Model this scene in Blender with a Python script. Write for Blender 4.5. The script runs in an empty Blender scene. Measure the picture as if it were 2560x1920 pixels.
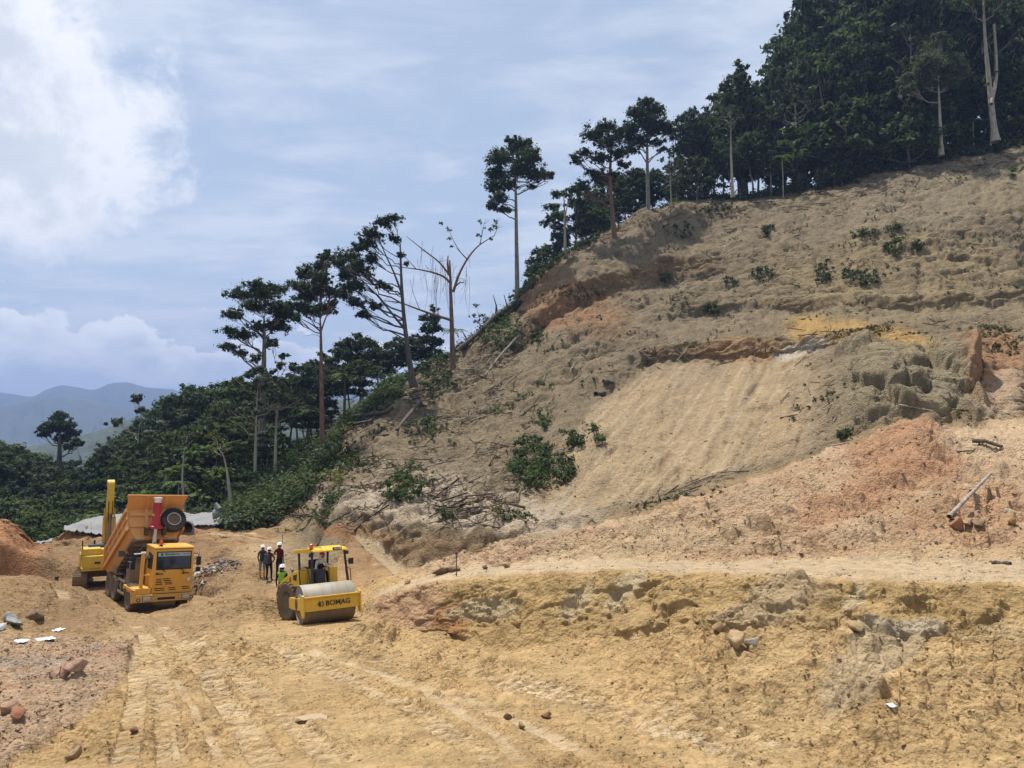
import bpy, bmesh, math, random, time
import numpy as np
from mathutils import Vector, Matrix, Euler
R = math.radians
T0 = time.time()
rnd = random.Random(7)
rng = np.random.default_rng(11)
scene = bpy.context.scene
COL = scene.collection

# ------------------------------------------------------------------ camera, sky, sun, exposure
F, CU, CV = 1923.0, 1280.0, 960.0          # focal length and centre in photograph pixels
PITCH = math.atan(170.0 / F)
CAMZ = 6.6
cam_d = bpy.data.cameras.new('camera'); cam = bpy.data.objects.new('camera', cam_d); COL.objects.link(cam)
cam.location = (0, 0, CAMZ); cam.rotation_euler = (math.pi / 2 + PITCH, 0, 0)
cam_d.sensor_width = 36.0; cam_d.lens = 36.0 * F / 2560.0
cam_d.clip_start = 0.1; cam_d.clip_end = 20000
scene.camera = cam
CP, SP = math.cos(PITCH), math.sin(PITCH)

def P(u, v, d):
    """world point seen at photograph pixel (u, v), d metres ahead of the camera"""
    a = (u - CU) / F; b = -(v - CV) / F
    y = CP - SP * b; z = SP + CP * b
    k = d / y
    return Vector((a * k, d, CAMZ + z * k))

def direction(u, v):
    a = (u - CU) / F; b = -(v - CV) / F
    return Vector((a, CP - SP * b, SP + CP * b)).normalized()

SUN_EL, SUN_AZ = R(71), R(-42)              # azimuth from +Y, positive to the right
world = bpy.data.worlds.new('World'); scene.world = world; world.use_nodes = True

class NT:
    """short node-tree builder"""
    def __init__(s, tree, clear=True):
        s.t = tree
        if clear: tree.nodes.clear()
    def n(s, typ, **kw):
        nd = s.t.nodes.new(typ)
        for k, val in kw.items():
            if k.startswith('_'): setattr(nd, k[1:], val)
        for k, val in kw.items():
            if not k.startswith('_'): s.put(nd, k, val)
        return nd
    def put(s, nd, key, val):
        if isinstance(key, str) and key.startswith('i') and key[1:].isdigit(): key = int(key[1:])
        elif isinstance(key, str): key = key.replace('_', ' ') if key.replace('_', ' ') in nd.inputs else key
        sock = nd.inputs[key]
        if hasattr(val, 'outputs'): val = val.outputs[0]
        if isinstance(val, bpy.types.NodeSocket): s.t.links.new(val, sock)
        else:
            if isinstance(val, (tuple, list)) and sock.type == 'RGBA' and len(val) == 3: val = (*val, 1)
            sock.default_value = val
    def m(s, op, a, b=0.0, c=0.0, clamp=False):
        nd = s.n('ShaderNodeMath', _operation=op, _use_clamp=clamp)
        s.put(nd, 0 if False else 'i0', a); s.put(nd, 'i1', b); s.put(nd, 'i2', c)
        return nd
    def vm(s, op, a, b=(0, 0, 0), out=None):
        nd = s.n('ShaderNodeVectorMath', _operation=op); s.put(nd, 'i0', a)
        if op == 'SCALE': s.put(nd, 'i3', b)
        else: s.put(nd, 'i1', b)
        return nd.outputs['Value'] if op in ('DOT_PRODUCT', 'LENGTH', 'DISTANCE') else nd
    def mix(s, f, a, b, blend='MIX'):
        nd = s.n('ShaderNodeMix', _data_type='RGBA', _blend_type=blend)
        s.put(nd, 'i0', f); s.put(nd, 'i6', a); s.put(nd, 'i7', b)
        return nd.outputs[2]
    def ss(s, x, lo, hi):
        nd = s.n('ShaderNodeMapRange', _interpolation_type='SMOOTHSTEP'); s.put(nd, 'i0', x); s.put(nd, 'i1', lo); s.put(nd, 'i2', hi)
        return nd.outputs[0]
    def lin(s, x, lo, hi, a=0.0, b=1.0):
        nd = s.n('ShaderNodeMapRange'); s.put(nd, 'i0', x); s.put(nd, 'i1', lo); s.put(nd, 'i2', hi); s.put(nd, 'i3', a); s.put(nd, 'i4', b)
        return nd.outputs[0]
    def noise(s, vec, scale, detail=4.0, rough=0.55, dist=0.0, lac=2.0):
        nd = s.n('ShaderNodeTexNoise'); s.put(nd, 'Vector', vec)
        s.put(nd, 'Scale', scale); s.put(nd, 'Detail', detail); s.put(nd, 'Roughness', rough); s.put(nd, 'Distortion', dist); s.put(nd, 'Lacunarity', lac)
        return nd.outputs[0]
    def mapping(s, vec, loc=(0, 0, 0), rot=(0, 0, 0), sc=(1, 1, 1)):
        nd = s.n('ShaderNodeMapping'); s.put(nd, 'i0', vec); s.put(nd, 'i1', loc); s.put(nd, 'i2', rot); s.put(nd, 'i3', sc)
        return nd.outputs[0]

def build_sky():
    w = NT(world.node_tree)
    out = w.n('ShaderNodeOutputWorld'); bg = w.n('ShaderNodeBackground')
    w.t.links.new(bg.outputs[0], out.inputs[0])
    sky = w.n('ShaderNodeTexSky', _sky_type='NISHITA', _sun_disc=False, _sun_elevation=SUN_EL, _sun_rotation=SUN_AZ,
              _altitude=300.0, _air_density=1.0, _dust_density=1.2, _ozone_density=2.0)
    dirv = w.n('ShaderNodeTexCoord').outputs['Generated']
    sep = w.n('ShaderNodeSeparateXYZ'); w.put(sep, 0, dirv)
    x, y, z = sep.outputs
    zc = w.m('MAXIMUM', z, 0.02)
    den = w.m('ADD', zc, 0.12)
    pl = w.n('ShaderNodeCombineXYZ'); w.put(pl, 0, w.m('DIVIDE', x, den)); w.put(pl, 1, w.m('DIVIDE', y, den))
    # thin high cloud: streaks running from upper left to lower right
    st = w.mapping(pl, rot=(0, 0, R(38)), sc=(0.8, 1.5, 1))
    c1 = w.noise(st, 1.5, 8, 0.6, 0.6)
    c2 = w.noise(w.mapping(pl, loc=(3.1, 1.7, 0), rot=(0, 0, R(30)), sc=(0.8, 1.35, 1)), 3.2, 9, 0.62, 0.5)
    veil = w.m('ADD', w.m('MULTIPLY', c1, 0.62), w.m('MULTIPLY', c2, 0.38))
    veil = w.ss(veil, 0.43, 0.60)
    low = w.m('SUBTRACT', 1.0, w.ss(z, 0.05, 0.42))
    veil = w.m('ADD', w.m('MULTIPLY', veil, 0.78), w.m('MULTIPLY', low, 0.34), clamp=True)
    skyc = w.mix(0.52, sky.outputs[0], (6.2, 7.2, 8.2))
    thin = w.mix(w.m('MULTIPLY', veil, 0.80), skyc, (7.7, 8.1, 8.7))
    # big heaped cloud, upper left: several overlapping lobes broken up by noise
    n1 = w.noise(dirv, 7.0, 10, 0.6, 0.3); n2 = w.noise(w.mapping(dirv, loc=(2, 0.4, 1)), 15.0, 10, 0.6, 0.2)
    edge = w.m('ADD', w.m('MULTIPLY', w.m('SUBTRACT', n1, 0.5), 0.34), w.m('MULTIPLY', w.m('SUBTRACT', n2, 0.5), 0.13))
    body = None
    for (u, v, r) in ((-80, 110, .10), (60, 220, .10), (190, 300, .085), (40, 360, .10), (270, 400, .06), (-120, 300, .12), (340, 420, .035), (-300, 150, .22), (130, 420, .05)):
        dd = w.vm('DISTANCE', dirv, tuple(direction(u, v)))
        b = w.m('SUBTRACT', r, dd)
        body = b if body is None else w.m('SMOOTH_MAX', body, b, 0.05)
    body = w.m('ADD', body, edge)
    big = w.ss(body, -0.02, 0.04)
    inner = w.ss(w.m('ADD', body, w.m('MULTIPLY', w.m('SUBTRACT', n2, 0.5), 0.16)), 0.035, 0.13)
    bigc = w.mix(inner, (9.9, 9.9, 9.9), (6.9, 7.25, 7.7))
    bigc = w.mix(w.ss(n1, 0.5, 0.7), bigc, (7.9, 8.25, 8.6))
    c = w.mix(w.m('MULTIPLY', big, 0.92), thin, bigc)
    # bank of cumulus above the horizon, all the way round
    az = w.n('ShaderNodeCombineXYZ'); w.put(az, 0, w.m('ARCTAN2', x, y)); w.put(az, 1, w.m('MULTIPLY', z, 1.6))
    h0 = w.noise(w.mapping(az, loc=(.35, 0, 0), sc=(1, .35, 1)), 3.0, 3, 0.5)
    h1 = w.noise(az, 9.0, 10, 0.66, 0.35)
    vor = w.n('ShaderNodeTexVoronoi', _feature='SMOOTH_F1'); w.put(vor, 'Vector', az); w.put(vor, 'Scale', 22.0); w.put(vor, 'Smoothness', 0.6)
    top = w.m('ADD', w.m('MULTIPLY', h0, 0.15), w.m('MULTIPLY', h1, 0.20))
    top = w.m('SUBTRACT', top, w.m('MULTIPLY', vor.outputs[0], 0.085))
    hgt = w.m('SUBTRACT', w.m('ADD', top, 0.002), w.m('SUBTRACT', z, 0.012))
    bank = w.ss(hgt, 0.0, 0.010)
    shade = w.ss(w.m('ADD', hgt, w.m('MULTIPLY', w.m('SUBTRACT', w.noise(az, 16.0, 8, 0.6, 0.3), 0.5), 0.12)), 0.0, 0.085)
    bankc = w.mix(shade, (10.8, 10.8, 10.7), (6.6, 7.2, 8.0))
    c = w.mix(w.m('MULTIPLY', bank, 0.9), c, bankc)
    # the air near the horizon
    hz = w.m('SUBTRACT', 1.0, w.ss(z, -0.02, 0.075))
    c = w.mix(w.m('MULTIPLY', hz, 0.5), c, (5.9, 6.6, 7.9))
    w.put(bg, 0, c); bg.inputs[1].default_value = 0.083
build_sky()

sun_d = bpy.data.lights.new('sun', 'SUN'); sun = bpy.data.objects.new('sun', sun_d); COL.objects.link(sun)
sun_d.energy = 5.0; sun_d.angle = R(0.9); sun_d.color = (1.0, 0.95, 0.86)
SUN_DIR = Vector((math.sin(SUN_AZ) * math.cos(SUN_EL), math.cos(SUN_AZ) * math.cos(SUN_EL), math.sin(SUN_EL)))
sun.rotation_euler = SUN_DIR.to_track_quat('Z', 'Y').to_euler(); sun.location = SUN_DIR * 300
vs = scene.view_settings
vs.view_transform = 'Standard'; vs.look = 'None'; vs.exposure = 0.48; vs.gamma = 1.0; vs.use_curve_mapping = False
scene.render.engine = 'CYCLES'
scene.cycles.use_denoising = True
try: scene.cycles.denoiser = 'OPENIMAGEDENOISE'
except Exception: pass
scene.cycles.max_bounces = 6; scene.cycles.diffuse_bounces = 3; scene.cycles.glossy_bounces = 2
scene.cycles.transmission_bounces = 3; scene.cycles.volume_bounces = 0; scene.cycles.transparent_max_bounces = 6
scene.cycles.use_fast_gi = False
scene.render.film_transparent = False

# ------------------------------------------------------------------ mesh and tagging helpers
def tag(o, label=None, cat=None, group=None, kind=None):
    if label: o['label'] = label
    if cat: o['category'] = cat
    if group: o['group'] = group
    if kind: o['kind'] = kind
    return o

def link(o, parent=None):
    COL.objects.link(o)
    if parent is not None: o.parent = parent
    return o

def empty(name, loc=(0, 0, 0), rot=(0, 0, 0)):
    o = bpy.data.objects.new(name, None); o.empty_display_size = 0.3
    o.location = loc; o.rotation_euler = rot
    return link(o)

def npmesh(name, verts, faces, mats=(), smooth=False, attrs=None, mat_idx=None):
    """mesh from arrays; faces is (M,3) or (M,4) or a list of such arrays"""
    if not isinstance(faces, (list, tuple)): faces = [faces]
    faces = [np.asarray(f, dtype=np.int32) for f in faces if len(f)]
    verts = np.asarray(verts, dtype=np.float32)
    me = bpy.data.meshes.new(name)
    me.vertices.add(len(verts)); me.vertices.foreach_set('co', verts.ravel())
    nl = sum(f.size for f in faces); npoly = sum(len(f) for f in faces)
    me.loops.add(nl); me.polygons.add(npoly)
    me.loops.foreach_set('vertex_index', np.concatenate([f.ravel() for f in faces]))
    tot = np.concatenate([np.full(len(f), f.shape[1], np.int32) for f in faces])
    st = np.zeros(npoly, np.int32); st[1:] = np.cumsum(tot)[:-1]
    me.polygons.foreach_set('loop_start', st); me.polygons.foreach_set('loop_total', tot)
    if smooth: me.polygons.foreach_set('use_smooth', np.ones(npoly, bool))
    if mat_idx is not None: me.polygons.foreach_set('material_index', np.asarray(mat_idx, np.int32))
    for k, arr in (attrs or {}).items():
        a = me.attributes.new(k, 'FLOAT_COLOR', 'POINT')
        arr = np.asarray(arr, np.float32)
        if arr.shape[1] == 3: arr = np.concatenate([arr, np.ones((len(arr), 1), np.float32)], 1)
        a.data.foreach_set('color', arr.ravel())
    for m in (mats if isinstance(mats, (list, tuple)) else [mats]): me.materials.append(m)
    me.update(calc_edges=True)
    return me

def add(name, me, parent=None, **kw):
    o = bpy.data.objects.new(name, me); link(o, parent)
    return tag(o, **kw) if kw else o

class MB:
    """collects boxes, tubes, prisms and lathes into one mesh"""
    def __init__(s): s.v = []; s.f = []; s.n = 0
    def raw(s, verts, faces):
        s.v += [tuple(p) for p in verts]; s.f += [tuple(i + s.n for i in f) for f in faces]; s.n += len(verts); return s
    def box(s, lo, hi, M=None, taper=None):
        x0, y0, z0 = lo; x1, y1, z1 = hi
        vs = [(x0, y0, z0), (x1, y0, z0), (x1, y1, z0), (x0, y1, z0), (x0, y0, z1), (x1, y0, z1), (x1, y1, z1), (x0, y1, z1)]
        if taper:
            cx, cy = (x0 + x1) / 2, (y0 + y1) / 2
            vs = vs[:4] + [(cx + (a - cx) * taper[0], cy + (b - cy) * taper[1], c) for a, b, c in vs[4:]]
        if M is not None: vs = [M @ Vector(p) for p in vs]
        return s.raw(vs, [(3, 2, 1, 0), (4, 5, 6, 7), (0, 1, 5, 4), (1, 2, 6, 5), (2, 3, 7, 6), (3, 0, 4, 7)])
    def cbox(s, c, size, M=None, taper=None):
        return s.box([c[i] - size[i] / 2 for i in range(3)], [c[i] + size[i] / 2 for i in range(3)], M, taper)
    def tube(s, pts, r, seg=8, caps=True):
        pts = [Vector(p) for p in pts]; n = len(pts)
        rs = r if isinstance(r, (list, tuple)) else [r] * n
        vs = []; prev = None
        for i, p in enumerate(pts):
            t = (pts[min(i + 1, n - 1)] - pts[max(i - 1, 0)])
            t = t.normalized() if t.length > 1e-9 else Vector((0, 0, 1))
            if prev is None:
                a = Vector((0, 0, 1)) if abs(t.z) < .9 else Vector((1, 0, 0))
                x = t.cross(a).normalized()
            else:
                x = prev - t * prev.dot(t)
                x = x.normalized() if x.length > 1e-6 else t.cross(Vector((0, 1, 0.3))).normalized()
            prev = x; y = t.cross(x)
            vs += [p + (x * math.cos(2 * math.pi * k / seg) + y * math.sin(2 * math.pi * k / seg)) * rs[i] for k in range(seg)]
        fs = [(i * seg + k, i * seg + (k + 1) % seg, (i + 1) * seg + (k + 1) % seg, (i + 1) * seg + k) for i in range(n - 1) for k in range(seg)]
        if caps: fs += [tuple(range(seg - 1, -1, -1)), tuple((n - 1) * seg + k for k in range(seg))]
        return s.raw(vs, fs)
    def prism(s, poly, axis, a, b, M=None):
        """extrude a 2-D polygon along axis between a and b"""
        n = len(poly)
        def pt(p, t): return {'x': (t, p[0], p[1]), 'y': (p[0], t, p[1]), 'z': (p[0], p[1], t)}[axis]
        vs = [pt(p, a) for p in poly] + [pt(p, b) for p in poly]
        if M is not None: vs = [M @ Vector(p) for p in vs]
        return s.raw(vs, [tuple(range(n - 1, -1, -1)), tuple(range(n, 2 * n))] + [(i, (i + 1) % n, n + (i + 1) % n, n + i) for i in range(n)])
    def lathe(s, prof, seg=24, axis='z', c=(0, 0, 0), M=None, caps=True):
        """prof: (radius, height) pairs revolved about an axis through c"""
        vs = []
        for r, h in prof:
            for k in range(seg):
                a = 2 * math.pi * k / seg; p, q = r * math.cos(a), r * math.sin(a)
                o = {'z': (p, q, h), 'x': (h, p, q), 'y': (q, h, p)}[axis]
                vs.append(Vector((o[0] + c[0], o[1] + c[1], o[2] + c[2])))
        if M is not None: vs = [M @ p for p in vs]
        n = len(prof)
        fs = [(i * seg + k, i * seg + (k + 1) % seg, (i + 1) * seg + (k + 1) % seg, (i + 1) * seg + k) for i in range(n - 1) for k in range(seg)]
        if caps and prof[0][0] > 1e-6: fs.append(tuple(range(seg - 1, -1, -1)))
        if caps and prof[-1][0] > 1e-6: fs.append(tuple((n - 1) * seg + k for k in range(seg)))
        return s.raw(vs, fs)
    def build(s, name, m, parent=None, bevel=0.0, smooth=False, **kw):
        me = bpy.data.meshes.new(name); me.from_pydata([tuple(p) for p in s.v], [], s.f)
        bm = bmesh.new(); bm.from_mesh(me)
        bmesh.ops.recalc_face_normals(bm, faces=bm.faces[:])
        if bevel: bmesh.ops.bevel(bm, geom=[e for e in bm.edges if e.is_manifold and e.calc_face_angle(0) > .6], offset=bevel, segments=2, profile=.6, affect='EDGES', clamp_overlap=True)
        bm.to_mesh(me); bm.free()
        me.materials.append(m)
        if smooth:
            for p in me.polygons: p.use_smooth = True
            me.set_sharp_from_angle(angle=R(38))
        return add(name, me, parent, **kw)

def copy_tree(o, parent=None):
    c = o.copy(); link(c)
    if parent is not None: c.parent = parent
    for ch in list(o.children): copy_tree(ch, c)
    return c

# ------------------------------------------------------------------ numpy gradient noise
def _h(ix, iy, iz, seed):
    n = (ix * 374761393 + iy * 668265263 + iz * 2147483647 * 3 + seed * 144665) & 0xFFFFFFFF
    n = ((n ^ (n >> 13)) * 1274126177) & 0xFFFFFFFF
    n = ((n ^ (n >> 16)) * 2246822519) & 0xFFFFFFFF
    return (n ^ (n >> 15))
def pn2(x, y, seed=0):
    x = np.asarray(x, np.float32); y = np.asarray(y, np.float32)
    xi = np.floor(x).astype(np.int64); yi = np.floor(y).astype(np.int64)
    fx = (x - xi).astype(np.float32); fy = (y - yi).astype(np.float32)
    u = fx * fx * fx * (fx * (fx * 6 - 15) + 10); w = fy * fy * fy * (fy * (fy * 6 - 15) + 10)
    def g(a, b, dx, dy):
        ang = (_h(xi + a, yi + b, 0, seed) & 0xFFFF).astype(np.float32) * np.float32(2 * np.pi / 65536)
        return np.cos(ang) * dx + np.sin(ang) * dy
    n00 = g(0, 0, fx, fy); n10 = g(1, 0, fx - 1, fy); n01 = g(0, 1, fx, fy - 1); n11 = g(1, 1, fx - 1, fy - 1)
    a = n00 + u * (n10 - n00); b = n01 + u * (n11 - n01)
    return (a + w * (b - a)) * 1.5
def fbm2(x, y, oct=4, seed=0, rough=0.5, kind=''):
    s = 0; amp = 1.0; tot = 0
    for k in range(oct):
        n = pn2(x * (2.03 ** k) + 17.3 * k, y * (2.03 ** k) - 9.1 * k, seed + k)
        if kind == 'ridge': n = 1 - 2 * np.abs(n)
        elif kind == 'billow': n = 2 * np.abs(n) - 0.6
        s = s + n * amp; tot += amp; amp *= rough
    return s / tot
def facet2(x, y, seed=0, tilt=1.0):
    """broken-block noise: a tilted plane per cell, and the distance to the cell's edge"""
    x = np.asarray(x, np.float32); y = np.asarray(y, np.float32)
    xi = np.floor(x).astype(np.int64); yi = np.floor(y).astype(np.int64)
    b1_ = np.full(x.shape, 9, np.float32); b2_ = b1_.copy(); val = np.zeros_like(b1_)
    for a in (-1, 0, 1):
        for b in (-1, 0, 1):
            h = _h(xi + a, yi + b, 0, seed); k = 1 / 1023.0
            dx = xi + a + (h & 1023) * k - x; dy = yi + b + ((h >> 10) & 1023) * k - y
            d = np.sqrt(dx * dx + dy * dy).astype(np.float32); h2 = _h(xi + a, yi + b, 0, seed + 77)
            v = ((h2 & 1023) * k - .5) + tilt * (((h2 >> 10) & 1023) * k - .5) * dx + tilt * (((h2 >> 20) & 1023) * k - .5) * dy
            nw = d < b1_; b2_ = np.where(nw, b1_, np.minimum(b2_, d)); val = np.where(nw, v, val).astype(np.float32); b1_ = np.where(nw, d, b1_)
    return val, b2_ - b1_
def sst(x, lo, hi):
    t = np.clip((x - lo) / (hi - lo), 0, 1); return t * t * (3 - 2 * t)
# ------------------------------------------------------------------ earthworks: a lofted ground sheet
# Each column lists the ground profile from near to far along one bearing: (photo row v, distance d), or ('z', height, distance).
def Z(z, d): return ('z', z, d)
fg = [Z(2.3, 7.0), (1920, 13)]
tail = [(1432, 42), (1400, 46.5), (1370, 51.5)]
PROF = {
 -700: [Z(3.2, 7), (1900, 15.5), (1740, 19), (1620, 23), (1570, 25.5), (1520, 29), (1480, 32.5), (1450, 36), (1425, 39), (1400, 41.5), (1370, 43.5), (1345, 45), (1325, 46), (1312, 47), (1308, 48.5), (1306, 50), Z(-3, 60), Z(-10, 100), Z(-14, 170)],
 0:    [Z(2.8, 7), (1915, 14), (1735, 17.8), (1620, 22), (1570, 25), (1520, 28.5), (1480, 32), (1450, 35), (1425, 38.5), (1400, 41.5), (1375, 43.5), (1350, 45), (1325, 46), (1308, 47), (1303, 48.5), (1305, 50), Z(-2, 58), Z(-9, 95), Z(-13, 170)],
 45:   [Z(2.7, 7), (1918, 13.9), (1735, 17.8), (1620, 22.2), (1570, 25.3), (1522, 28.8), (1482, 32.4), (1453, 35.6), (1428, 39), (1404, 42.3), (1382, 44.6), (1362, 46.5), (1345, 48), (1330, 49), (1322, 50.5), (1325, 52), Z(-3, 60), Z(-9, 96), Z(-12, 170)],
 85:   [Z(2.6, 7), (1920, 13.7), (1735, 17.8), (1620, 22.3), (1570, 25.5), (1525, 29), (1485, 33), (1455, 36.5), (1430, 40), (1412, 43.5), (1400, 46.5), (1390, 49.5), (1383, 52), (1378, 54), (1372, 57), (1362, 60), Z(-4, 70), Z(-9, 100), Z(-11, 170)],
 140:  [Z(2.5, 7), (1920, 13.6), (1732, 17.9), (1620, 22.6), (1573, 25.8), (1532, 29.5), (1500, 33.5), (1478, 37.5), (1462, 41), (1440, 45), (1412, 48.5), (1386, 52), (1374, 55), (1362, 57.5), (1354, 59.5), (1352, 61.5), Z(-4, 71), Z(-9, 100), Z(-11, 170)],
 200:  [Z(2.4, 7), (1920, 13.5), (1730, 18), (1620, 22.8), (1575, 26), (1538, 30), (1508, 34), (1490, 38), (1478, 41.5), (1464, 44.8), (1428, 48.5), (1394, 52), (1370, 55), (1348, 57), (1318, 58.5), (1310, 62), Z(-4, 72), Z(-8, 100), Z(-10, 170)],
 330:  [Z(2.3, 7), (1920, 13.2), (1725, 18.3), (1630, 22.5), (1592, 26), (1564, 30), (1544, 34), (1528, 38), (1494, 41.5), (1468, 45), (1436, 48), (1400, 51), (1375, 54), (1345, 57.5), (1312, 60.5), (1293, 64.5), Z(-4, 74), Z(-5, 105), Z(-8, 170)],
 470:  [*fg, (1720, 18.5), (1630, 22.8), (1590, 26), (1560, 30), (1540, 34), (1522, 38), (1482, 41.5), (1445, 45), (1415, 48.5), (1388, 52), (1362, 55), (1338, 58), (1318, 61), (1292, 65), Z(-3, 75), Z(0, 105), Z(-5, 170)],
 600:  [*fg, (1715, 18.8), (1630, 22.5), (1590, 25.8), (1558, 29), (1530, 32.5), (1500, 35), (1462, 38.5), (1435, 41.5), (1405, 45.5), (1382, 49.5), (1362, 53.5), (1345, 57), (1330, 61), (1302, 65), Z(0, 75), Z(2, 105), Z(-2, 170)],
 640:  [*fg, (1714, 18.8), (1628, 22.6), (1589, 25.9), (1558, 29), (1529, 32.4), (1498, 35.1), (1461, 38.6), (1434, 41.7), (1405, 45.6), (1381, 49.8), (1361, 53.8), (1343, 57.5), (1325, 61.5), (1285, 66), Z(2, 76), Z(4, 108), Z(0, 170)],
 700:  [*fg, (1712, 18.9), (1625, 22.8), (1587, 26), (1557, 29), (1527, 32.2), (1495, 35.3), (1458, 38.8), (1432, 42), (1404, 46), (1380, 50), (1358, 54.5), (1336, 59.5), (1300, 63), (1252, 69), Z(4, 80), Z(6, 110), Z(2, 170)],
 760:  [*fg, (1711, 19), (1623, 22.9), (1586, 26), (1556, 29.2), (1526, 32), (1492, 35.4), (1456, 38.9), *tail, (1337, 59.5), (1290, 62.5), (1245, 67), (1200, 75), Z(5.5, 86), Z(8, 115), Z(4, 170)],
 805:  [*fg, (1710, 19), (1620, 23), (1585, 26), (1555, 29.3), (1525, 32), (1490, 35.5), (1455, 39), (1341, 57.5), (1298, 61), (1255, 64), (1238, 67), (1212, 71), (1188, 76), (1163, 82), Z(6.5, 91), Z(9, 118), Z(5, 175)],
 870:  [*fg, (1706, 19.1), (1618, 23.5), (1580, 26.5), (1550, 30), (1515, 33.5), (1470, 38), (1362, 55), (1272, 60), (1242, 63.5), (1200, 68), (1170, 73), (1130, 79), (1095, 84), (1055, 90), Z(9, 98), Z(12, 125), Z(8, 180)],
 920:  [*fg, (1703, 19.3), (1605, 25), (1545, 27.3), (1515, 30.2), (1488, 34), (1460, 38), (1384, 52), (1285, 57.5), (1240, 62), (1192, 68), (1145, 74), (1095, 81), (1050, 88), (1020, 94), Z(12, 102), Z(13, 128), Z(9, 183)],
 950:  [*fg, (1700, 19.5), (1592, 27.2), (1490, 28.6), (1468, 31), (1452, 34.5), (1437, 38), (1400, 50.5), (1298, 55), (1240, 60), (1185, 68), (1125, 75), (1065, 83), (1015, 91), (985, 97), Z(13, 105), Z(14, 130), Z(10, 185)],
 1050: [*fg, (1700, 19.3), (1598, 26.4), (1468, 27.8), (1448, 31.5), (1437, 34.5), (1426, 37), (1430, 45), (1308, 50.5), (1265, 56), (1190, 66), (1120, 75), (1050, 84), (985, 93), (945, 101), Z(15.5, 110), Z(15, 135), Z(12, 190)],
 1150: [*fg, (1705, 19), (1605, 25.6), (1452, 27), (1425, 31.5), (1412, 34.5), (1398, 37), (1418, 44), (1290, 49.5), (1258, 55), (1185, 65), (1110, 75), (1020, 86), (940, 96), (880, 105), Z(20, 115), Z(18, 140), Z(15, 195)],
 1230: [Z(2.3, 7), (1920, 13), (1708, 18.8), (1622, 24.6), (1446, 26.4), (1416, 31), (1398, 34.2), (1382, 37.2), (1402, 44.2), (1286, 49.5), (1252, 55), (1172, 64.5), (1090, 75), (985, 87.5), (885, 100), (812, 109), Z(24, 118), Z(22, 142), Z(18, 197)],
 1300: [Z(2.2, 7), (1920, 13), (1710, 18.6), (1640, 23.6), (1442, 26), (1408, 30.5), (1385, 34), (1365, 37.5), (1385, 44.5), (1285, 49.5), (1245, 55), (1165, 64), (1070, 75), (950, 89), (830, 104), (752, 114), Z(28.5, 122), Z(26, 145), Z(22, 200)],
 1400: [Z(2.2, 7), (1920, 13), (1715, 18.4), (1628, 23.2), (1436, 25.4), (1402, 29.8), (1375, 33.5), (1350, 37.5), (1345, 44), (1285, 50), (1210, 57), (1110, 67), (1000, 78), (860, 92), (730, 106), (645, 118), Z(36, 126), Z(33, 150), Z(30, 205)],
 1500: [Z(2.2, 7), (1920, 13), (1740, 17.8), (1615, 22.9), (1430, 24.8), (1398, 29), (1368, 33), (1335, 37.5), (1325, 44), (1240, 51), (1130, 60), (1010, 71), (898, 83), (810, 94), (690, 108), (585, 120), Z(40, 127), Z(38, 150), Z(36, 205)],
 1600: [Z(2.2, 7), (1920, 13), (1770, 17.0), (1610, 22.2), (1433, 24.0), (1402, 28.4), (1356, 32.5), (1300, 37.7), (1296, 44.5), (1212, 51.5), (1105, 60.5), (925, 80), (872, 80.9), (776, 95.5), (665, 109), (530, 121.5), Z(43.5, 129), Z(46, 150), Z(46, 205)],
 1700: [Z(2.2, 7), (1920, 13), (1790, 16.4), (1605, 21.5), (1438, 23.4), (1405, 27.8), (1345, 32), (1265, 38), (1268, 45), (1185, 52), (1080, 60.5), (905, 79), (856, 79.9), (745, 97), (640, 110), (510, 122), Z(49.5, 130), Z(51, 150), Z(52, 205)],
 1900: [Z(2.2, 7), (1920, 13.1), (1840, 15.2), (1610, 20.2), (1448, 22.0), (1402, 26.6), (1320, 31), (1208, 38.5), (1205, 45), (1130, 51), (1020, 59), (897, 74.5), (848, 75.4), (738, 93), (625, 106), (517, 119), Z(49.5, 127), Z(53, 150), Z(55, 205)],
 2100: [Z(2.2, 7), (1950, 12.6), (1880, 14.4), (1625, 18.9), (1456, 20.6), (1400, 25.3), (1295, 30.5), (1135, 39.5), (1130, 45.5), (1060, 50), (950, 57), (878, 69), (832, 70), (735, 88), (600, 103), (500, 116), Z(51, 124), Z(54, 148), Z(56, 205)],
 2280: [Z(2.2, 7), (1970, 12.3), (1900, 14.0), (1640, 17.9), (1468, 19.6), (1400, 24.4), (1285, 30), (1090, 40), (1075, 46.5), (1015, 50), (910, 55), (845, 65), (805, 70), (733, 86), (570, 101), (447, 113.5), Z(52.5, 121), Z(55, 145), Z(57, 205)],
 2420: [Z(2.2, 7), (1980, 12.1), (1915, 13.7), (1655, 17.3), (1472, 19.1), (1400, 23.8), (1275, 29.5), (1112, 40), (1070, 46.5), (1008, 50), (908, 55.5), (838, 64.5), (796, 69.5), (725, 85), (550, 99.5), (420, 112), Z(53.5, 119.5), Z(56, 143), Z(57, 205)],
 2560: [Z(2.2, 7), (1990, 12.0), (1930, 13.3), (1670, 16.7), (1476, 18.6), (1400, 23.2), (1265, 29), (1078, 41), (1050, 47), (1000, 50), (905, 56), (830, 64), (785, 69), (715, 84), (530, 98), (395, 110), Z(55, 118), Z(57, 142), Z(58, 205)],
 3300: [Z(2.2, 7), (2050, 11.5), (1985, 12.6), (1720, 15), (1500, 17), (1410, 21), (1240, 27), (1050, 39), (1020, 45), (960, 49), (860, 55), (780, 62), (740, 66), (660, 80), (450, 94), (300, 106), Z(58, 114), Z(58, 138), Z(60, 205)],
}
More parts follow.
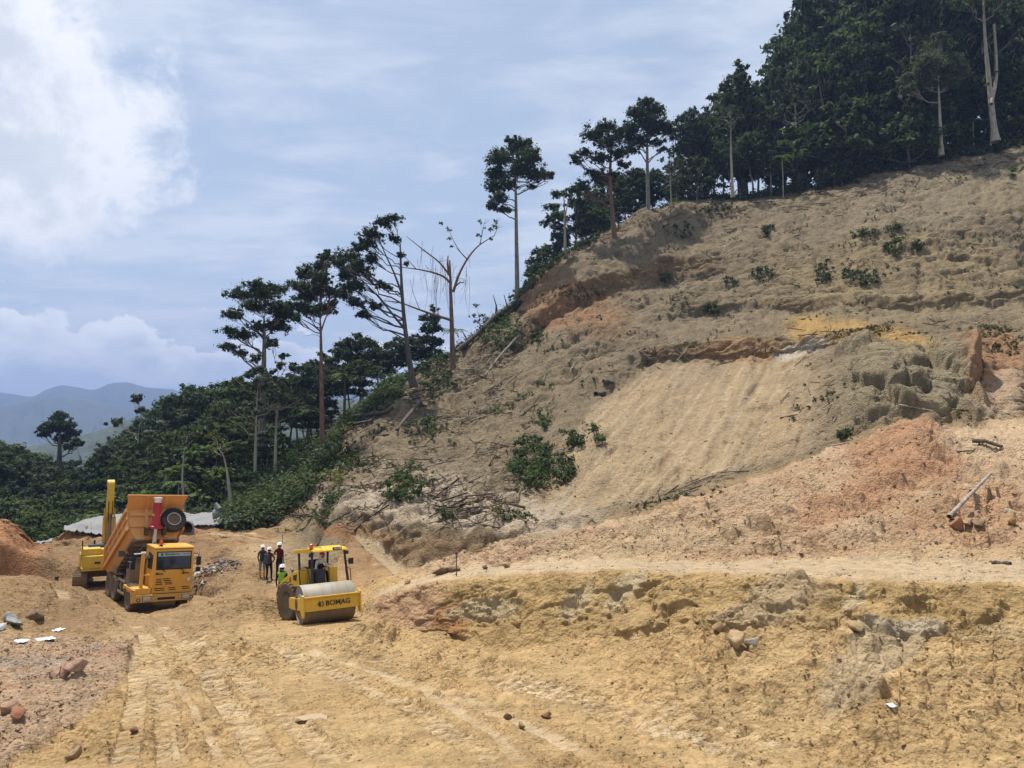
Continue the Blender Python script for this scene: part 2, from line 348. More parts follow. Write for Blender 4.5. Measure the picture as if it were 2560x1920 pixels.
def _pt(u, e):
    if e[0] == 'z':
        p = P(u, 1130, e[2]); return (p.x, e[2], e[1])
    return tuple(P(u, e[0], e[1]))
us_k = np.array(sorted(PROF), float)
KN = np.array([[_pt(u, e) for e in PROF[int(u)]] for u in us_k])        # columns x lines x 3
# lay the bank back a little
_w = sst(us_k, 1000, 1300) * 0
for _i, _dd in ((3, -.15), (4, -.1), (5, .0)):
    for _c, _u in enumerate(us_k):
        e = PROF[int(_u)][_i]
        if e[0] != 'z': KN[_c, _i] = _pt(_u, (e[0], e[1] + _dd * _w[_c]))
# benches: flat shelves inserted behind the two bench lips on the right
def bench(KN, i, depth):
    w = sst(us_k, 1330, 1560)
    nxt = KN[:, i + 1].copy(); lip = KN[:, i].copy()
    fr = np.clip(depth / np.maximum(nxt[:, 1] - lip[:, 1], .1), 0, .6)
    new = lip + (nxt - lip) * fr[:, None]
    new[:, 2] = new[:, 2] * (1 - w) + (lip[:, 2] + 0.1) * w
    return np.insert(KN, i + 1, new, axis=1)
KN = bench(KN, 13, 4.2)
KN = bench(KN, 12, 4.0)
def footline(KN, i, w, drop, fwd):
    """the foot of a steep cut just below line i"""
    new = (KN[:, i - 1] + KN[:, i]) / 2
    ft = np.array([_pt(u, (float(v) + drop, d - fwd)) for u, v, d in zip(us_k, proj0(KN[:, i])[1], KN[:, i, 1])])
    new = new * (1 - w[:, None]) + ft * w[:, None]
    return np.insert(KN, i, new, axis=0 + 1)
def proj0(p):
    x, y, z = p[..., 0], p[..., 1], p[..., 2] - CAMZ
    fw = y * CP + z * SP; up = -y * SP + z * CP
    return CU + F * x / fw, CV - F * up / fw
KN = footline(KN, 16, sst(us_k, 1240, 1310) * (1 - sst(us_k, 1750, 1900)), 62, 1.2)
KN = footline(KN, 14, sst(us_k, 1600, 1750), 48, 1.0)
KX = 19                                                               # index of the crest line
NL = KN.shape[1]
uu = np.concatenate([np.arange(-700, -60, 14.0), np.arange(-60, 2624, 3.05), np.arange(2624, 3300, 14.0)])
NU = len(uu)
LN = np.empty((NU, NL, 3))
for i in range(NL):
    for c in range(3):
        LN[:, i, c] = np.interp(uu, us_k, KN[:, i, c])
def gsm(a, sig, axis):
    r = int(sig * 3) + 1
    k = np.exp(-0.5 * (np.arange(-r, r + 1) / sig) ** 2); k /= k.sum()
    pad = [(0, 0)] * a.ndim; pad[axis] = (r, r)
    b = np.pad(a, pad, mode='edge')
    return sum(k[j] * np.take(b, np.arange(j, j + a.shape[axis]), axis=axis) for j in range(2 * r + 1))
LN = gsm(LN, 5.0, 0)
# wander of the feature lines so that no edge runs straight
for i in range(2, NL - 2):
    amp = np.clip(LN[:, i, 1] / 60, .2, 1) * 0.55
    LN[:, i, 2] += amp * .55 * fbm2(uu / 70, np.full(NU, i * 3.7), 2, 50 + i) * (1 if i < 8 else 1.5)
    LN[:, i, 1] += amp * 1.1 * fbm2(uu / 75, np.full(NU, i * 5.1 + 40), 2, 90 + i)
rows_t = []
vis = (uu > -60) & (uu < 2620)
def proj(p):
    """world -> photograph pixels"""
    x, y, z = p[..., 0], p[..., 1], p[..., 2] - CAMZ
    fw = y * CP + z * SP; up = -y * SP + z * CP
    return CU + F * x / fw, CV - F * up / fw
pv = proj(LN)[1]
for i in range(NL - 1):
    dv = np.percentile(np.abs(pv[vis, i + 1] - pv[vis, i]), 90)
    n = int(np.clip(dv / (2.9 if i < 6 else 3.2), 8, 120)) if 0 < i < NL - 4 else (26 if i == 0 else 12)
    rows_t += [i + k / n for k in range(n)]
rows_t = np.array(rows_t + [NL - 1.0]); NT_ = len(rows_t)
i0 = np.minimum(rows_t.astype(int), NL - 2); fr = (rows_t - i0)[None, :, None]
G = LN[:, i0] * (1 - fr) + LN[:, i0 + 1] * fr
G = gsm(G, 2.2, 1)
TT = np.broadcast_to(rows_t[None, :], (NU, NT_)); UU = np.broadcast_to(uu[:, None], (NU, NT_))
PU, PV = proj(G)                                                      # where each ground point appears before roughening
def normals(G):
    a = np.gradient(G, axis=0); b = np.gradient(G, axis=1)
    n = np.cross(a, b); n /= np.linalg.norm(n, axis=2, keepdims=True) + 1e-9
    return np.where(n[..., 2:3] < 0, -n, n)
NRM = gsm(gsm(normals(G), 3, 0), 3, 1); NRM /= np.linalg.norm(NRM, axis=2, keepdims=True)
X, Y, Zz = G[..., 0], G[..., 1], G[..., 2]
steep = 1 - NRM[..., 2]
hill = sst(TT, 7.6, 8.6) * sst(UU, 640, 820)
# lines: 0 near 1 2 3 bank toe 4 bank top 5 shelf 6 mound 7 mound crest 8 hill toe 9.. slope 17 crest
bankw = sst(UU, 880, 960)
face = sst(TT, 2.9, 3.1) * (1 - sst(TT, 3.95, 4.15)) * bankw
shelf = sst(TT, 4.05, 4.3) * (1 - sst(TT, 4.9, 5.2)) * bankw
mound = sst(TT, 4.9, 5.25) * (1 - sst(TT, 7.5, 8.3)) * sst(UU, 960, 1200)
floor = 1 - np.clip(face + shelf + mound + hill, 0, 1)
near = floor * (1 - sst(Y, 24, 34))
smooth_slope = sst(TT, 8.3, 8.8) * (1 - sst(TT, 10.7, 11.1)) * sst(UU + (TT - 8.5) * -70, 1180, 1330) * (1 - sst(UU + (TT - 8.5) * 10, 1960, 2130))
_be = np.interp(PV, [1560, 1640, 1700, 1800, 1870, 1920, 2000], [345, 330, 305, 205, 100, 20, -90])
LEFTD = sst(_be - UU + 45 * fbm2(X / 1.2, Y / 1.2, 4, 77), -14, 14) * sst(PV + 30 * fbm2(X / 1.5, Y / 1.5, 3, 78), 1575, 1625)   # the raised pinkish ground on the left

disp = np.zeros_like(X)
q = np.stack([X, Y], -1)
b1 = fbm2(X / 1.7, Y / 1.7, 4, 1); b2 = fbm2(X / .46, Y / .46, 3, 2, .55, 'billow'); b3 = fbm2(X / .2, Y / .2, 1, 3)
patch = sst(fbm2(X / 3.3, Y / 3.3, 3, 4), -.15, .35)
# floor: churned, with smoother driven patches
b4 = fbm2(X / .26, Y / .26, 2, 5, .5, 'billow')
disp += floor * (0.10 * b1 + (0.03 + 0.11 * patch) * b2 + .02 * b3 + (.03 + .075 * patch) * b4 * (1 - sst(Y, 18, 28)))
fq, fe = facet2(X / .5 + .3 * b1, Y / .5, 301); disp += floor * patch * (.10 * fq - .05 * (1 - sst(fe, 0, .12))) * (1 - sst(Y, 30, 45))
# dozer and wheel lines sweeping round the far pad
far = floor * sst(Y, 33, 44)
wob = fbm2(X / 9, Y / 9, 3, 8) * 3
disp += far * 0.22 * fbm2((X + wob) / 7.0, (Y + .35 * X + wob) / .95, 4, 9, .55, 'ridge')
# a lumpy windrow between truck and roller, and on the left of the far track
def hump(u, v, r_u, r_v, h):
    return h * np.exp(-(((PU - u) / r_u) ** 2 + ((PV - v) / r_v) ** 2))
lump = hump(600, 1535, 150, 26, .55) + hump(640, 1640, 160, 20, .28) + hump(900, 1610, 150, 30, .5) + hump(1130, 1680, 190, 22, .35) + hump(80, 1500, 110, 40, .25) + hump(520, 1590, 60, 14, .3) + hump(640, 1450, 90, 9, .3)
lump += hump(240, 1560, 60, 20, .3) + hump(60, 1540, 60, 16, .3)
disp += floor * lump * (1.0 + .9 * b1 + .5 * b2)
# heap of loose spoil in front of the bank on the right
heap = sst(TT, 1.85, 2.35) * (1 - sst(TT, 3.2, 3.6)) * sst(UU, 1350, 1800)
disp += heap * (0.42 + .36 * b1 + .17 * b2 + .05 * fbm2(X / .3, Y / .3, 3, 46, .6, 'billow'))
# bank face: slumps, scrapes and overhanging clods
sl = fbm2(X / 2.6 + Zz * .25, (Zz * 1.2 + Y * .5) / 2.4, 4, 12, .55, 'ridge')
scr = fbm2((X + Zz * .9) / .55, (Zz - X * .25) / 2.6, 3, 13)
rubb = sst(fbm2(X / 2.2, (Y + Zz) / 2.2, 3, 44), -.1, .3)
disp += bankw * .16 * np.exp(-((TT - 3.02) / .34) ** 2) * (.8 + .5 * b1)
disp += face * (.13 * sl + .10 * scr + (.03 + .13 * rubb) * fbm2(X / .45, (Zz + Y) / .45, 3, 14, .6, 'billow') + .10 * b1)
sk = X * .8 + Zz * .6
fa, ea = facet2(sk / 1.5 + .25 * b1, (Zz - .45 * X + Y * .4) / 1.1, 302, 1.6); fb, eb = facet2(sk / .55 + .2 * b2, (Zz * 1.2 + Y * .6 - .3 * X) / .5, 303, 1.4)
big_ = sst(fbm2(X / 4, Zz / 2, 3, 47), -.1, .3)
disp += face * ((.04 + .10 * big_) * fa - .02 * big_ * (1 - sst(ea, 0, .14)) + (.03 + .08 * rubb) * fb - (.01 + .04 * rubb) * (1 - sst(eb, 0, .15)))
lip = np.exp(-((TT - 4.0) / .16) ** 2) * bankw
disp += lip * (.11 * fbm2(X / .7, Y / .7, 3, 15, .6, 'billow') + .1 * b1)
# shelf: nearly flat, a few wheel ridges
disp += shelf * (.03 * b1 + .022 * b2 + .05 * fbm2((X + Y * .4) / 3.5, Y / .5, 3, 16, .5, 'ridge') * sst(TT, 4.0, 4.2) * (1 - sst(TT, 4.3, 4.6)))
# spoil mound
disp += mound * (.42 * fbm2(X / 3.2, Y / 3.2, 4, 17) + .30 * fbm2((X + Y) / 1.6, (Y - X) / 4.2, 3, 18, .5, 'ridge') + .26 * b2 + .1 * fbm2(X / .5, Y / .5, 3, 19, .6, 'billow'))
fm, em = facet2((X + .4 * Y) / 1.7 + .3 * b1, Y / 1.3, 304, 1.4); fm2, em2 = facet2(X / .6, Y / .5 + .3 * b1, 305)
disp += mound * (.24 * fm + .12 * fm2 - .05 * (1 - sst(em, 0, .15)) - .03 * (1 - sst(em2, 0, .2)))
disp += hump(2280, 1120, 90, 55, .9) * mound + hump(2300, 1330, 160, 40, .5) * mound
# hillside
rough = hill * (1 - smooth_slope)
cr = .89 * X - .46 * Y; al = .46 * X + .89 * Y
along = X * .92 - Y * .35
calm = .34 + .72 * sst(fbm2(X / 16, (Y + Zz) / 14, 3, 61) + .5 * sst(-PU, -1900, -1300), -.05, .45)
disp += rough * (.75 * fbm2(X / 9, Y / 9, 4, 20) + calm * .55 * fbm2((X + .6 * Zz) / 3.2, (Y + Zz) / 4.5, 4, 21, .55, 'ridge') + calm * .24 * fbm2(X / 1.3, (Y + Zz) / 1.3, 4, 22, .6, 'billow') + .22 * fbm2(cr / 1.3, al / 7, 4, 62, .6))
gl = fbm2((along + .35 * Zz) / .9, (Zz - .5 * along) / 6, 3, 23, .55, 'ridge')
disp += hill * sst(steep, .22, .5) * .42 * gl
# scarps: little vertical breaks running across the slope
sc_n = fbm2((X + .4 * Y) / 11, (Y + 1.2 * Zz) / 4.2, 4, 24)
scarp = sst(np.abs(((sc_n * 3.0) % 1) - .5), .0, .16)
disp += rough * .35 * (scarp - .5)
fh, eh = facet2((X + .5 * Zz) / 5.5 + .4 * b1, (Y + Zz) / 4.2, 306, 1.5); fh2, eh2 = facet2((X + .3 * Zz) / 1.9 + .3 * b1, (Y + Zz) / 1.6, 307, 1.4)
disp += rough * calm * (1 - .75 * sst(steep, .28, .5)) * (.50 * fh - .22 * (1 - sst(eh, 0, .14)) + .24 * fh2 - .10 * (1 - sst(eh2, 0, .2)))
# the raked slope: long oblique scratches
cr = .89 * X - .46 * Y; al = .46 * X + .89 * Y
rk = fbm2(cr / .75 + 1.1 * fbm2(X / 7, Y / 7, 3, 60), al / 16, 4, 25, .6)
rk2 = fbm2(cr / 2.6, al / 26, 3, 26, .55, 'ridge')
sm = .35 + .9 * sst(fbm2(X / 6, Y / 9, 3, 63), -.2, .3)
disp += smooth_slope * (sm * .36 * rk + .34 * rk2 + .30 * (facet2(cr / 1.6 + .3 * b1, al / 3.2, 308)[0]) + .09 * fbm2(X / .7, (Y + Zz) / .7, 4, 27, .6, 'billow'))
# steep dark outcrop upper right
out_m = sst(UU, 2060, 2180) * (1 - sst(UU, 2410, 2470)) * sst(PV, 850, 900) * (1 - sst(PV, 1050, 1085)) * hill
fo, eo = facet2((X + .2 * Zz) / 3.2 + .3 * b1, (Zz + .3 * Y) / 3.6, 309, 1.6)
disp += out_m * (1.3 * fo - .6 * (1 - sst(eo, 0, .1)) + .9 + .7 * fbm2(X / 3, Zz / 3.5, 3, 28, .5, 'ridge') + .2 * fbm2(X / .9, Zz / .9, 3, 29))
damp = 1 - .75 * np.exp(-((UU - 775) / 95) ** 2) * sst(PV, 1200, 1270)
disp = gsm(gsm(disp, .75, 0), .5, 1) * damp
dist_w = np.where(TT > NL - 3.2, 2.2, 0) * fbm2(X / 8, Y / 8, 4, 31)
disp += dist_w * .5
disp += LEFTD * (.16 + .10 * fbm2(X / .5, Y / .5, 4, 79, .6, 'billow') + .08 * b1)
# far pad slowed down near the people and machines so that they stand firmly
G = G + NRM * disp[..., None]

# firm, even standings under the machines and people
TRUCK, ROLLER, EXCAV = (P(389, 1522, 39.4).x, 39.4, -1.22), (-6.85, 29.0, .36), (P(232, 1450, 46.5).x + .62, 46.5, -1.12)
def stand(x, y, z, heading, fx, fy, cy=0.0, gx=0.0, gy=0.0, amp=.04, soft=.45):
    c, sn = math.cos(heading), math.sin(heading)             # local axes: forward = (sin, -cos)
    dx, dy = G[..., 0] - x, G[..., 1] - y
    lf = dx * sn - dy * c - cy; ls = -dx * c - dy * sn
    e = np.maximum(np.abs(ls) / fx, np.abs(lf) / fy)
    w = (1 - sst(e, 1.0, 1.0 + soft))
    w = w * (floor > .2)
    G[..., 2] = G[..., 2] * (1 - w) + w * (z + gx * ls + gy * (lf + cy) + amp * (b1 + .7 * b2))
stand(*TRUCK, R(38), 2.0, 4.6, -2.3, gx=.045, gy=-.012, soft=.3)
stand(*ROLLER, R(31), 1.5, 2.7, -1.3, soft=.35, gy=.13, gx=.017)
stand(EXCAV[0], EXCAV[1], EXCAV[2], R(-24), 2.7, 4.6, 1.8)
def inpoly(pts, soft):
    n = len(pts); ins = np.zeros(X.shape, bool); dm = np.full(X.shape, 1e9)
    for a, b in zip(pts, pts[1:] + pts[:1]):
        cr_ = ((a[1] > PV) != (b[1] > PV)) & (PU < (b[0] - a[0]) * (PV - a[1]) / (b[1] - a[1] + 1e-9) + a[0]); ins ^= cr_
        t = np.clip(((PU - a[0]) * (b[0] - a[0]) + (PV - a[1]) * (b[1] - a[1])) / ((b[0] - a[0]) ** 2 + (b[1] - a[1]) ** 2), 0, 1)
        dm = np.minimum(dm, np.hypot(PU - a[0] - t * (b[0] - a[0]), (PV - a[1] - t * (b[1] - a[1])) * 1.5))
    sd = np.where(ins, dm, -dm)
    return sst(sd, -soft, soft * .3)
POOLS = [([(485, 1512), (540, 1507), (565, 1520), (515, 1535), (478, 1531)], 8), ([(738, 1796), (802, 1782), (818, 1792), (758, 1808)], 8), ([(292, 1478), (325, 1470), (338, 1490), (300, 1502)], 6)]
POOLZ = []
for pp, sf in POOLS:
    w = inpoly(pp, sf) * (TT < 8); z0 = float((G[..., 2] * w).sum() / w.sum()) - .02; POOLZ.append(z0)
    G[..., 2] = G[..., 2] * (1 - w) + w * (z0 - .04 + .02 * b1)
GS = G - NRM * (disp - floor * (.10 * b1 + .85 * lump) - .8 * heap * .42)[..., None]
GB = G - NRM * disp[..., None]                                        # a smooth silted channel along the toe
CHAN = inpoly([(895, 1338), (945, 1348), (985, 1392), (1012, 1422), (985, 1432), (950, 1402), (915, 1372)], 14) * (TT < 9.0)
G = G * (1 - CHAN[..., None]) + GB * CHAN[..., None]; G[..., 2] -= .12 * CHAN
# ---- wheel ruts, scrapes and cracks, drawn along paths on the ground
def nearest(u, v, lo=0.0, hi=99.0):
    m = ((PU - u) ** 2 + (PV - v) ** 2) + np.where((TT < lo) | (TT > hi), 1e9, 0) + Y * .02
    return np.unravel_index(np.argmin(m), m.shape)
def path_field(pts, width, lo=0.0, hi=99.0):
    """for ground points near a path: (index, across, along)"""
    w = np.array([G[nearest(u, v, lo, hi)] for u, v in pts])
    k = 12; tt = np.linspace(0, len(w) - 1, (len(w) - 1) * k + 1)
    wx = np.stack([np.interp(tt, np.arange(len(w)), w[:, c]) for c in range(3)], 1)
    wx = gsm(wx, k * .45, 0)
    a, b = wx[:-1], wx[1:]
    lo_b, hi_b = wx.min(0) - width * 1.5, wx.max(0) + width * 1.5
    sel = np.nonzero(((G > lo_b) & (G < hi_b)).all(-1).ravel() & (TT.ravel() >= lo) & (TT.ravel() <= hi))[0]
    pnt = G.reshape(-1, 3)[sel]
    best = np.full(len(sel), 1e9); across = np.zeros(len(sel)); alongs = np.zeros(len(sel)); s0 = 0
    for p, r in zip(a, b):
        d = r - p; L = np.linalg.norm(d[:2]) + 1e-6; t3 = d / np.linalg.norm(d)
        rel = pnt - p
        s = np.clip((rel @ t3), 0, np.linalg.norm(d))
        off = rel - s[:, None] * t3
        dist = np.linalg.norm(off, axis=1)
        side = np.sign(rel[:, 0] * d[1] - rel[:, 1] * d[0])
        m = dist < best
        best[m] = dist[m]; across[m] = (dist * side)[m]; alongs[m] = (s0 + s)[m]
        s0 += np.linalg.norm(d)
    m = best < width * 1.5
    return sel[m], across[m], alongs[m], s0
pressed = np.zeros(X.size)
def rut(pts, w=.55, depth=.15, lug=.07, ridge=.12, pitch=.38, fade=True, lo=0.0, hi=8.0, slant=.5):
    sel, a, s, L = path_field(pts, w, lo, hi)
    x = a / (w * .5)
    inside = 1 - sst(np.abs(x), .82, 1.05)
    rim = np.exp(-((np.abs(x) - 1.38) / .42) ** 2)
    wav = np.sin(2 * np.pi * (s + slant * np.abs(a) + .05 * np.sin(s * 3)) / pitch)
    wav = np.sign(wav) * np.abs(wav) ** .6
    zz = G.reshape(-1, 3); bs_ = GS.reshape(-1, 3)[sel]; kk = (.85 * (1 - sst(np.abs(x), .7, 1.35)))[:, None]; zz[sel] = zz[sel] * (1 - kk) + bs_ * kk
    en = (sst(s, 0, .6) * (1 - sst(s, L - .6, L))) if fade else 1
    va = .55 + .45 * fbm2(s / 2.2, s * 0 + L, 2, 71)
    zz = G.reshape(-1, 3)
    zz[sel, 2] += en * va * (-depth * inside + lug * 1.35 * inside * wav * .5 + ridge * .7 * rim * (.8 + .5 * np.sin(s * 5 + a * 3)))
    pressed[sel] = np.maximum(pressed[sel], en * inside * ((.5 + .5 * wav) if lug > 0 else .8))
G = np.ascontiguousarray(G)
for pts, kw in [
    ([(1300, 1935), (1190, 1868), (1117, 1834), (1063, 1780), (954, 1733), (850, 1692), (720, 1645), (600, 1606)], dict(w=.62, lug=.085)),
    ([(1560, 1935), (1400, 1850), (1270, 1795), (1130, 1742), (1000, 1705), (880, 1672), (740, 1632)], dict(w=.4, lug=.0, depth=.05)),
    ([(1330, 1925), (1270, 1863), (1153, 1780), (1081, 1743), (980, 1712)], dict(w=.34, lug=.0, depth=.06)),
    ([(1900, 1910), (1696, 1822), (1515, 1768), (1370, 1738), (1171, 1690), (1000, 1662), (820, 1636)], dict(w=.75, lug=.09)),
    ([(2050, 1900), (1800, 1828), (1600, 1765), (1420, 1722), (1250, 1690), (1120, 1672)], dict(w=.6, lug=.08)),
    ([(2010, 1935), (1760, 1870), (1560, 1805), (1380, 1760)], dict(w=.6, lug=.06)),
    ([(430, 1935), (430, 1850), (412, 1750), (392, 1660), (366, 1590), (330, 1556)], dict(w=.55, lug=.06)),
    ([(300, 1930), (330, 1830), (345, 1740), (345, 1660), (325, 1600)], dict(w=.5, lug=.05)),
    ([(700, 1940), (620, 1830), (560, 1740), (500, 1660), (440, 1600), (390, 1560)], dict(w=.62, lug=.075)),
    ([(880, 1930), (760, 1830), (670, 1750), (590, 1680), (520, 1630), (470, 1590)], dict(w=.62, lug=.06)),
    ([(560, 1925), (520, 1840), (470, 1750), (430, 1680)], dict(w=.22, lug=0, depth=.05, ridge=.04)),
    ([(430, 1795), (438, 1860), (447, 1925)], dict(w=.12, lug=0, depth=.03, ridge=.05)),
    ([(505, 1700), (512, 1735), (525, 1765)], dict(w=.14, lug=0, depth=.03, ridge=.06)),
    ([(120, 1380), (160, 1420), (190, 1470), (235, 1510), (300, 1530)], dict(w=.7, lug=.05, depth=.12, ridge=.12)),
    ([(85, 1378), (120, 1420), (140, 1470), (165, 1520)], dict(w=.7, lug=.05, depth=.12, ridge=.12)),
    ([(500, 1470), (580, 1450), (680, 1455), (780, 1470), (900, 1480)], dict(w=.6, lug=.05, depth=.08, ridge=.1)),
    ([(520, 1420), (620, 1400), (720, 1390), (790, 1370), (770, 1350), (700, 1345)], dict(w=.6, lug=.05, depth=.1, ridge=.12)),
    ([(470, 1385), (560, 1375), (640, 1372), (740, 1362)], dict(w=.6, lug=.0, depth=.08, ridge=.1)),
    ([(440, 1340), (520, 1360), (600, 1358)], dict(w=.7, lug=.0, depth=.14, ridge=.12)),
    ([(1700, 1455), (1900, 1448), (2100, 1440), (2300, 1450), (2560, 1462)], dict(w=.5, lug=.04, depth=.05, ridge=.05)),
    ([(1900, 1445), (2150, 1430), (2400, 1436)], dict(w=.5, lug=.04, depth=.04, ridge=.06)),
]: rut(pts, **kw)
def crack(pts, w, depth, lo=8.0, hi=18.0):
    sel, a, s, L = path_field(pts, w, lo, hi)
    en = sst(s, 0, .5) * (1 - sst(s, L - .5, L))
    g = np.exp(-(a / (w * .45)) ** 2) * en
    zz = G.reshape(-1, 3)
    zz[sel] -= NRM.reshape(-1, 3)[sel] * (depth * g * (.7 + .5 * np.sin(s * 5)))[:, None]
for pts, w, dp in [([(2330, 900), (2325, 950), (2318, 985), (2312, 1020), (2310, 1055)], .5, 1.3), ([(2440, 880), (2452, 930), (2445, 970), (2420, 1000), (2390, 1040), (2370, 1060)], .55, 1.4),
                   ([(2190, 1010), (2225, 1040), (2250, 1062)], .4, .8), ([(2300, 880), (2318, 915), (2345, 935)], .8, .8), ([(2480, 1060), (2500, 1020), (2530, 995)], .4, .6),
                   ([(1660, 905), (1760, 908), (1870, 902), (1990, 900)], .6, .5), ([(1860, 700), (1900, 760)], .5, .5)]: crack(pts, w, dp)
for pts, w, dp in [([(1720, 1378), (1850, 1342), (2000, 1300), (2170, 1238), (2330, 1192)], 1.3, -.5), ([(2250, 1345), (2380, 1298), (2480, 1245), (2560, 1225)], 1.2, -.45), ([(1560, 1350), (1700, 1300), (1850, 1262), (2000, 1200)], 1.4, -.4), ([(2380, 1190), (2480, 1180), (2600, 1185)], 1.2, -.4), ([(1800, 1385), (1950, 1372), (2150, 1350)], .8, -.25)]: crack(pts, w, dp, 4.9, 8.0)
# bucket scrapes on the bank face and cut notches
for pts, w, dp in [([(1180, 1560), (1260, 1545), (1345, 1548)], .75, .30), ([(1180, 1520), (1260, 1505), (1350, 1508)], .5, .18), ([(1400, 1545), (1450, 1490), (1500, 1450)], .5, .28), ([(1500, 1520), (1570, 1465), (1640, 1425)], .55, .3),
                   ([(1650, 1490), (1720, 1440)], .7, .3), ([(2030, 1560), (2120, 1490), (2170, 1470)], .6, .35), ([(1830, 1540), (1900, 1480)], .6, .25), ([(2260, 1560), (2330, 1500), (2370, 1480)], .6, .3), ([(2390, 1660), (2480, 1560)], .8, .3)]:
    crack(pts, w, dp * .8, 2.3, 4.3)
def boss(u, v, r, h, lo=0., hi=99., sq=1.0):
    """a block of firm soil standing out of a face"""
    i, j = nearest(u, v, lo, hi); c = G[i, j].copy()
    d = np.linalg.norm((G - c) * np.array([1, 1, sq]), axis=2)
    m = (1 - sst(d + r * .35 * fbm2(X / (r * .5), (Y + Zz) / (r * .5), 3, int(u)), r * .65, r)) * ((TT >= lo) & (TT <= hi))
    G[...] += NRM * (m * h)[..., None] + np.array([0, 0, 1.0]) * (m * h * .3)[..., None]
for a in [(2170, 1640, .75, .20, 2.2, 4.3), (1700, 1520, .8, .20, 3., 4.2), (1870, 1590, .7, .12, 3., 4.2), (2430, 1530, .7, .22, 3., 4.3), (1960, 1500, 1.0, .22, 3., 4.3),
          (1000, 1850, .3, .1, 0, 3)]: boss(*a)
PU2, PV2 = proj(G)
print('terrain', NU, NT_, NU * NT_, round(time.time() - T0, 1))
# ------------------------------------------------------------------ soil colours (as dug and mixed, with some shading put into bank, hill and treads)
def C3(*c): return np.array(c, float)
# colours are albedos
TAN, PALE, PINK, RED, ORANGE, GREY = C3(.46, .305, .142), C3(.50, .375, .235), C3(.40, .275, .175), C3(.37, .195, .105), C3(.31, .165, .065), C3(.30, .25, .18)
SLOPE, UPPER, BROWN, DARK, OCHRE, WHITE, PALE_TAN = C3(.375, .272, .160), C3(.220, .168, .103), C3(.23, .145, .070), C3(.165, .128, .078), C3(.42, .26, .09), C3(.52, .46, .37), C3(.46, .32, .155)
soil = np.empty(X.shape + (3,)); soil[:] = TAN
def lay(mask, col): 
    global soil
    m = np.clip(mask, 0, 1)[..., None]; soil = soil * (1 - m) + col * m
def spot(u, v, ru, rv, ang=0.0, soft=.5, ns=0.5, seed=0, sc=1.0):
    c, s = math.cos(R(ang)), math.sin(R(ang))
    du, dv = PU - u, PV - v
    a = (du * c + dv * s) / ru; b = (-du * s + dv * c) / rv
    e = 1 - np.sqrt(a * a + b * b) + ns * fbm2(X / sc / np.maximum(Y / 30, .5), (Y + Zz) / sc / np.maximum(Y / 30, .5), 4, 200 + seed)
    return sst(e, -soft * .5, soft * .5)
vN = fbm2(X / 5, Y / 5, 4, 101); vM = fbm2(X / 1.4, Y / 1.4, 4, 102); vF = fbm2(X / .4, Y / .4, 3, 103)
lay(sst(vN + .5 * vM, .05, .5) * .5, PALE_TAN)  # slightly paler tan soil in random patches
lay(sst(-vN + .5 * vM, .1, .6) * .35 * floor, C3(.33, .20, .075))
crumb = sst(b2 + .6 * b1, -.15, .5) * floor
lay(crumb * (1 - sst(Y, 26, 36)) * .45, C3(.415, .27, .13))
lay((1 - patch) * (1 - crumb) * floor * (1 - sst(Y, 26, 36)) * .5, C3(.47, .33, .165))
lay(sst(fbm2(X / 2.8, Y / 1.7, 4, 133), .05, .45) * floor * .5, C3(.29, .185, .085))
# far pad: darker orange mud with pale dry crust on the ridges
mud = far
lay(mud * .85, C3(.27, .155, .075))
lay(mud * sst(fbm2((X + wob) / 8, (Y + .35 * X + wob) / 1.2, 4, 104), .08, .45) * .9, C3(.47, .345, .205))
lay(mud * sst(-fbm2((X + wob) / 9, (Y + .35 * X + wob) / .9, 4, 114), .05, .35) * .7, C3(.20, .115, .055))
lay(mud * sst(fbm2(X / 6, Y / 3, 4, 105), .1, .5) * .6, BROWN * 1.15)
lay(spot(720, 1385, 130, 35, 0, .6, .6, 1, 2.5) * floor * .6, C3(.5, .37, .21))
lay(spot(560, 1470, 140, 40, 0, .6, .6, 2, 2) * floor * .4, C3(.36, .24, .125))
# left side: browner churned earth, then the pink dug ground in front
lay(sst(-UU, -330, -200) * sst(Y, 22, 27) * floor * .85, C3(.255, .16, .082))
lay(spot(30, 1340, 90, 70, 20, .5, .3, 3, 2) * .9, C3(.36, .18, .085))
lay(sst(TT, 12, 16) * (1 - sst(UU, 470, 560)) * sst(UU, 120, 170) * .8, C3(.30, .165, .085))
lay(LEFTD * .92, PINK)
lay(LEFTD * sst(vM + vN, .1, .6) * .6, C3(.36, .20, .12))
lay(LEFTD * sst(-vM + vN, .2, .7) * .6, C3(.36, .31, .25))
lay(spot(420, 1480, 330, 110, 0, .6, .5, 4, 3) * floor * .55, C3(.25, .16, .085))
# bank: the face is coloured darker to carry its shading
lay(face * .85, C3(.385, .258, .112))
lay(face * sst(fbm2(X / 2.5, Zz / 1.5, 4, 106), .0, .45) * .6, C3(.37, .255, .125))
lay(face * spot(1010, 1520, 120, 80, 0, .6, .4, 5) * .8, C3(.42, .255, .15))
lay(spot(1130, 1560, 45, 50, 0, .4, .3, 6) * face * .8, C3(.36, .18, .07))
lay(spot(1930, 1540, 150, 70, -35, .5, .5, 7) * face * .6, C3(.42, .32, .20))
lay(spot(2200, 1690, 180, 60, -40, .5, .5, 8) * (face + heap) * .55, C3(.41, .33, .22))
lay(spot(2500, 1680, 110, 110, 0, .4, .4, 9) * face * .7, C3(.45, .33, .175))
for s in [(1210, 1525, 90, 26, -8), (1440, 1505, 26, 60, 45), (1560, 1480, 26, 70, 45), (2140, 1500, 22, 60, 35)]: lay(spot(*s, .4, .3, int(s[0])) * face * .75, C3(.44, .35, .21))
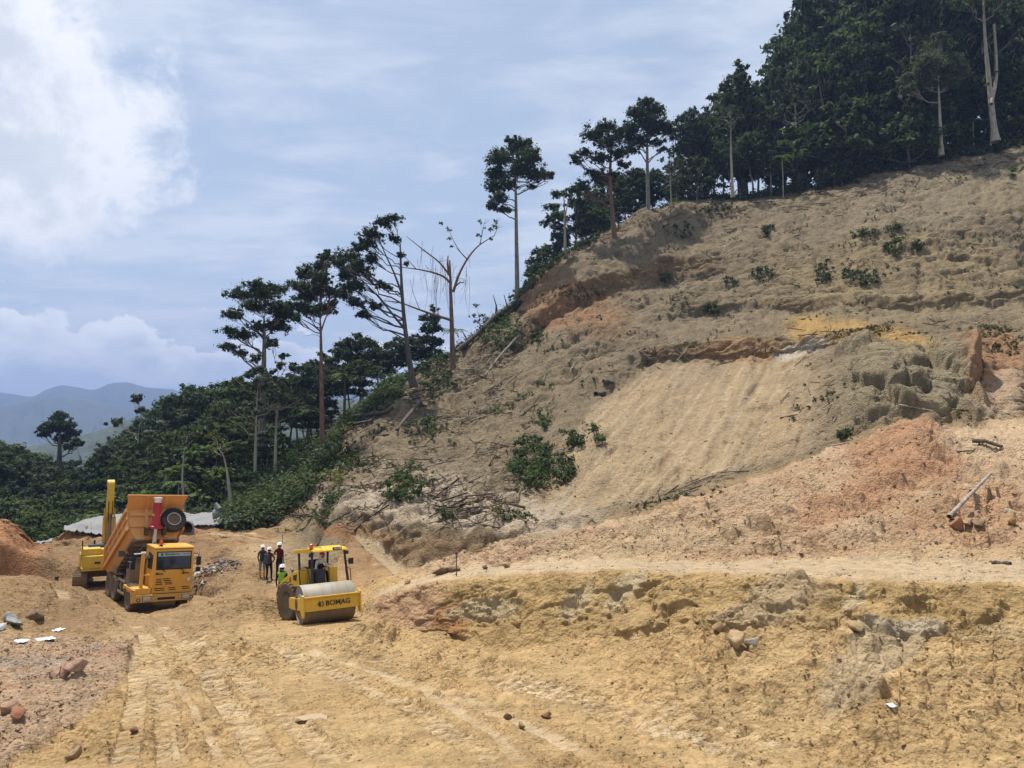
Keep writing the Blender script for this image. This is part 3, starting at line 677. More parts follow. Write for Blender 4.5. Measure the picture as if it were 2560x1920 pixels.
# shelf crust
lay(shelf * .95, PALE * .98)
lay(spot(1250, 1420, 330, 28, -3, .7, .4, 10) * .8 * (shelf + mound), PALE)
lay(shelf * sst(vM, .15, .5) * .35, C3(.42, .29, .17))
# spoil mound
lay(mound * .9, C3(.42, .295, .185))
lay(mound * sst(fbm2(X / 2.4, Y / 2.4, 4, 107), -.05, .35) * .6, C3(.40, .235, .135))
lay(spot(2280, 1140, 150, 80, 0, .7, .6, 11, 1.5) * mound * .7, RED)
lay(spot(2150, 1260, 260, 50, -22, .7, .7, 12, 1.5) * mound * .6, C3(.38, .205, .11))
lay(spot(2420, 1300, 220, 70, -10, .7, .7, 13, 1.5) * mound * .55, C3(.41, .23, .12))
lay(spot(2500, 1110, 130, 45, 0, .6, .6, 14, 1.5) * mound * .7, PALE)
lay(spot(1600, 1380, 260, 40, -10, .7, .6, 15, 1.5) * mound * .7, C3(.44, .32, .185))
# hillside: grey brown soil, with a slight cloud shadow worked into the colour
lay(hill, C3(.215, .168, .106))
lay(hill * sst(vN + .4 * vM, .0, .5) * .5, C3(.255, .195, .115))
lay(hill * sst(fbm2(X / 2.2, (Y + 1.5 * Zz) / 2.2, 4, 131), .02, .3) * .55, C3(.125, .092, .055))
lay(hill * sst(fbm2(X / 4, (Y + Zz) / 3, 4, 108), .05, .45) * .55, DARK)
lay(hill * sst(steep, .36, .6) * .75, C3(.20, .128, .064))
lay(smooth_slope * .95, SLOPE)
lay(smooth_slope * sst(fbm2(cr / 1.4, al / 22, 4, 109), -.1, .3) * .7, C3(.27, .205, .13))
lay(smooth_slope * sst(fbm2(cr / .7, al / 14, 4, 119), .05, .35) * .6, C3(.45, .345, .215))
lay(spot(2250, 700, 330, 110, 0, .8, .5, 16, 3) * hill * .6, C3(.285, .215, .115))
lay(spot(2400, 480, 260, 70, -14, .8, .5, 17, 3) * hill * .6, C3(.26, .21, .135))
lay(spot(1400, 760, 140, 60, 20, .8, .5, 18, 3) * hill * .8, C3(.29, .165, .085))
lay(spot(1350, 660, 120, 45, -30, .7, .5, 19, 3) * hill * .7, C3(.25, .15, .075))
lay(spot(2150, 850, 190, 42, 8, .6, .7, 20, 1.5) * hill * .85, OCHRE)
lay(spot(2000, 880, 70, 22, -20, .5, .6, 21, 1) * hill * .7, WHITE)
lay(spot(1850, 880, 130, 30, 0, .6, .7, 22, 1.5) * hill * .7, C3(.36, .22, .11))
lay(out_m * .9, C3(.255, .208, .130))
lay(spot(2480, 920, 80, 90, 0, .6, .5, 23, 1.5) * hill * .8, C3(.35, .19, .095))
lay(spot(2510, 1000, 90, 60, -35, .6, .5, 24, 1.5) * hill * .8, C3(.40, .29, .19))
lay(spot(1150, 1290, 300, 42, 8, .6, .7, 25, 2) * hill * .75, C3(.42, .335, .24))
lay(spot(1000, 1180, 120, 22, 12, .6, .7, 26, 2) * hill * .6, C3(.36, .29, .20))
lay(spot(900, 1340, 110, 26, 10, .6, .5, 27, 1.5) * hill * .8, C3(.33, .15, .06))
lay(spot(1150, 1400, 190, 40, 5, .6, .6, 28, 1.5) * hill * .7, C3(.27, .155, .08))
lay(spot(1050, 1350, 160, 60, 5, .6, .6, 28, 1.5) * hill * .5, C3(.21, .15, .08))
lay(spot(1180, 1285, 300, 55, 6, .5, .8, 31, 1.6) * hill * .7, C3(.46, .37, .27))
lay(spot(1150, 1275, 330, 90, 5, .6, .3, 32, 2) * hill * sst(fbm2(cr / .8, (al + Zz) / 6, 4, 141), .0, .3) * .6, C3(.42, .33, .22))
lay(spot(1100, 1370, 260, 50, 6, .5, .5, 33, 2) * hill * sst(fbm2(X / .9, Zz / 5, 4, 142), .05, .3) * .6, C3(.15, .10, .055))
# the forest floor beyond the crest and off the edge of the pad
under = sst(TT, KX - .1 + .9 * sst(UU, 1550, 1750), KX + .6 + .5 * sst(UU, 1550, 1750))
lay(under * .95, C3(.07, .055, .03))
lay(CHAN * .9, C3(.43, .32, .20))
# pressed, drier wheel marks, with pale highlights painted on the tread crests
pr = pressed.reshape(X.shape)
prn = pr * (.25 + .75 * sst(fbm2(X / 1.6, Y / 1.6, 4, 140) + .3 * b1, -.3, .35))
lay(prn * .9 * (floor + heap), C3(.575, .44, .275))
lay((1 - sst(np.abs(pr - .12), .0, .12)) * sst(pr, .01, .05) * floor * .35, C3(.27, .17, .08))  # darker between the treads and along the rut edges
lay(rough * calm * (1 - sst(eh, 0, .10)) * .35, C3(.13, .095, .055)); lay(lip * 0, BROWN)  # darker along the seams between the hill blocks
soil *= (1 + .10 * vM + .10 * vF)[..., None]
soil = np.clip(soil, .02, .8)

def earth_mat(name, b_small=.5, b_big=.4, speck=1.0):
    m = bpy.data.materials.new(name); m.use_nodes = True
    w = NT(m.node_tree)
    out = w.n('ShaderNodeOutputMaterial'); bs = w.n('ShaderNodeBsdfPrincipled'); w.t.links.new(bs.outputs[0], out.inputs[0])
    at = w.n('ShaderNodeAttribute', _attribute_name='soil')
    pos = w.n('ShaderNodeTexCoord').outputs['Object']
    n1 = w.noise(pos, 2.3, 9, .62, .2); n2 = w.noise(pos, 13.0, 6, .65); n3 = w.noise(pos, .55, 6, .6, .5)
    val = w.m('ADD', w.m('MULTIPLY', w.m('SUBTRACT', n1, .5), .95), w.m('MULTIPLY', w.m('SUBTRACT', n2, .5), .7))
    val = w.m('ADD', val, w.m('MULTIPLY', w.m('SUBTRACT', n3, .5), .5))
    val = w.m('ADD', val, w.m('MULTIPLY', w.m('SUBTRACT', w.noise(pos, 34.0, 4, .7), .5), .55))
    val = w.m('ADD', 1.0, w.m('MULTIPLY', val, speck))
    c = w.mix(1.0, at.outputs['Color'], val, 'MULTIPLY')
    # iron staining and pale grit
    c = w.mix(w.m('MULTIPLY', w.ss(w.noise(pos, 1.1, 7, .65, .4), .56, .72), .28), c, (.36, .17, .07))
    c = w.mix(w.m('MULTIPLY', w.ss(w.noise(pos, 6.0, 5, .7), .60, .72), .45), c, (.50, .40, .26))
    c = w.mix(w.m('MULTIPLY', w.ss(w.noise(pos, 8.5, 5, .7), .62, .74), .45), c, (.14, .095, .05))
    w.put(bs, 'Base Color', c); bs.inputs['Roughness'].default_value = .95
    bs.inputs['Specular IOR Level'].default_value = .15
    h = w.m('ADD', w.m('MULTIPLY', w.noise(pos, 3.2, 7, .64, .3), .44), w.m('MULTIPLY', w.noise(pos, 17.0, 4, .6), .08))
    vo = w.n('ShaderNodeTexVoronoi'); w.put(vo, 'Vector', pos); w.put(vo, 'Scale', 9.0); h = w.m('SUBTRACT', h, w.m('MULTIPLY', vo.outputs[0], .09))
    b = w.n('ShaderNodeBump', Height=h, Strength=b_big, Distance=1.0)
    w.put(bs, 'Normal', b)
    return m
M_EARTH = earth_mat('churned_earth', b_big=.85, speck=1.2)
M_BANK = earth_mat('bank_earth', b_big=.85, speck=1.1)
M_HILL = earth_mat('hill_earth', b_big=.95, speck=1.2)
idx = np.arange(NU * NT_).reshape(NU, NT_)
quad = np.stack([idx[:-1, :-1], idx[1:, :-1], idx[1:, 1:], idx[:-1, 1:]], -1)
tq = (TT[:-1, :-1] + TT[1:, 1:]) / 2; uq = (UU[:-1, :-1] + UU[1:, 1:]) / 2
isbank = (tq > 3) & (tq < 7.9) & (uq > 905)
ishill = (tq >= 7.9) & (uq > 640) | (tq > KX)
def region(name, mask, m):
    qd = quad[mask]; used, inv = np.unique(qd.ravel(), return_inverse=True)
    me = npmesh(name, G.reshape(-1, 3)[used], inv.reshape(-1, 4), m, True, {'soil': soil.reshape(-1, 3)[used]})
    return add(name, me, kind='structure')
region('ground', ~isbank & ~ishill, M_EARTH)
region('earth_bank', isbank & ~ishill, M_BANK)
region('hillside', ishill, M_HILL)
# ground far below and around, out to the hills
bm = MB(); 
GX = np.linspace(-2600, 2200, 60); GY = np.linspace(-400, 5200, 70)
gx, gy = np.meshgrid(GX, GY, indexing='ij')
gz = -26 - 18 * sst(gy, 150, 900) + 10 * fbm2(gx / 260, gy / 260, 3, 140)
vid = np.arange(gx.size).reshape(gx.shape)
add('valley_floor', npmesh('valley_floor', np.stack([gx, gy, gz], -1).reshape(-1, 3), np.stack([vid[:-1, :-1], vid[1:, :-1], vid[1:, 1:], vid[:-1, 1:]], -1).reshape(-1, 4), M_HILL, True,
    {'soil': np.tile(C3(.035, .05, .022), (gx.size, 1))}), kind='structure')
def pick(u, v, lo=0.0, hi=99.0):
    """nearest visible ground point at a photograph pixel: position, normal"""
    m = (PU2 - u) ** 2 + (PV2 - v) ** 2
    m = np.where((TT < lo) | (TT > hi), 1e12, m)
    mn = m.min(); c = np.nonzero(m.ravel() <= max(mn + 4, 14))[0]
    k = c[np.argmin(Y.ravel()[c])]
    return Vector(G.reshape(-1, 3)[k]), Vector(NRM.reshape(-1, 3)[k])
GF = G.reshape(-1, 3)
def ground_z(x, y):
    return float(GF[np.argmin((GF[:, 0] - x) ** 2 + (GF[:, 1] - y) ** 2), 2])
print('soil', round(time.time() - T0, 1))
# ------------------------------------------------------------------ far hills, and the haze that turns them blue
M_FAR = bpy.data.materials.new('far_forest'); M_FAR.use_nodes = True
def _far():
    w = NT(M_FAR.node_tree); out = w.n('ShaderNodeOutputMaterial'); bs = w.n('ShaderNodeBsdfPrincipled'); w.t.links.new(bs.outputs[0], out.inputs[0])
    pos = w.n('ShaderNodeTexCoord').outputs['Object']
    n = w.noise(pos, .02, 8, .65); n2 = w.noise(pos, .09, 5, .6)
    c = w.mix(w.ss(n, .38, .62), (.022, .036, .018), (.040, .058, .028)); c = w.mix(w.m('MULTIPLY', w.ss(n2, .5, .7), .5), c, (.02, .032, .014))
    w.put(bs, 'Base Color', c); bs.inputs['Roughness'].default_value = .9
    w.put(bs, 'Normal', w.n('ShaderNodeBump', Height=n2, Strength=.8, Distance=8.0))
_far()
def ridge(name, d, prof, depth, seed, rough, step=6, foot=-45):
    us_ = np.array([p[0] for p in prof], float); vs_ = np.array([p[1] for p in prof], float)
    u = np.arange(us_[0], us_[-1], step); v = np.interp(u, us_, vs_); v = gsm(v, 2.0, 0)
    v = v + rough * fbm2(u / 38, u * 0 + seed, 4, seed) + rough * .35 * fbm2(u / 7, u * 0 + seed, 2, seed + 9)
    nr = 15; rows = np.linspace(0, 1, nr)
    top = np.array([P(a, b, d) for a, b in zip(u, v)]); V = np.zeros((len(u), nr * 2 - 1, 3))
    for j, t in enumerate(rows):                                  # near face, from foot to crest
        sp = (1 - t) * depth
        h = foot + (top[:, 2] - foot) * t ** 1.15
        spur = fbm2(u / 60, np.full(len(u), t * 2.0), 3, seed + 3) * depth * .16 * (1 - t) * min(t * 4, 1)
        V[:, j] = np.stack([top[:, 0] * (1 - sp / d), top[:, 1] - sp + spur * 2, h + spur * .25 + (1 - t) * t * depth * .1 * fbm2(u / 40, np.full(len(u), t * 6), 3, seed + 5)], 1)
    for j in range(1, nr):
        t = j / (nr - 1); V[:, nr - 1 + j] = np.stack([top[:, 0] * (1 + t * depth / d), top[:, 1] + t * depth, top[:, 2] + (foot - top[:, 2]) * t], 1)
    id_ = np.arange(V.shape[0] * V.shape[1]).reshape(V.shape[:2])
    add(name, npmesh(name, V.reshape(-1, 3), np.stack([id_[:-1, :-1], id_[1:, :-1], id_[1:, 1:], id_[:-1, 1:]], -1).reshape(-1, 4), M_FAR, True), kind='structure')
ridge('mountains', 4300, [(-1500, 985), (-900, 960), (-300, 1000), (-120, 985), (0, 980), (50, 988), (85, 995), (110, 975), (150, 962), (185, 966), (215, 974), (235, 977), (255, 965), (290, 955), (330, 958), (370, 970), (430, 972), (470, 985), (560, 960), (800, 975), (1400, 960), (2200, 985)], 900, 5, 3.0)
ridge('mountains', 3100, [(-1500, 1020), (-600, 1010), (0, 1018), (90, 996), (140, 992), (200, 1000), (280, 1012), (340, 1040), (450, 1050), (700, 1040), (1200, 1050)], 800, 6, 3.0)
ridge('hills', 900, [(-900, 1125), (60, 1118), (190, 1095), (250, 1075), (330, 1046), (380, 1022), (420, 1004), (480, 990), (600, 985), (900, 1000), (1300, 1010)], 320, 7, 3.5, 4, -40)
hz_m = bpy.data.materials.new('haze'); hz_m.use_nodes = True
w_ = NT(hz_m.node_tree); o_ = w_.n('ShaderNodeOutputMaterial'); pv_ = w_.n('ShaderNodeVolumePrincipled'); w_.t.links.new(pv_.outputs[0], o_.inputs['Volume'])
pv_.inputs['Color'].default_value = (.32, .45, .80, 1); pv_.inputs['Density'].default_value = 0.00027; pv_.inputs['Anisotropy'].default_value = .2
hzb = MB().box((-5200, -480, -90), (3600, 5400, 540)).build('haze', hz_m, kind='stuff')
# ------------------------------------------------------------------ vegetation
def leaf_mat(name, col, vary=.5, trans=.3):
    m = bpy.data.materials.new(name); m.use_nodes = True
    w = NT(m.node_tree); out = w.n('ShaderNodeOutputMaterial')
    at = w.n('ShaderNodeAttribute', _attribute_name='tint')
    obj = w.n('ShaderNodeObjectInfo')
    c = w.mix(1.0, (*col, 1), at.outputs['Color'], 'MULTIPLY')
    v = w.m('ADD', .78, w.m('MULTIPLY', obj.outputs['Random'], .45))
    c = w.mix(1.0, c, v, 'MULTIPLY')
    n = w.noise(w.n('ShaderNodeTexCoord').outputs['Object'], .5, 3)
    c = w.mix(w.m('MULTIPLY', w.ss(n, .45, .7), .35), c, (col[0] * 1.5, col[1] * 1.25, col[2] * .8))
    bs = w.n('ShaderNodeBsdfPrincipled'); w.put(bs, 'Base Color', c); bs.inputs['Roughness'].default_value = .75; bs.inputs['Specular IOR Level'].default_value = .12
    tr = w.n('ShaderNodeBsdfTranslucent'); w.put(tr, 'Color', w.mix(1.0, c, (1.1, 1.3, .6), 'MULTIPLY'))
    mx = w.n('ShaderNodeMixShader'); mx.inputs[0].default_value = trans
    w.t.links.new(bs.outputs[0], mx.inputs[1]); w.t.links.new(tr.outputs[0], mx.inputs[2]); w.t.links.new(mx.outputs[0], out.inputs[0])
    return m
def bark_mat(name, c1, c2, sc=1.0):
    m = bpy.data.materials.new(name); m.use_nodes = True
    w = NT(m.node_tree); out = w.n('ShaderNodeOutputMaterial'); bs = w.n('ShaderNodeBsdfPrincipled'); w.t.links.new(bs.outputs[0], out.inputs[0])
    pos = w.mapping(w.n('ShaderNodeTexCoord').outputs['Object'], sc=(1, 1, .25))
    n = w.noise(pos, 5 * sc, 8, .65, .4)
    w.put(bs, 'Base Color', w.mix(w.ss(n, .35, .66), c1, c2)); bs.inputs['Roughness'].default_value = .9
    w.put(bs, 'Normal', w.n('ShaderNodeBump', Height=n, Strength=.6, Distance=.15))
    return m
L_DARK = leaf_mat('dark_foliage', (.048, .065, .032)); L_MID = leaf_mat('mid_foliage', (.060, .083, .035)); L_LIGHT = leaf_mat('light_foliage', (.080, .110, .040), trans=.3)
L_BLUE = leaf_mat('blue_green_foliage', (.048, .066, .042)); L_YEL = leaf_mat('yellow_green_foliage', (.125, .130, .045), trans=.3); L_GREY = leaf_mat('greyish_foliage', (.075, .090, .058)); L_DRY = leaf_mat('dry_foliage', (.13, .09, .045))
B_GREY = bark_mat('grey_bark', (.11, .095, .075), (.26, .23, .19)); B_RED = bark_mat('red_brown_bark', (.10, .058, .035), (.20, .115, .07)); B_PALE = bark_mat('pale_bark', (.24, .20, .15), (.40, .35, .27)); B_DARK = bark_mat('dark_bark', (.045, .036, .028), (.12, .095, .07))
B_DEAD = bark_mat('weathered_wood', (.20, .17, .13), (.42, .37, .30))

def np_tube(pts, rad, seg=6):
    pts = np.asarray(pts, float); n = len(pts); rad = np.broadcast_to(np.asarray(rad, float), (n,))
    t = np.gradient(pts, axis=0); t /= np.linalg.norm(t, axis=1, keepdims=True) + 1e-9
    ref = np.where(np.abs(t[:, 2:3]) < .9, np.array([[0, 0, 1.0]]), np.array([[1.0, 0, 0]]))
    a = np.cross(t, ref[:1] * np.ones((n, 1))) if np.all(np.abs(t[:, 2]) < .95) or True else None
    bad = np.linalg.norm(a, axis=1) < .15
    a[bad] = np.cross(t[bad], np.array([[0.31, .95, 0]]))
    a /= np.linalg.norm(a, axis=1, keepdims=True) + 1e-9; b = np.cross(t, a)
    k = np.arange(seg) * 2 * np.pi / seg
    v = pts[:, None] + rad[:, None, None] * (np.cos(k)[None, :, None] * a[:, None] + np.sin(k)[None, :, None] * b[:, None])
    idx = np.arange(n * seg).reshape(n, seg)
    f = np.stack([idx[:-1], np.roll(idx[:-1], -1, 1), np.roll(idx[1:], -1, 1), idx[1:]], -1).reshape(-1, 4)
    return v.reshape(-1, 3), f
class Acc:
    def __init__(s): s.v = []; s.f = []; s.n = 0; s.c = []
    def add(s, v, f, c=None):
        s.v.append(v); s.f.append(np.asarray(f) + s.n); s.n += len(v)
        s.c.append(np.ones((len(v), 3)) if c is None else c)
    def mesh(s, name, m, smooth=False):
        return npmesh(name, np.concatenate(s.v), s.f, m, smooth, {'tint': np.concatenate(s.c)})
def bend(p0, p1, g, sag=0.0, wob=.06, n=6):
    """a limb from p0 to p1 that wanders a little; g is a numpy generator"""
    p0 = np.asarray(p0, float); p1 = np.asarray(p1, float); t = np.linspace(0, 1, n)[:, None]
    L = np.linalg.norm(p1 - p0)
    p = p0 + (p1 - p0) * t; p[:, 2] += sag * L * np.sin(t[:, 0] * np.pi)
    p[1:-1] += g.normal(0, wob * L * .5, (n - 2, 3)) * np.array([1, 1, .5])
    return p
def leaves(acc, centres, radii, per, size, g, up=.40, flat=.85, tint=(.55, 1.5), shade=None):
    """sprays of small leaf faces filling clumps around the given centres"""
    centres = np.asarray(centres, float); radii = np.broadcast_to(np.asarray(radii, float), (len(centres),))
    n = len(centres) * per
    ci = np.repeat(np.arange(len(centres)), per)
    d = g.normal(0, 1, (n, 3)); d /= np.linalg.norm(d, axis=1, keepdims=True)
    r = radii[ci] * np.abs(g.normal(0, .62, n)).clip(.1, 1.7)
    off = d * r[:, None]; off[:, 2] *= flat
    p = centres[ci] + off
    nz = d * (1 - up) + np.array([0, 0, up]) + g.normal(0, .38, (n, 3)); nz /= np.linalg.norm(nz, axis=1, keepdims=True)
    a = np.cross(nz, g.normal(0, 1, (n, 3))); a /= np.linalg.norm(a, axis=1, keepdims=True) + 1e-9; b = np.cross(nz, a)
    s = size * g.uniform(.6, 1.35, n)[:, None]
    v = np.stack([p - a * s, p - b * s * .5 + nz * s * .12, p + a * s, p + b * s * .5 + nz * s * .12], 1).reshape(-1, 3)
    f = np.arange(n * 4).reshape(n, 4)
    cl = g.uniform(.75, 1.25, len(centres))[ci]
    tn = (g.uniform(tint[0], tint[1], n) * cl)
    hue = g.uniform(-.12, .12, n)
    c = np.stack([tn * (1 + hue), tn, tn * (1 - hue)], 1)
    acc.add(v, f, np.repeat(c, 4, axis=0))
def crown_clumps(blobs, g, sub=.36, dens=1.0, shell=.55):
    """break crown lobes (centre, radius) into small clumps near their outsides"""
    cs, rs, par = [], [], []
    for i, (c, r) in enumerate(blobs):
        r3 = np.asarray(r if isinstance(r, (list, tuple, np.ndarray)) else (r, r, r * .8), float)
        m = max(3, int(dens * 7 * (r3.mean() / 1.2) ** 1.5))
        d = g.normal(0, 1, (m, 3)); d /= np.linalg.norm(d, axis=1, keepdims=True)
        d[:, 2] = np.where(d[:, 2] < -.35, -d[:, 2] * .6, d[:, 2])
        q = g.uniform(shell, 1, m)[:, None]
        cs.append(np.asarray(c) + d * r3 * q); rs.append(r3.mean() * sub * g.uniform(.65, 1.3, m)); par.append(np.full(m, i))
    return np.concatenate(cs), np.concatenate(rs), np.concatenate(par)
def make_tree(name, path, rad, blobs, leafm, barkm, g, per=46, leaf=.2, dens=1.0, sub=.36, limbs=True, shell=.55, twig=.35, tint=(.5, 1.5), fork=None, extra=None, loc=None, label=None, group=None):
    """path: trunk points (local), rad: radius at foot; blobs: crown lobes; returns the tree's Empty"""
    path = np.asarray(path, float)
    t = np.linspace(0, len(path) - 1, (len(path) - 1) * 4 + 1)
    tr = np.stack([np.interp(t, np.arange(len(path)), path[:, k]) for k in range(3)], 1); tr = gsm(tr, 1.3, 0) if len(tr) > 6 else tr
    tr[0] = path[0]
    H = np.linalg.norm(path[-1] - path[0])
    s = np.linspace(0, 1, len(tr)); rr = rad * (1 - .78 * s) + rad * .55 * np.exp(-s * H / .9)
    T = Acc(); v, f = np_tube(tr, rr, 9); T.add(v, f)
    root = empty(name); 
    if loc is not None: root.location = loc
    tag(root, label, 'tree', group)
    C = Acc()
    if blobs:
        cs, rs, par = crown_clumps(blobs, g, sub, dens, shell)
        if limbs:
            for i, (c, r) in enumerate(blobs):
                c = np.asarray(c, float); r0 = np.mean(r)
                # leave the trunk below the lobe
                hd = np.linalg.norm(tr[:, :2] - c[:2], axis=1)
                zt = c[2] - .55 * hd.min() - .5 * r0
                k = int(np.clip(np.searchsorted(tr[:, 2], zt), len(tr) * .25, len(tr) - 1))
                L = np.linalg.norm(c - tr[k])
                p = bend(tr[k], c, g, -.06, .09, 7)
                r1 = min(rr[k] * .5, .035 + .015 * L + .015 * r0)
                v, f = np_tube(p, np.linspace(r1, .035, 7), 5); T.add(v, f)
                ids = np.nonzero(par == i)[0]
                for j in ids[:: max(1, int(1 / twig))]:
                    q = p[g.integers(3, 7)]
                    v, f = np_tube(bend(q, cs[j], g, .03, .1, 4), np.linspace(.035, .012, 4), 3); T.add(v, f)
        leaves(C, cs, rs, per, leaf, g, tint=tint)
    for pts, r in (extra or []):
        v, f = np_tube(pts, r, 5); T.add(v, f)
    add('trunk', T.mesh('trunk', barkm, True), root)
    if blobs: add('crown', C.mesh('crown', leafm), root)
    return root
def dup_tree(src, loc, rz, sc, label=None, group=None):
    c = copy_tree(src); c.location = loc; c.rotation_euler = (0, 0, rz); c.scale = sc if isinstance(sc, tuple) else (sc, sc, sc)
    if label: c['label'] = label
    if group: c['group'] = group
    return c

# ---- individual trees placed from the photograph: trunk path and crown lobes at their own distance
def px_tree(name, trunk, d, lobes, rad, label, leafm, barkm, seed, depth=1.0, group=None, bare=None, grow=1.28, **kw):
    g = np.random.default_rng(seed)
    foot, _ = pick(trunk[0][0], trunk[0][1], 0, KX + 1) if d is None else (P(trunk[0][0], trunk[0][1], d), None)
    D = foot.y; m = D / F
    def loc(u, v, dy=0.0): return np.array(P(u, v, D + dy) - foot)
    path = [loc(u, v) for u, v in trunk]; path[0] = np.array([0, 0, -.6])
    blobs = []
    for l in lobes:
        u, v, r = l[:3]; rw = r * m * (grow if r > 11 else 1.1)
        dy = g.uniform(-1, 1) * depth * rw * 1.2
        q = l[3] if len(l) > 3 else .8
        blobs.append((loc(u, v, dy), np.array([rw, rw * 1.05, rw * q])))
    extra = []
    for pts, r0, r1 in (bare or []):
        w = np.array([loc(u, v, g.uniform(-.6, .6)) for u, v in pts])
        t = np.linspace(0, len(w) - 1, (len(w) - 1) * 3 + 1); ww = np.stack([np.interp(t, np.arange(len(w)), w[:, k]) for k in range(3)], 1)
        if len(ww) > 5: e0, e1 = ww[0].copy(), ww[-1].copy(); ww = gsm(ww, 1.0, 0); ww[0], ww[-1] = e0, e1
        extra.append((ww, np.linspace(r0, r1, len(ww))))
    return make_tree(name, path, rad, blobs, leafm, barkm, g, loc=foot, label=label, group=group, extra=extra, **kw)

px_tree('lone_tree', [(1293, 800), (1293, 700), (1291, 600), (1290, 500), (1288, 440), (1283, 380)], 116, [(1255, 400, 34), (1290, 375, 30), (1325, 400, 32), (1245, 440, 30), (1300, 430, 34), (1340, 440, 26), (1365, 440, 20, .5), (1378, 437, 12, .5), (1235, 470, 22), (1245, 500, 20), (1232, 520, 18), (1270, 465, 20), (1262, 525, 14, .6), (1315, 362, 16), (1278, 352, 14), (1330, 468, 12, .5)],
        .42, 'tall lone tree with bare straight trunk and rounded crown against the sky', L_DARK, B_GREY, 1, dens=4.77, per=38, leaf=0.187, sub=.30, shell=.12, bare=[([(1292, 525), (1275, 510), (1250, 512)], .1, .03), ([(1294, 455), (1320, 455), (1345, 470), (1370, 455)], .12, .03), ([(1290, 480), (1265, 462), (1240, 455)], .12, .03)])
px_tree('ridge_tree', [(1540, 648), (1536, 590), (1530, 520), (1524, 450), (1527, 390), (1530, 340)], 117, [(1480, 340, 28), (1515, 325, 26), (1550, 335, 26), (1520, 360, 30), (1460, 385, 20, .6), (1440, 405, 16, .7), (1435, 395, 12), (1500, 400, 22), (1545, 390, 24), (1575, 375, 22), (1490, 440, 24), (1455, 470, 22), (1440, 475, 16), (1505, 450, 20), (1560, 415, 16), (1535, 440, 18), (1475, 490, 14, .6), (1552, 465, 8)],
        .5, 'broad tree with drooping lower lobes rooted on the crest, left one of the touching pair', L_DARK, B_RED, 2, dens=3.76, per=32, leaf=0.187, sub=.30, shell=.12, bare=[([(1527, 500), (1500, 480), (1470, 478)], .16, .04), ([(1525, 450), (1490, 410), (1455, 395)], .1, .03)])
px_tree('ridge_tree', [(1622, 575), (1620, 480), (1618, 400), (1618, 330), (1617, 270)], 121, [(1615, 258, 18), (1590, 285, 26), (1635, 280, 26), (1615, 310, 30), (1580, 325, 24), (1650, 320, 26), (1670, 330, 20), (1600, 355, 22), (1645, 360, 18, .6), (1655, 375, 12, .6), (1575, 350, 16), (1628, 335, 20), (1690, 328, 9)],
        .4, 'upright pointed tree with straight grey trunk, right one of the touching pair', L_BLUE, B_GREY, 3, dens=4.53, per=37, leaf=0.194, sub=.30, shell=.12, bare=[([(1618, 410), (1600, 380), (1585, 350)], .12, .03), ([(1618, 410), (1640, 385), (1665, 365)], .12, .03)])
px_tree('crown_tree', [(655, 1110), (657, 1000), (660, 900), (661, 840), (660, 790)], 84, [(600, 740, 34, .55), (645, 715, 30, .5), (690, 725, 30, .5), (590, 790, 30, .5), (640, 770, 36, .5), (700, 770, 30), (575, 830, 26, .5), (610, 840, 30, .5), (690, 820, 30), (570, 870, 22, .5), (600, 885, 20, .5), (705, 790, 26), (660, 740, 30), (725, 790, 24), (680, 860, 18), (650, 820, 26, .5)],
        .42, 'broad layered tree with a tall trunk, leftmost of the tall forest edge trees', L_DARK, B_GREY, 4, dens=5.29, per=35, leaf=0.144, sub=.30, shell=.12, bare=[([(661, 850), (620, 800), (590, 790)], .12, .03), ([(660, 900), (640, 870), (600, 860)], .1, .03)])
px_tree('crown_tree', [(807, 1188), (806, 1100), (804, 1000), (803, 900), (802, 830), (800, 790)], 80, [(770, 690, 30), (800, 670, 26), (815, 645, 18), (820, 632, 12), (745, 720, 24), (790, 730, 34), (830, 735, 22), (745, 770, 24), (775, 780, 26), (810, 775, 26), (740, 800, 18), (800, 700, 28), (762, 745, 26), (832, 760, 14)],
        .34, 'slim tree with a long reddish trunk rising from the edge of the cut slope', L_BLUE, B_RED, 5, dens=5.02, per=37, leaf=0.137, sub=.30, shell=.12, bare=[([(803, 830), (780, 810), (752, 797)], .1, .03), ([(802, 830), (815, 790), (835, 760)], .1, .03), ([(803, 845), (790, 835), (760, 840)], .03, .01)])
px_tree('leaning_tree', [(1034, 955), (1020, 880), (1010, 800), (1004, 720), (1002, 660), (1000, 600)], 92, [(960, 560, 24), (985, 548, 18), (930, 590, 28), (905, 620, 26), (870, 650, 34), (900, 680, 34), (860, 690, 28), (880, 720, 30), (925, 650, 24), (855, 740, 26), (890, 760, 22), (925, 610, 20), (845, 660, 22), (950, 715, 16), (970, 720, 14), (940, 770, 18), (905, 790, 18), (1000, 640, 12), (1015, 660, 10), (985, 600, 16)],
        .36, 'leaning ridge tree with leaves swept left of its bare forked stems', L_DARK, B_DARK, 6, dens=4.40, per=37, leaf=0.151, sub=.30, shell=.12, bare=[([(1010, 820), (985, 790), (945, 740), (905, 700)], .18, .05), ([(1006, 740), (985, 680), (960, 630), (945, 590)], .15, .04), ([(1014, 850), (980, 830), (945, 815)], .1, .03)])
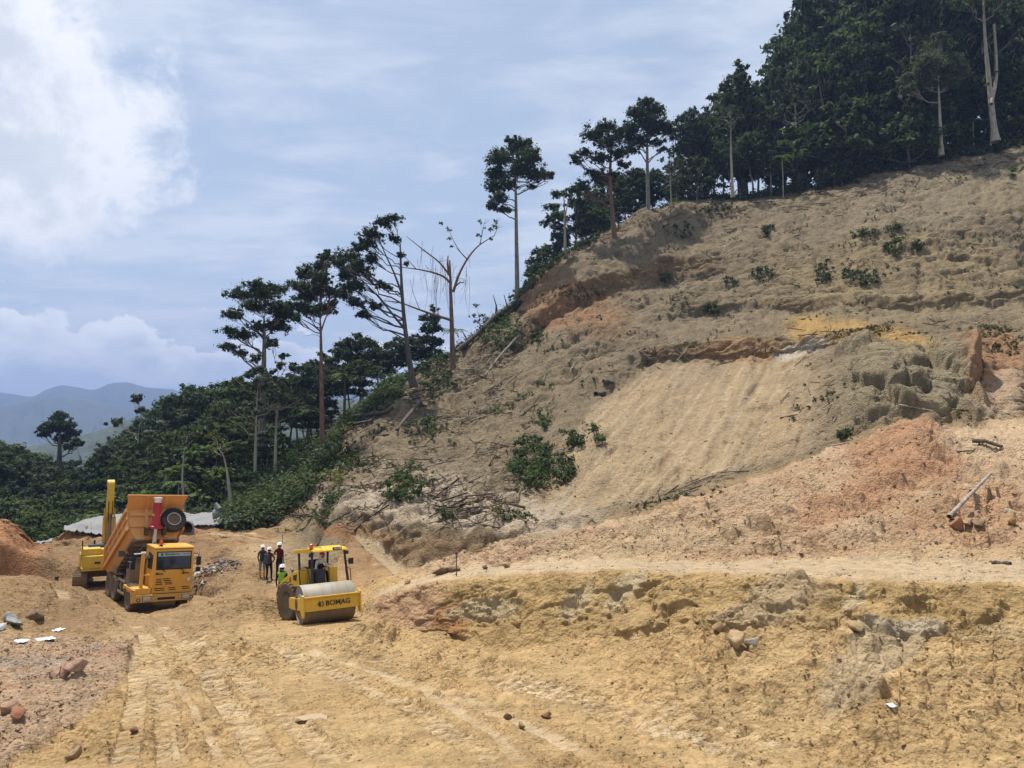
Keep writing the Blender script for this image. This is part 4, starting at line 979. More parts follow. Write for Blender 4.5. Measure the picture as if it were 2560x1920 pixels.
dead_b = [([(1128, 800), (1095, 790), (1050, 775), (1000, 755), (960, 752)], .2, .05), ([(1128, 710), (1110, 690), (1080, 680), (1040, 672), (1000, 668)], .18, .05), ([(1125, 690), (1100, 655), (1065, 630), (1040, 610), (1015, 590)], .14, .03),
          ([(1133, 730), (1145, 690), (1160, 660), (1180, 630), (1200, 610), (1235, 590)], .2, .05), ([(1200, 612), (1205, 585), (1210, 560)], .07, .02), ([(1170, 650), (1150, 630), (1135, 605), (1120, 570)], .09, .02), ([(1140, 715), (1150, 705), (1160, 708), (1160, 698)], .1, .05),
          ([(1235, 590), (1245, 570), (1240, 555)], .05, .02), ([(1040, 672), (1020, 650), (1010, 640)], .06, .02), ([(1050, 775), (1035, 740), (1025, 700)], .05, .015), ([(1000, 755), (985, 760), (970, 748)], .05, .02), ([(1125, 690), (1118, 660), (1120, 640)], .2, .09)]
_g = np.random.default_rng(77)
for _k in range(46):                        # hanging dead vines
    u0 = _g.choice([1085, 1060, 1105, 1120, 1150, 1165, 1095, 1110]) + _g.normal(0, 14); v0 = 665 + _g.normal(0, 22); ln = _g.uniform(25, 120)
    dead_b.append(([(u0, v0), (u0 + _g.normal(0, 5), v0 + ln * .5), (u0 + _g.normal(0, 9), v0 + ln)], .022, .012))
for _k in range(26):                        # fine bare twigs
    b = dead_b[_g.integers(0, 8)][0]; p = b[_g.integers(1, len(b))]
    dead_b.append(([p, (p[0] + _g.normal(0, 14), p[1] - _g.uniform(5, 22))], .03, .01))
px_tree('dead_tree', [(1134, 945), (1131, 880), (1129, 800), (1127, 740), (1126, 690), (1124, 645)], 98, [(1205, 555, 10), (1235, 575, 12), (1218, 570, 9), (1120, 575, 10), (1125, 600, 9), (1240, 555, 7), (1105, 560, 7), (1195, 590, 7), (1130, 620, 7), (1225, 600, 6)],
        .4, 'dead vine draped tree with bare crooked limbs standing on the bluff', L_GREY, B_RED, 7, dens=1.69, per=19, leaf=0.144, sub=.5, bare=dead_b, limbs=False)
px_tree('bare_trunk', [(1413, 668), (1413, 600), (1412, 540), (1409, 482)], 120, [(1421, 500, 6), (1418, 490, 5)], .3, 'bare dead trunk with a stub of dry fronds before the small ridge trees', L_DRY, B_PALE, 8, dens=1.86, per=14, leaf=0.252, limbs=False, bare=[([(1413, 540), (1418, 515), (1420, 498)], .12, .06), ([(1414, 560), (1420, 545)], .1, .03)])
px_tree('valley_tree', [(148, 1170), (149, 1130), (150, 1090), (151, 1050)], 128, [(150, 1042, 16), (130, 1065, 18), (170, 1065, 18), (115, 1080, 18), (150, 1075, 20), (185, 1085, 16), (108, 1090, 12), (160, 1100, 18), (190, 1110, 16), (170, 1120, 12), (140, 1050, 14), (202, 1112, 8)],
        .45, 'single round crowned tree standing above the valley forest in front of the blue mountains', L_BLUE, B_DARK, 9, dens=5.02, per=35, leaf=0.216, sub=.30, shell=.12)
px_tree('sapling', [(577, 1240), (570, 1190), (562, 1150), (555, 1130)], 69, [(550, 1115, 14, .5), (535, 1090, 16, .5), (560, 1100, 12, .5), (530, 1125, 12, .5), (570, 1125, 9, .5)], .13, 'slender leaning sapling with a tuft of pale leaves in front of the dark forest', L_YEL, B_PALE, 10, dens=4.03, per=19, leaf=0.122, sub=.4)
px_tree('sapling', [(462, 1270), (455, 1200), (458, 1150), (462, 1115)], 72, [(470, 1085, 10, .6), (455, 1100, 8, .6), (480, 1100, 8, .6)], .11, 'thin crooked pale stemmed sapling beside the raised tipper body', L_MID, B_PALE, 11, dens=2.24, per=17, leaf=0.122, sub=.4)
px_tree('sapling', [(1278, 826), (1276, 790), (1274, 765)], 110, [(1276, 775, 8), (1266, 790, 7), (1290, 795, 6), (1272, 800, 8)], .05, 'thin leafy sapling on the skyline below the lone tree', L_GREY, B_DARK, 12, dens=2.24, per=14, leaf=0.130, sub=.5) if False else None
px_tree('sapling', [(1202, 835), (1200, 800), (1192, 770)], 105, [(1190, 765, 8), (1180, 790, 8), (1205, 790, 9), (1195, 805, 10), (1215, 795, 7)], .07, 'small wispy sapling on the skyline left of the lone tree', L_GREY, B_DARK, 12, dens=3.26, per=14, leaf=0.130, sub=.5)
# tall trunks on the right edge of the hilltop forest
px_tree('forest_giant', [(2488, 345), (2480, 280), (2472, 200), (2465, 130), (2460, 60), (2458, -60)], 114, [(2440, -40, 60), (2500, -80, 70), (2400, -90, 60), (2420, 10, 30), (2510, 0, 34), (2478, 195, 14), (2470, 215, 10)], .5, 'tall forked pale trunk reaching above the picture at the right end of the hilltop forest', L_MID, B_PALE, 13, dens=2.05, per=31, leaf=0.216, bare=[([(2478, 260), (2492, 200), (2490, 130), (2485, 60)], .3, .18)])
px_tree('pale_crown_tree', [(2353, 380), (2350, 300), (2347, 230), (2345, 180)], 115, [(2345, 120, 34), (2320, 165, 34), (2375, 160, 34), (2290, 200, 32), (2400, 195, 26), (2345, 185, 36), (2310, 215, 26), (2270, 225, 20), (2370, 215, 24), (2350, 95, 16)], .3, 'grey green crowned tree on a thin straight trunk at the front of the hilltop forest', L_GREY, B_PALE, 14, dens=4.77, per=35, leaf=0.173, sub=.30, shell=.12)
px_tree('pale_trunk_tree', [(1832, 485), (1829, 420), (1827, 350), (1826, 300)], 122, [(1826, 280, 18), (1812, 300, 14), (1845, 295, 14), (1826, 315, 14)], .25, 'thin pale trunk standing straight at the left front of the hilltop forest', L_GREY, B_PALE, 15, dens=1.69, per=20, leaf=0.173, sub=.4, bare=[([(1827, 330), (1810, 318), (1800, 322)], .06, .02), ([(1827, 330), (1842, 305)], .06, .02)])
print('named trees', round(time.time() - T0, 1))

# ---- kinds of forest tree, built once and then copied
def proto(name, H, trunk_h, lobes, leafm, barkm, seed, label, group, rad=.25, **kw):
    g = np.random.default_rng(seed)
    path = [(0, 0, -1.5), (g.normal(0, .02) * H, g.normal(0, .02) * H, trunk_h * .5), (g.normal(0, .03) * H, g.normal(0, .03) * H, trunk_h), (0, 0, H * .86)]
    return make_tree(name, path, rad, [((a * H, b * H, c * H), np.array([r * H, r * H, r * H * q])) for a, b, c, r, q in lobes(g)], leafm, barkm, g, label=label, group=group, **kw)
def round_l(g):
    return [(.17 * math.cos(a) * k, .17 * math.sin(a) * k, z, r, .75) for z, k, r, m in ((.55, 1.0, .13, 5), (.7, 1.1, .14, 5), (.83, .7, .13, 4), (.92, .15, .1, 1)) for a in (g.uniform(0, 6.3) + np.arange(m) * 6.283 / m)]
def tier_l(g):
    return [(.22 * math.cos(a) * k, .22 * math.sin(a) * k, z + g.normal(0, .02), r, .42) for z, k, r, m in ((.45, .8, .10, 4), (.6, 1.1, .12, 5), (.74, 1.0, .12, 5), (.87, .6, .11, 4), (.94, .1, .08, 1)) for a in (g.uniform(0, 6.3) + np.arange(m) * 6.283 / m)]
def umb_l(g):
    return [(.28 * math.cos(a) * k, .28 * math.sin(a) * k, z, r, .45) for z, k, r, m in ((.72, 1.0, .12, 7), (.84, .75, .13, 6), (.93, .25, .13, 3)) for a in (g.uniform(0, 6.3) + np.arange(m) * 6.283 / m)]
def col_l(g):
    return [(.09 * math.cos(a) * k, .09 * math.sin(a) * k, z, r, 1.0) for z, k, r, m in ((.2, 1.0, .09, 4), (.36, 1.2, .10, 4), (.52, 1.1, .10, 4), (.68, 1.1, .10, 4), (.82, .9, .09, 3), (.93, .2, .07, 1)) for a in (g.uniform(0, 6.3) + np.arange(m) * 6.283 / m)]
def bush_l(g):
    return [(.36 * math.cos(a) * k, .36 * math.sin(a) * k, z, r, .8) for z, k, r, m in ((.25, 1.0, .22, 6), (.5, .8, .22, 5), (.75, .4, .2, 3)) for a in (g.uniform(0, 6.3) + np.arange(m) * 6.283 / m)]
def open_l(g):
    return [(.2 * math.cos(a) * k, .2 * math.sin(a) * k, z + g.normal(0, .04), r, .7) for z, k, r, m in ((.62, 1.2, .075, 4), (.75, 1.1, .085, 5), (.87, .8, .085, 4), (.95, .2, .07, 2)) for a in (g.uniform(0, 6.3) + np.arange(m) * 6.283 / m)]
PRO = {}
def defp(key, *a, **k): PRO[key] = proto(*a, **k)
kw = dict(per=30, sub=.33, shell=.3)
defp('round', 'forest_tree', 14, 7, round_l, L_DARK, B_GREY, 21, '', None, dens=1.5, leaf=.25, **kw)
defp('round2', 'forest_tree', 14, 7, round_l, L_MID, B_GREY, 22, '', None, dens=1.5, leaf=.24, **kw)
defp('round3', 'forest_tree', 14, 6, round_l, L_BLUE, B_DARK, 23, '', None, dens=1.6, leaf=.23, **kw)
defp('tier', 'layered_tree', 14, 7, tier_l, L_DARK, B_GREY, 24, '', None, dens=1.7, leaf=.23, **kw)
defp('tier2', 'layered_tree', 12, 5, tier_l, L_MID, B_PALE, 25, '', None, dens=1.7, leaf=.23, **kw)
defp('umb', 'spreading_tree', 14, 9, umb_l, L_MID, B_GREY, 26, '', None, dens=1.1, leaf=.26, **kw)
defp('umb2', 'spreading_tree', 10, 6, umb_l, L_LIGHT, B_PALE, 27, '', None, dens=1.2, leaf=.24, **kw)
defp('col', 'vine_clad_tree', 14, 8, col_l, L_BLUE, B_DARK, 28, '', None, dens=1.5, leaf=.26, **kw)
defp('open', 'open_tree', 16, 10, open_l, L_GREY, B_PALE, 29, '', None, dens=1.5, leaf=.25, **kw)
defp('bushy', 'bushy_tree', 7, 3, bush_l, L_LIGHT, B_GREY, 30, '', None, dens=1.15, leaf=.24, rad=.12, **kw)
defp('bushy2', 'bushy_tree', 7, 3, bush_l, L_MID, B_GREY, 31, '', None, dens=1.15, leaf=.25, rad=.12, **kw)
HT = dict(round=14, round2=14, round3=14, tier=14, tier2=12, umb=14, umb2=10, col=14, open=16, bushy=7, bushy2=7)
# tree fern: ring of arching fronds on a thin stem
def frond_mesh(acc, base, az, L, g, droop=.5, w=.16):
    n = 9; t = np.linspace(0, 1, n)
    x = L * t; z = L * (.55 * t - droop * 1.5 * t * t)
    mid = np.stack([np.cos(az) * x, np.sin(az) * x, z], 1) + base
    side = np.array([-np.sin(az), np.cos(az), 0])
    for s in (-1, 1):
        for i in range(1, n):
            ww = w * L * (np.sin(np.pi * (.12 + .86 * t[i]))) 
            a = mid[i - 1] + (mid[i] - mid[i - 1]) * .15; b = mid[i] - (mid[i] - mid[i - 1]) * .2
            o = side * s * ww + (mid[i] - mid[i - 1]) * .5 + np.array([0, 0, -.18 * ww])
            v = np.array([a, b, b + o * 1.0, a + o * .9]); acc.add(v, np.array([[0, 1, 2, 3]]), np.full((4, 3), g.uniform(.7, 1.3)))
def fern(name, H, n, L, seed, leafm, barkm, droop=.5):
    g = np.random.default_rng(seed); root = empty(name); tag(root, '', 'tree')
    T = Acc(); v, f = np_tube([(0, 0, -1), (.1, .05, H * .5), (0, 0, H)], [.14, .1, .09], 7); T.add(v, f); add('trunk', T.mesh('trunk', barkm, True), root)
    C = Acc()
    for k in range(n): frond_mesh(C, np.array([0, 0, H]), k * 6.283 / n * 1.0 + g.normal(0, .15), L * g.uniform(.75, 1.1), g, droop * g.uniform(.6, 1.3))
    add('crown', C.mesh('crown', leafm), root); return root
PRO['fern'] = fern('tree_fern', 5.0, 13, 2.4, 33, L_MID, B_DARK); HT['fern'] = 6
PRO['palm'] = fern('palm', 8.0, 11, 2.8, 34, L_LIGHT, B_PALE, .65); HT['palm'] = 9
def ground_at(u, d):
    x = P(u, 1130, d).x
    return Vector((x, d, ground_z(x, d)))
KIND = {'round': 'dark rounded tree', 'round2': 'mid green rounded tree', 'round3': 'blue green dense tree', 'tier': 'dark layered tree', 'tier2': 'mid green layered tree', 'umb': 'flat topped spreading tree',
        'umb2': 'light green spreading tree', 'col': 'vine clad tree', 'open': 'sparse pale trunked tree', 'bushy': 'bright green bushy tree', 'bushy2': 'mid green bushy tree', 'fern': 'arching tree fern', 'palm': 'pale stemmed palm'}
def where(u, d, place):
    if place == 'L':
        row = 'low in front' if d < 90 else 'half way up' if d < 112 else 'high at the back'
        for lim, t in ((20, 'at the left picture edge'), (110, 'left of the single valley tree'), (200, 'under the single valley tree'), (300, 'behind the excavator boom'), (390, 'behind the raised tipper body'), (480, 'right of the tipper body'), (570, 'above the white sheeting'), (650, 'left of the tall layered tree'), (740, 'right of the tall layered tree'), (830, 'around the long reddish trunk'), (5000, 'behind the leaning tree')):
            if u < lim: return row + ' in forest ' + t
    if place == 'R':
        row = 'low in front' if d < 124 else 'half way up' if d < 137 else 'high at the back'
        for lim, t in ((1770, 'at the left end of the hilltop forest'), (1860, 'in the hilltop forest by the pale trunk'), (1960, 'in the hilltop forest by the vine spire'), (2060, 'in the hilltop forest under the dome'), (2160, 'in the middle of the hilltop forest'), (2280, 'in the hilltop forest left of the grey tree'), (2400, 'in the hilltop forest by the grey tree'), (2500, 'in the hilltop forest by the forked trunk'), (5000, 'at the right end of the hilltop forest')):
            if u < lim: return row + ' ' + t
    row = 'short, ' if d < 133 else ''
    for lim, t in ((1380, 'by the bare dead trunk'), (1460, 'between bare trunk and ridge pair'), (1560, 'left of the touching pair'), (5000, 'under the touching pair')):
        if u < lim: return 'behind the ridge ' + t
used = set()
def plant(key, u, d, H, place, group, jit=.0, wid=1.0, label=None):
    p = ground_at(u, d); s = H / HT[key]
    lb = label or (KIND[key] + ' ' + where(u, d, place))
    gp = None if label else KIND[key].replace('fern', 'ferns') .replace('palm', 'palms').replace('tree', 'trees', 1).replace('treess', 'trees') + {'L': ' in the forest beyond the pad', 'R': ' in the hilltop forest', 'C': ' behind the bare ridge'}[place]
    rz = rnd.uniform(0, 6.28); sc = (s * wid, s * wid, s)
    if key not in used:
        used.add(key); o = PRO[key]; o.location = p; o.rotation_euler = (0, 0, rz); o.scale = sc
    else: o = dup_tree(PRO[key], p, rz, sc)
    o['label'] = lb
    if gp: o['group'] = gp
    elif 'group' in o: del o['group']
    return o
# left: forest on the falling spur beyond the pad
VT = ([-400, -100, 0, 60, 100, 200, 255, 290, 340, 380, 430, 460, 520, 560, 600, 700, 800, 900, 960, 1040, 1090], [1060, 1075, 1085, 1095, 1115, 1135, 1120, 1085, 1035, 1060, 1005, 948, 950, 930, 905, 868, 850, 800, 800, 800, 870])
place = 'L'
for d, u0, u1, step, lo, hi, kinds in [
    (150, -330, 330, 34, .8, .98, ['round', 'tier', 'round3', 'umb']), (132, -300, 640, 38, .7, .95, ['round', 'round2', 'tier', 'round3', 'umb']), (118, -260, 1040, 42, .7, .95, ['round', 'round2', 'tier', 'round3', 'col', 'umb']),
    (105, -220, 960, 46, .6, .95, ['round', 'round2', 'tier2', 'round3', 'umb', 'col']), (94, -160, 800, 50, .45, .75, ['round2', 'tier', 'tier2', 'umb', 'round', 'bushy2']), (85, -100, 700, 52, .32, .6, ['round2', 'tier2', 'umb', 'bushy2', 'round3', 'bushy']), (78, -60, 620, 46, .2, .42, ['tier2', 'umb2', 'bushy', 'bushy2', 'bushy', 'umb2'])]:
    u = u0
    while u < u1:
        uu_ = u + rnd.uniform(-.35, .35) * step; dd = d + rnd.uniform(-4, 4)
        gz_ = ground_at(uu_, dd).z
        top = CAMZ + (1130 - np.interp(uu_, *VT)) / F * dd
        H = (top - gz_) * rnd.uniform(lo, hi)
        if H > 2.5: plant(rnd.choice(kinds), uu_, dd, min(H, 24), place, None, wid=rnd.uniform(1.0, 1.35) * (1.15 if H < 10 else .9))
        u += step * rnd.uniform(.8, 1.2)
for key, u, d, H, lab in [('round3', 470, 112, 17.5, 'dense dark domed tree forming the left shoulder of the forest skyline'), ('round3', 275, 108, 14.5, 'very dark bushy tree at the low left end of the forest spur'), ('open', 345, 104, 17, 'slender open crowned tree poking above the low forest skyline'),
                          ('fern', 858, 88, 6.5, 'tree fern with a ring of fronds behind the long reddish trunk'), ('fern', 770, 90, 6, 'tree fern half hidden left of the long reddish trunk'), ('fern', 1130, 112, 6, 'tree fern peeping over the skyline behind the dead tree'),
                          ('col', 1076, 116, 12.5, 'narrow leafy tree on the skyline between the leaning and dead trees'), ('umb2', 105, 76, 6.5, 'small umbrella shaped light tree at the foot of the forest behind the mud bank'), ('bushy', 85, 64, 4.2, 'bright green bush beside the boulder of earth at the far left'), ('bushy', 150, 67, 3.6, 'bright green bush left of the white sheet'),
                          ('palm', 240, 73, 4.5, 'low palm with drooping fronds left of the excavator boom'), ('palm', 450, 74, 6.5, 'grey palm frond cluster right of the raised tipper body'), ('open', 640, 80, 13, 'thin twin stemmed tree beside the tall layered tree'), ('open', 690, 82, 13, 'pale thin trunk between the two tall forest edge trees')]:
    plant(key, u, d, H, '', None, label=lab)
# behind the ridge, centre
for key, u, d, H in [('col', 1330, 132, 9), ('round', 1370, 134, 12), ('tier', 1440, 134, 18), ('round3', 1480, 136, 15), ('round2', 1545, 138, 16), ('round', 1600, 140, 15), ('round3', 1645, 140, 12), ('col', 1405, 130, 10), ('round', 1345, 128, 7), ('bushy2', 1310, 126, 6), ('tier', 1575, 134, 10), ('round2', 1500, 131, 10)]:
    plant(key, u, d, H, 'C', None, wid=1.05)
# right: tall forest on the hilltop
VR = ([1660, 1690, 1720, 1755, 1790, 1850, 1880, 1930, 1960, 1990, 2030, 2060, 2200, 2700], [470, 440, 320, 245, 240, 150, 125, 180, 200, 90, 0, -80, -200, -280])
place = 'R'
for d, u0, u1, step, lo, hi, kinds in [(155, 1740, 2850, 52, .8, 1.0, ['round', 'round3', 'tier', 'col']), (143, 1700, 2820, 54, .75, 1.0, ['round', 'round3', 'tier', 'col', 'round2']), (133, 1690, 2800, 60, .55, .95, ['round3', 'col', 'open', 'round2', 'open', 'tier2']), (126, 1700, 2780, 56, .25, .6, ['tier', 'col', 'round', 'bushy2', 'open', 'round3']), (121.5, 2020, 2760, 50, .12, .3, ['bushy2', 'tier2', 'fern', 'palm', 'bushy2', 'col'])]:
    u = u0
    while u < u1:
        uu_ = u + rnd.uniform(-.35, .35) * step; dd = d + rnd.uniform(-3, 3)
        gz_ = ground_at(uu_, dd).z
        top = CAMZ + (1130 - np.interp(uu_, *VR)) / F * dd
        H = (top - gz_) * rnd.uniform(lo, hi)
        if H > 2.5: plant(rnd.choice(kinds), uu_, dd, min(H, 50), place, None, wid=rnd.uniform(.62, .85) if H > 16 else rnd.uniform(.9, 1.2))
        u += step * rnd.uniform(.8, 1.2)
for key, u, d, H, lab in [('palm', 1978, 122, 7.5, 'pale palm with drooping fronds at the foot of the hilltop forest'), ('palm', 2075, 126, 12, 'second palm, higher and darker, inside the hilltop forest front'), ('fern', 2090, 123, 5, 'tree fern with light fronds low in the hilltop forest front'), ('open', 1690, 126, 9, 'small airy tree at the left foot of the hilltop forest'), ('round3', 1745, 130, 17, 'dark rounded tree forming the left shoulder of the hilltop forest'),
                          ('col', 1870, 132, 26, 'vine draped spire of leaves topped by a broken trunk on the hilltop'), ('round', 2030, 140, 33, 'highest domed tree at the top of the hilltop forest skyline'), ('bushy', 2110, 121, 4, 'light leafy shrub at the brink above the cut bank')]:
    plant(key, u, d, H, '', None, wid=.8 if H > 16 else 1, label=lab)
print('forest', round(time.time() - T0, 1))
# ------------------------------------------------------------------ materials for machines
def paint(name, col, rough=.45, metal=0.0, dirt=.45, dirtcol=(.36, .25, .14), low=0.9, rust=0.0, spec=.4):
    """painted or bare metal with dried mud gathering low down and on ledges"""
    m = bpy.data.materials.new(name); m.use_nodes = True
    w = NT(m.node_tree); out = w.n('ShaderNodeOutputMaterial'); bs = w.n('ShaderNodeBsdfPrincipled'); w.t.links.new(bs.outputs[0], out.inputs[0])
    pos = w.n('ShaderNodeTexCoord').outputs['Object']
    n = w.noise(pos, 2.2, 8, .65, .3); n2 = w.noise(w.mapping(pos, sc=(1, 1, .25)), 9, 6, .65)
    c = w.mix(w.m('MULTIPLY', w.ss(n2, .4, .75), .3), col, tuple(k * .62 for k in col))
    sp = w.n('ShaderNodeSeparateXYZ'); w.put(sp, 'Vector', pos)
    lowm = w.m('SUBTRACT', 1.0, w.ss(sp.outputs[2], low * .35, low * 1.5))
    nor = w.n('ShaderNodeSeparateXYZ'); w.put(nor, 'Vector', w.n('ShaderNodeNewGeometry').outputs['Normal'])
    ledge = w.m('MULTIPLY', w.ss(nor.outputs[2], .5, .95), .35)
    d = w.m('ADD', w.m('ADD', w.m('MULTIPLY', lowm, .75), ledge), w.m('MULTIPLY', w.m('SUBTRACT', n, .5), 1.5))
    d = w.m('MULTIPLY', w.ss(d, .12, .75), dirt)
    if rust:
        r = w.ss(w.noise(pos, 7, 8, .7, .6), .6, .68)
        c = w.mix(w.m('MULTIPLY', r, rust), c, (.16, .07, .035))
    c = w.mix(d, c, dirtcol)
    w.put(bs, 'Base Color', c); bs.inputs['Metallic'].default_value = metal; bs.inputs['Specular IOR Level'].default_value = spec
    w.put(bs, 'Roughness', w.m('ADD', rough, w.m('MULTIPLY', d, .5), clamp=True))
    w.put(bs, 'Normal', w.n('ShaderNodeBump', Height=n, Strength=.12, Distance=.03))
    return m
def plain(name, col, rough=.5, metal=0.0, spec=.4, var=.25):
    m = bpy.data.materials.new(name); m.use_nodes = True
    w = NT(m.node_tree); bs = w.n('ShaderNodeBsdfPrincipled'); out = w.n('ShaderNodeOutputMaterial'); w.t.links.new(bs.outputs[0], out.inputs[0])
    n = w.noise(w.n('ShaderNodeTexCoord').outputs['Object'], 8, 5, .6)
    w.put(bs, 'Base Color', w.mix(w.m('MULTIPLY', n, var * 2), col, tuple(k * .55 for k in col)))
    bs.inputs['Roughness'].default_value = rough; bs.inputs['Metallic'].default_value = metal; bs.inputs['Specular IOR Level'].default_value = spec
    return m
M_TRUCK = paint('truck_paint', (.68, .335, .045), .42, dirt=.4, low=1.0)
M_BED = paint('tipper_paint', (.64, .30, .085), .5, dirt=.45, low=.2)
M_UNDER = paint('underbody_steel', (.045, .035, .028), .75, dirt=.55, low=3.0)
M_BLACK = plain('black_rubber_plastic', (.012, .012, .013), .55)
M_TYRE = paint('muddy_tyre', (.016, .015, .014), .85, dirt=.75, dirtcol=(.20, .145, .09), low=1.3, spec=.2)
M_TYRE_CLEAN = paint('clean_tyre', (.016, .017, .02), .75, dirt=.12, low=.1, spec=.25)
M_RIM = paint('wheel_rim', (.45, .43, .38), .5, .2, dirt=.5, low=.3)
M_DRIM = paint('rusty_rim', (.045, .036, .03), .8, dirt=.3, low=.3)
M_GLASS = plain('tinted_glass', (.008, .011, .018), .08, spec=.55, var=.0)
M_REDP = paint('red_cylinder_paint', (.36, .018, .03), .35, dirt=.15, low=.1)
M_CHROME = plain('polished_rod', (.55, .56, .57), .28, .9)
M_WHITE = plain('white_paint', (.78, .78, .76), .4, var=.1)
M_STRIP = plain('pale_green_strip', (.34, .42, .39), .5, var=.05)
M_DTEXT = plain('dark_lettering', (.03, .035, .03), .6, var=0)
M_ORANGE = plain('amber_lens', (.60, .10, .015), .25, var=.1)
M_LENS = plain('lamp_lens', (.55, .58, .55), .12, .3, var=.3)
M_GREYST = paint('grey_steel', (.15, .14, .13), .6, .3, dirt=.5, low=1.5)
M_YEL = paint('roller_yellow', (.72, .44, .025), .42, dirt=.3, low=.5, rust=.0)
M_YELW = paint('worn_yellow', (.66, .40, .035), .5, dirt=.4, low=.4, rust=.75)
M_BK = paint('dull_black_panel', (.022, .022, .024), .5, dirt=.28, low=1.0)
M_EXY = paint('excavator_yellow', (.56, .36, .035), .5, dirt=.4, low=1.2)
M_EXB = paint('old_boom_yellow', (.50, .29, .03), .5, dirt=.5, low=3.2, rust=.4)
M_TRACK = paint('muddy_track_steel', (.075, .056, .04), .8, .1, dirt=.8, dirtcol=(.26, .175, .10), low=3.5)
M_DKBLUE = plain('dark_blue_grey', (.05, .07, .09), .45)

def drum_mat():
    m = bpy.data.materials.new('drum_steel'); m.use_nodes = True
    w = NT(m.node_tree); bs = w.n('ShaderNodeBsdfPrincipled'); out = w.n('ShaderNodeOutputMaterial'); w.t.links.new(bs.outputs[0], out.inputs[0])
    pos = w.n('ShaderNodeTexCoord').outputs['Object']
    band = w.noise(w.mapping(pos, sc=(6.0, .35, .35)), 1.0, 7, .65, .15)
    mud = w.noise(w.mapping(pos, sc=(3.5, .8, .8)), 1.2, 6, .6, .3)
    c = w.mix(w.ss(band, .38, .66), (.29, .28, .25), (.27, .21, .13))
    c = w.mix(w.m('MULTIPLY', w.ss(mud, .45, .7), .6), c, (.34, .27, .165))
    c = w.mix(w.m('MULTIPLY', w.ss(w.noise(w.mapping(pos, sc=(9, .8, .8)), 2.0, 6, .7), .64, .7), .7), c, (.13, .08, .045))
    sp = w.n('ShaderNodeSeparateXYZ'); w.put(sp, 'Vector', pos)
    c = w.mix(w.m('MULTIPLY', w.m('SUBTRACT', 1.0, w.ss(sp.outputs[2], -.25, .2)), .75), c, w.mix(w.ss(band, .4, .6), (.15, .10, .05), (.21, .145, .075)))  # shade on the drum's lower half painted into the colour
    w.put(bs, 'Base Color', c); bs.inputs['Roughness'].default_value = .62; bs.inputs['Metallic'].default_value = .0
    return m
M_DRUM = drum_mat()

def text_obj(name, body, size, m, parent, loc, rot, depth=.004, bold=0.0, sx=1.0, **kw):
    cu = bpy.data.curves.new(name, 'FONT'); cu.body = body; cu.size = size; cu.extrude = depth; cu.align_x = 'CENTER'; cu.align_y = 'CENTER'; cu.offset = bold
    o = bpy.data.objects.new(name, cu); COL.objects.link(o)
    dg = bpy.context.evaluated_depsgraph_get(); me = bpy.data.meshes.new_from_object(o.evaluated_get(dg)); me.name = name
    bpy.data.objects.remove(o); bpy.data.curves.remove(cu)
    me.materials.clear(); me.materials.append(m)
    t = add(name, me, parent, **kw); t.location = loc; t.rotation_euler = rot; t.scale = (sx, 1, 1)
    return t
def tyre_wheel(parent, x, y, r, w, name='wheel', tm=None, rimm=None, dish=.1, side=1, lugs=22, rimr=.52, z=None, axis_rot=None):
    """wheel part with tyre and rim sub-parts; axis along local x, outer face towards side"""
    tm = tm or M_TYRE; rimm = rimm or M_DRIM
    wh = bpy.data.objects.new(name, None); wh.empty_display_size = .2; link(wh, parent); wh.location = (x, y, r if z is None else z)
    if axis_rot: wh.rotation_euler = axis_rot
    h = w / 2; b = MB()
    b.lathe([(r * rimr, -h * .72), (r * .74, -h * .98), (r * .92, -h * .95), (r * .985, -h * .72), (r * .985, h * .72), (r * .92, h * .95), (r * .74, h * .98), (r * rimr, h * .72)], 36, 'x', caps=False)
    for k in range(lugs):                                # tread bars
        a = 2 * math.pi * k / lugs
        for s in (-1, 1):
            M = Matrix.Rotation(a + s * .07, 4, 'X') @ Matrix.Translation((s * h * .48, 0, r * .99)) @ Matrix.Rotation(s * .45, 4, 'Z')
            b.cbox((0, 0, 0), (h * .92, r * .085, r * .06), M)
    b.build('tyre', tm, wh, smooth=True)
    c = MB(); so = side
    c.lathe([(r * rimr * 1.03, so * h * .74), (r * rimr * .96, so * h * .80), (r * rimr * .88, so * h * .70), (r * rimr * .80, so * (h * .70 - dish)), (r * .24, so * (h * .66 - dish)), (r * .22, so * (h * .85 - dish)), (0.0, so * (h * .88 - dish))], 28, 'x')
    for k in range(8):
        a = 2 * math.pi * k / 8
        c.lathe([(.02, so * (h * .66 - dish) - .02), (.02, so * (h * .66 - dish) + .03)], 6, 'x', (0, math.cos(a) * r * .33, math.sin(a) * r * .33))
    c.build('rim', rimm, wh, smooth=True)
    return wh
def facing(psi, roll=0.0, pitch=0.0):
    """rotation for a machine whose front (+Y) looks towards the camera turned psi degrees to the right"""
    return (Matrix.Rotation(math.pi + R(psi), 4, 'Z') @ Matrix.Rotation(R(roll), 4, 'Y') @ Matrix.Rotation(R(pitch), 4, 'X')).to_euler()

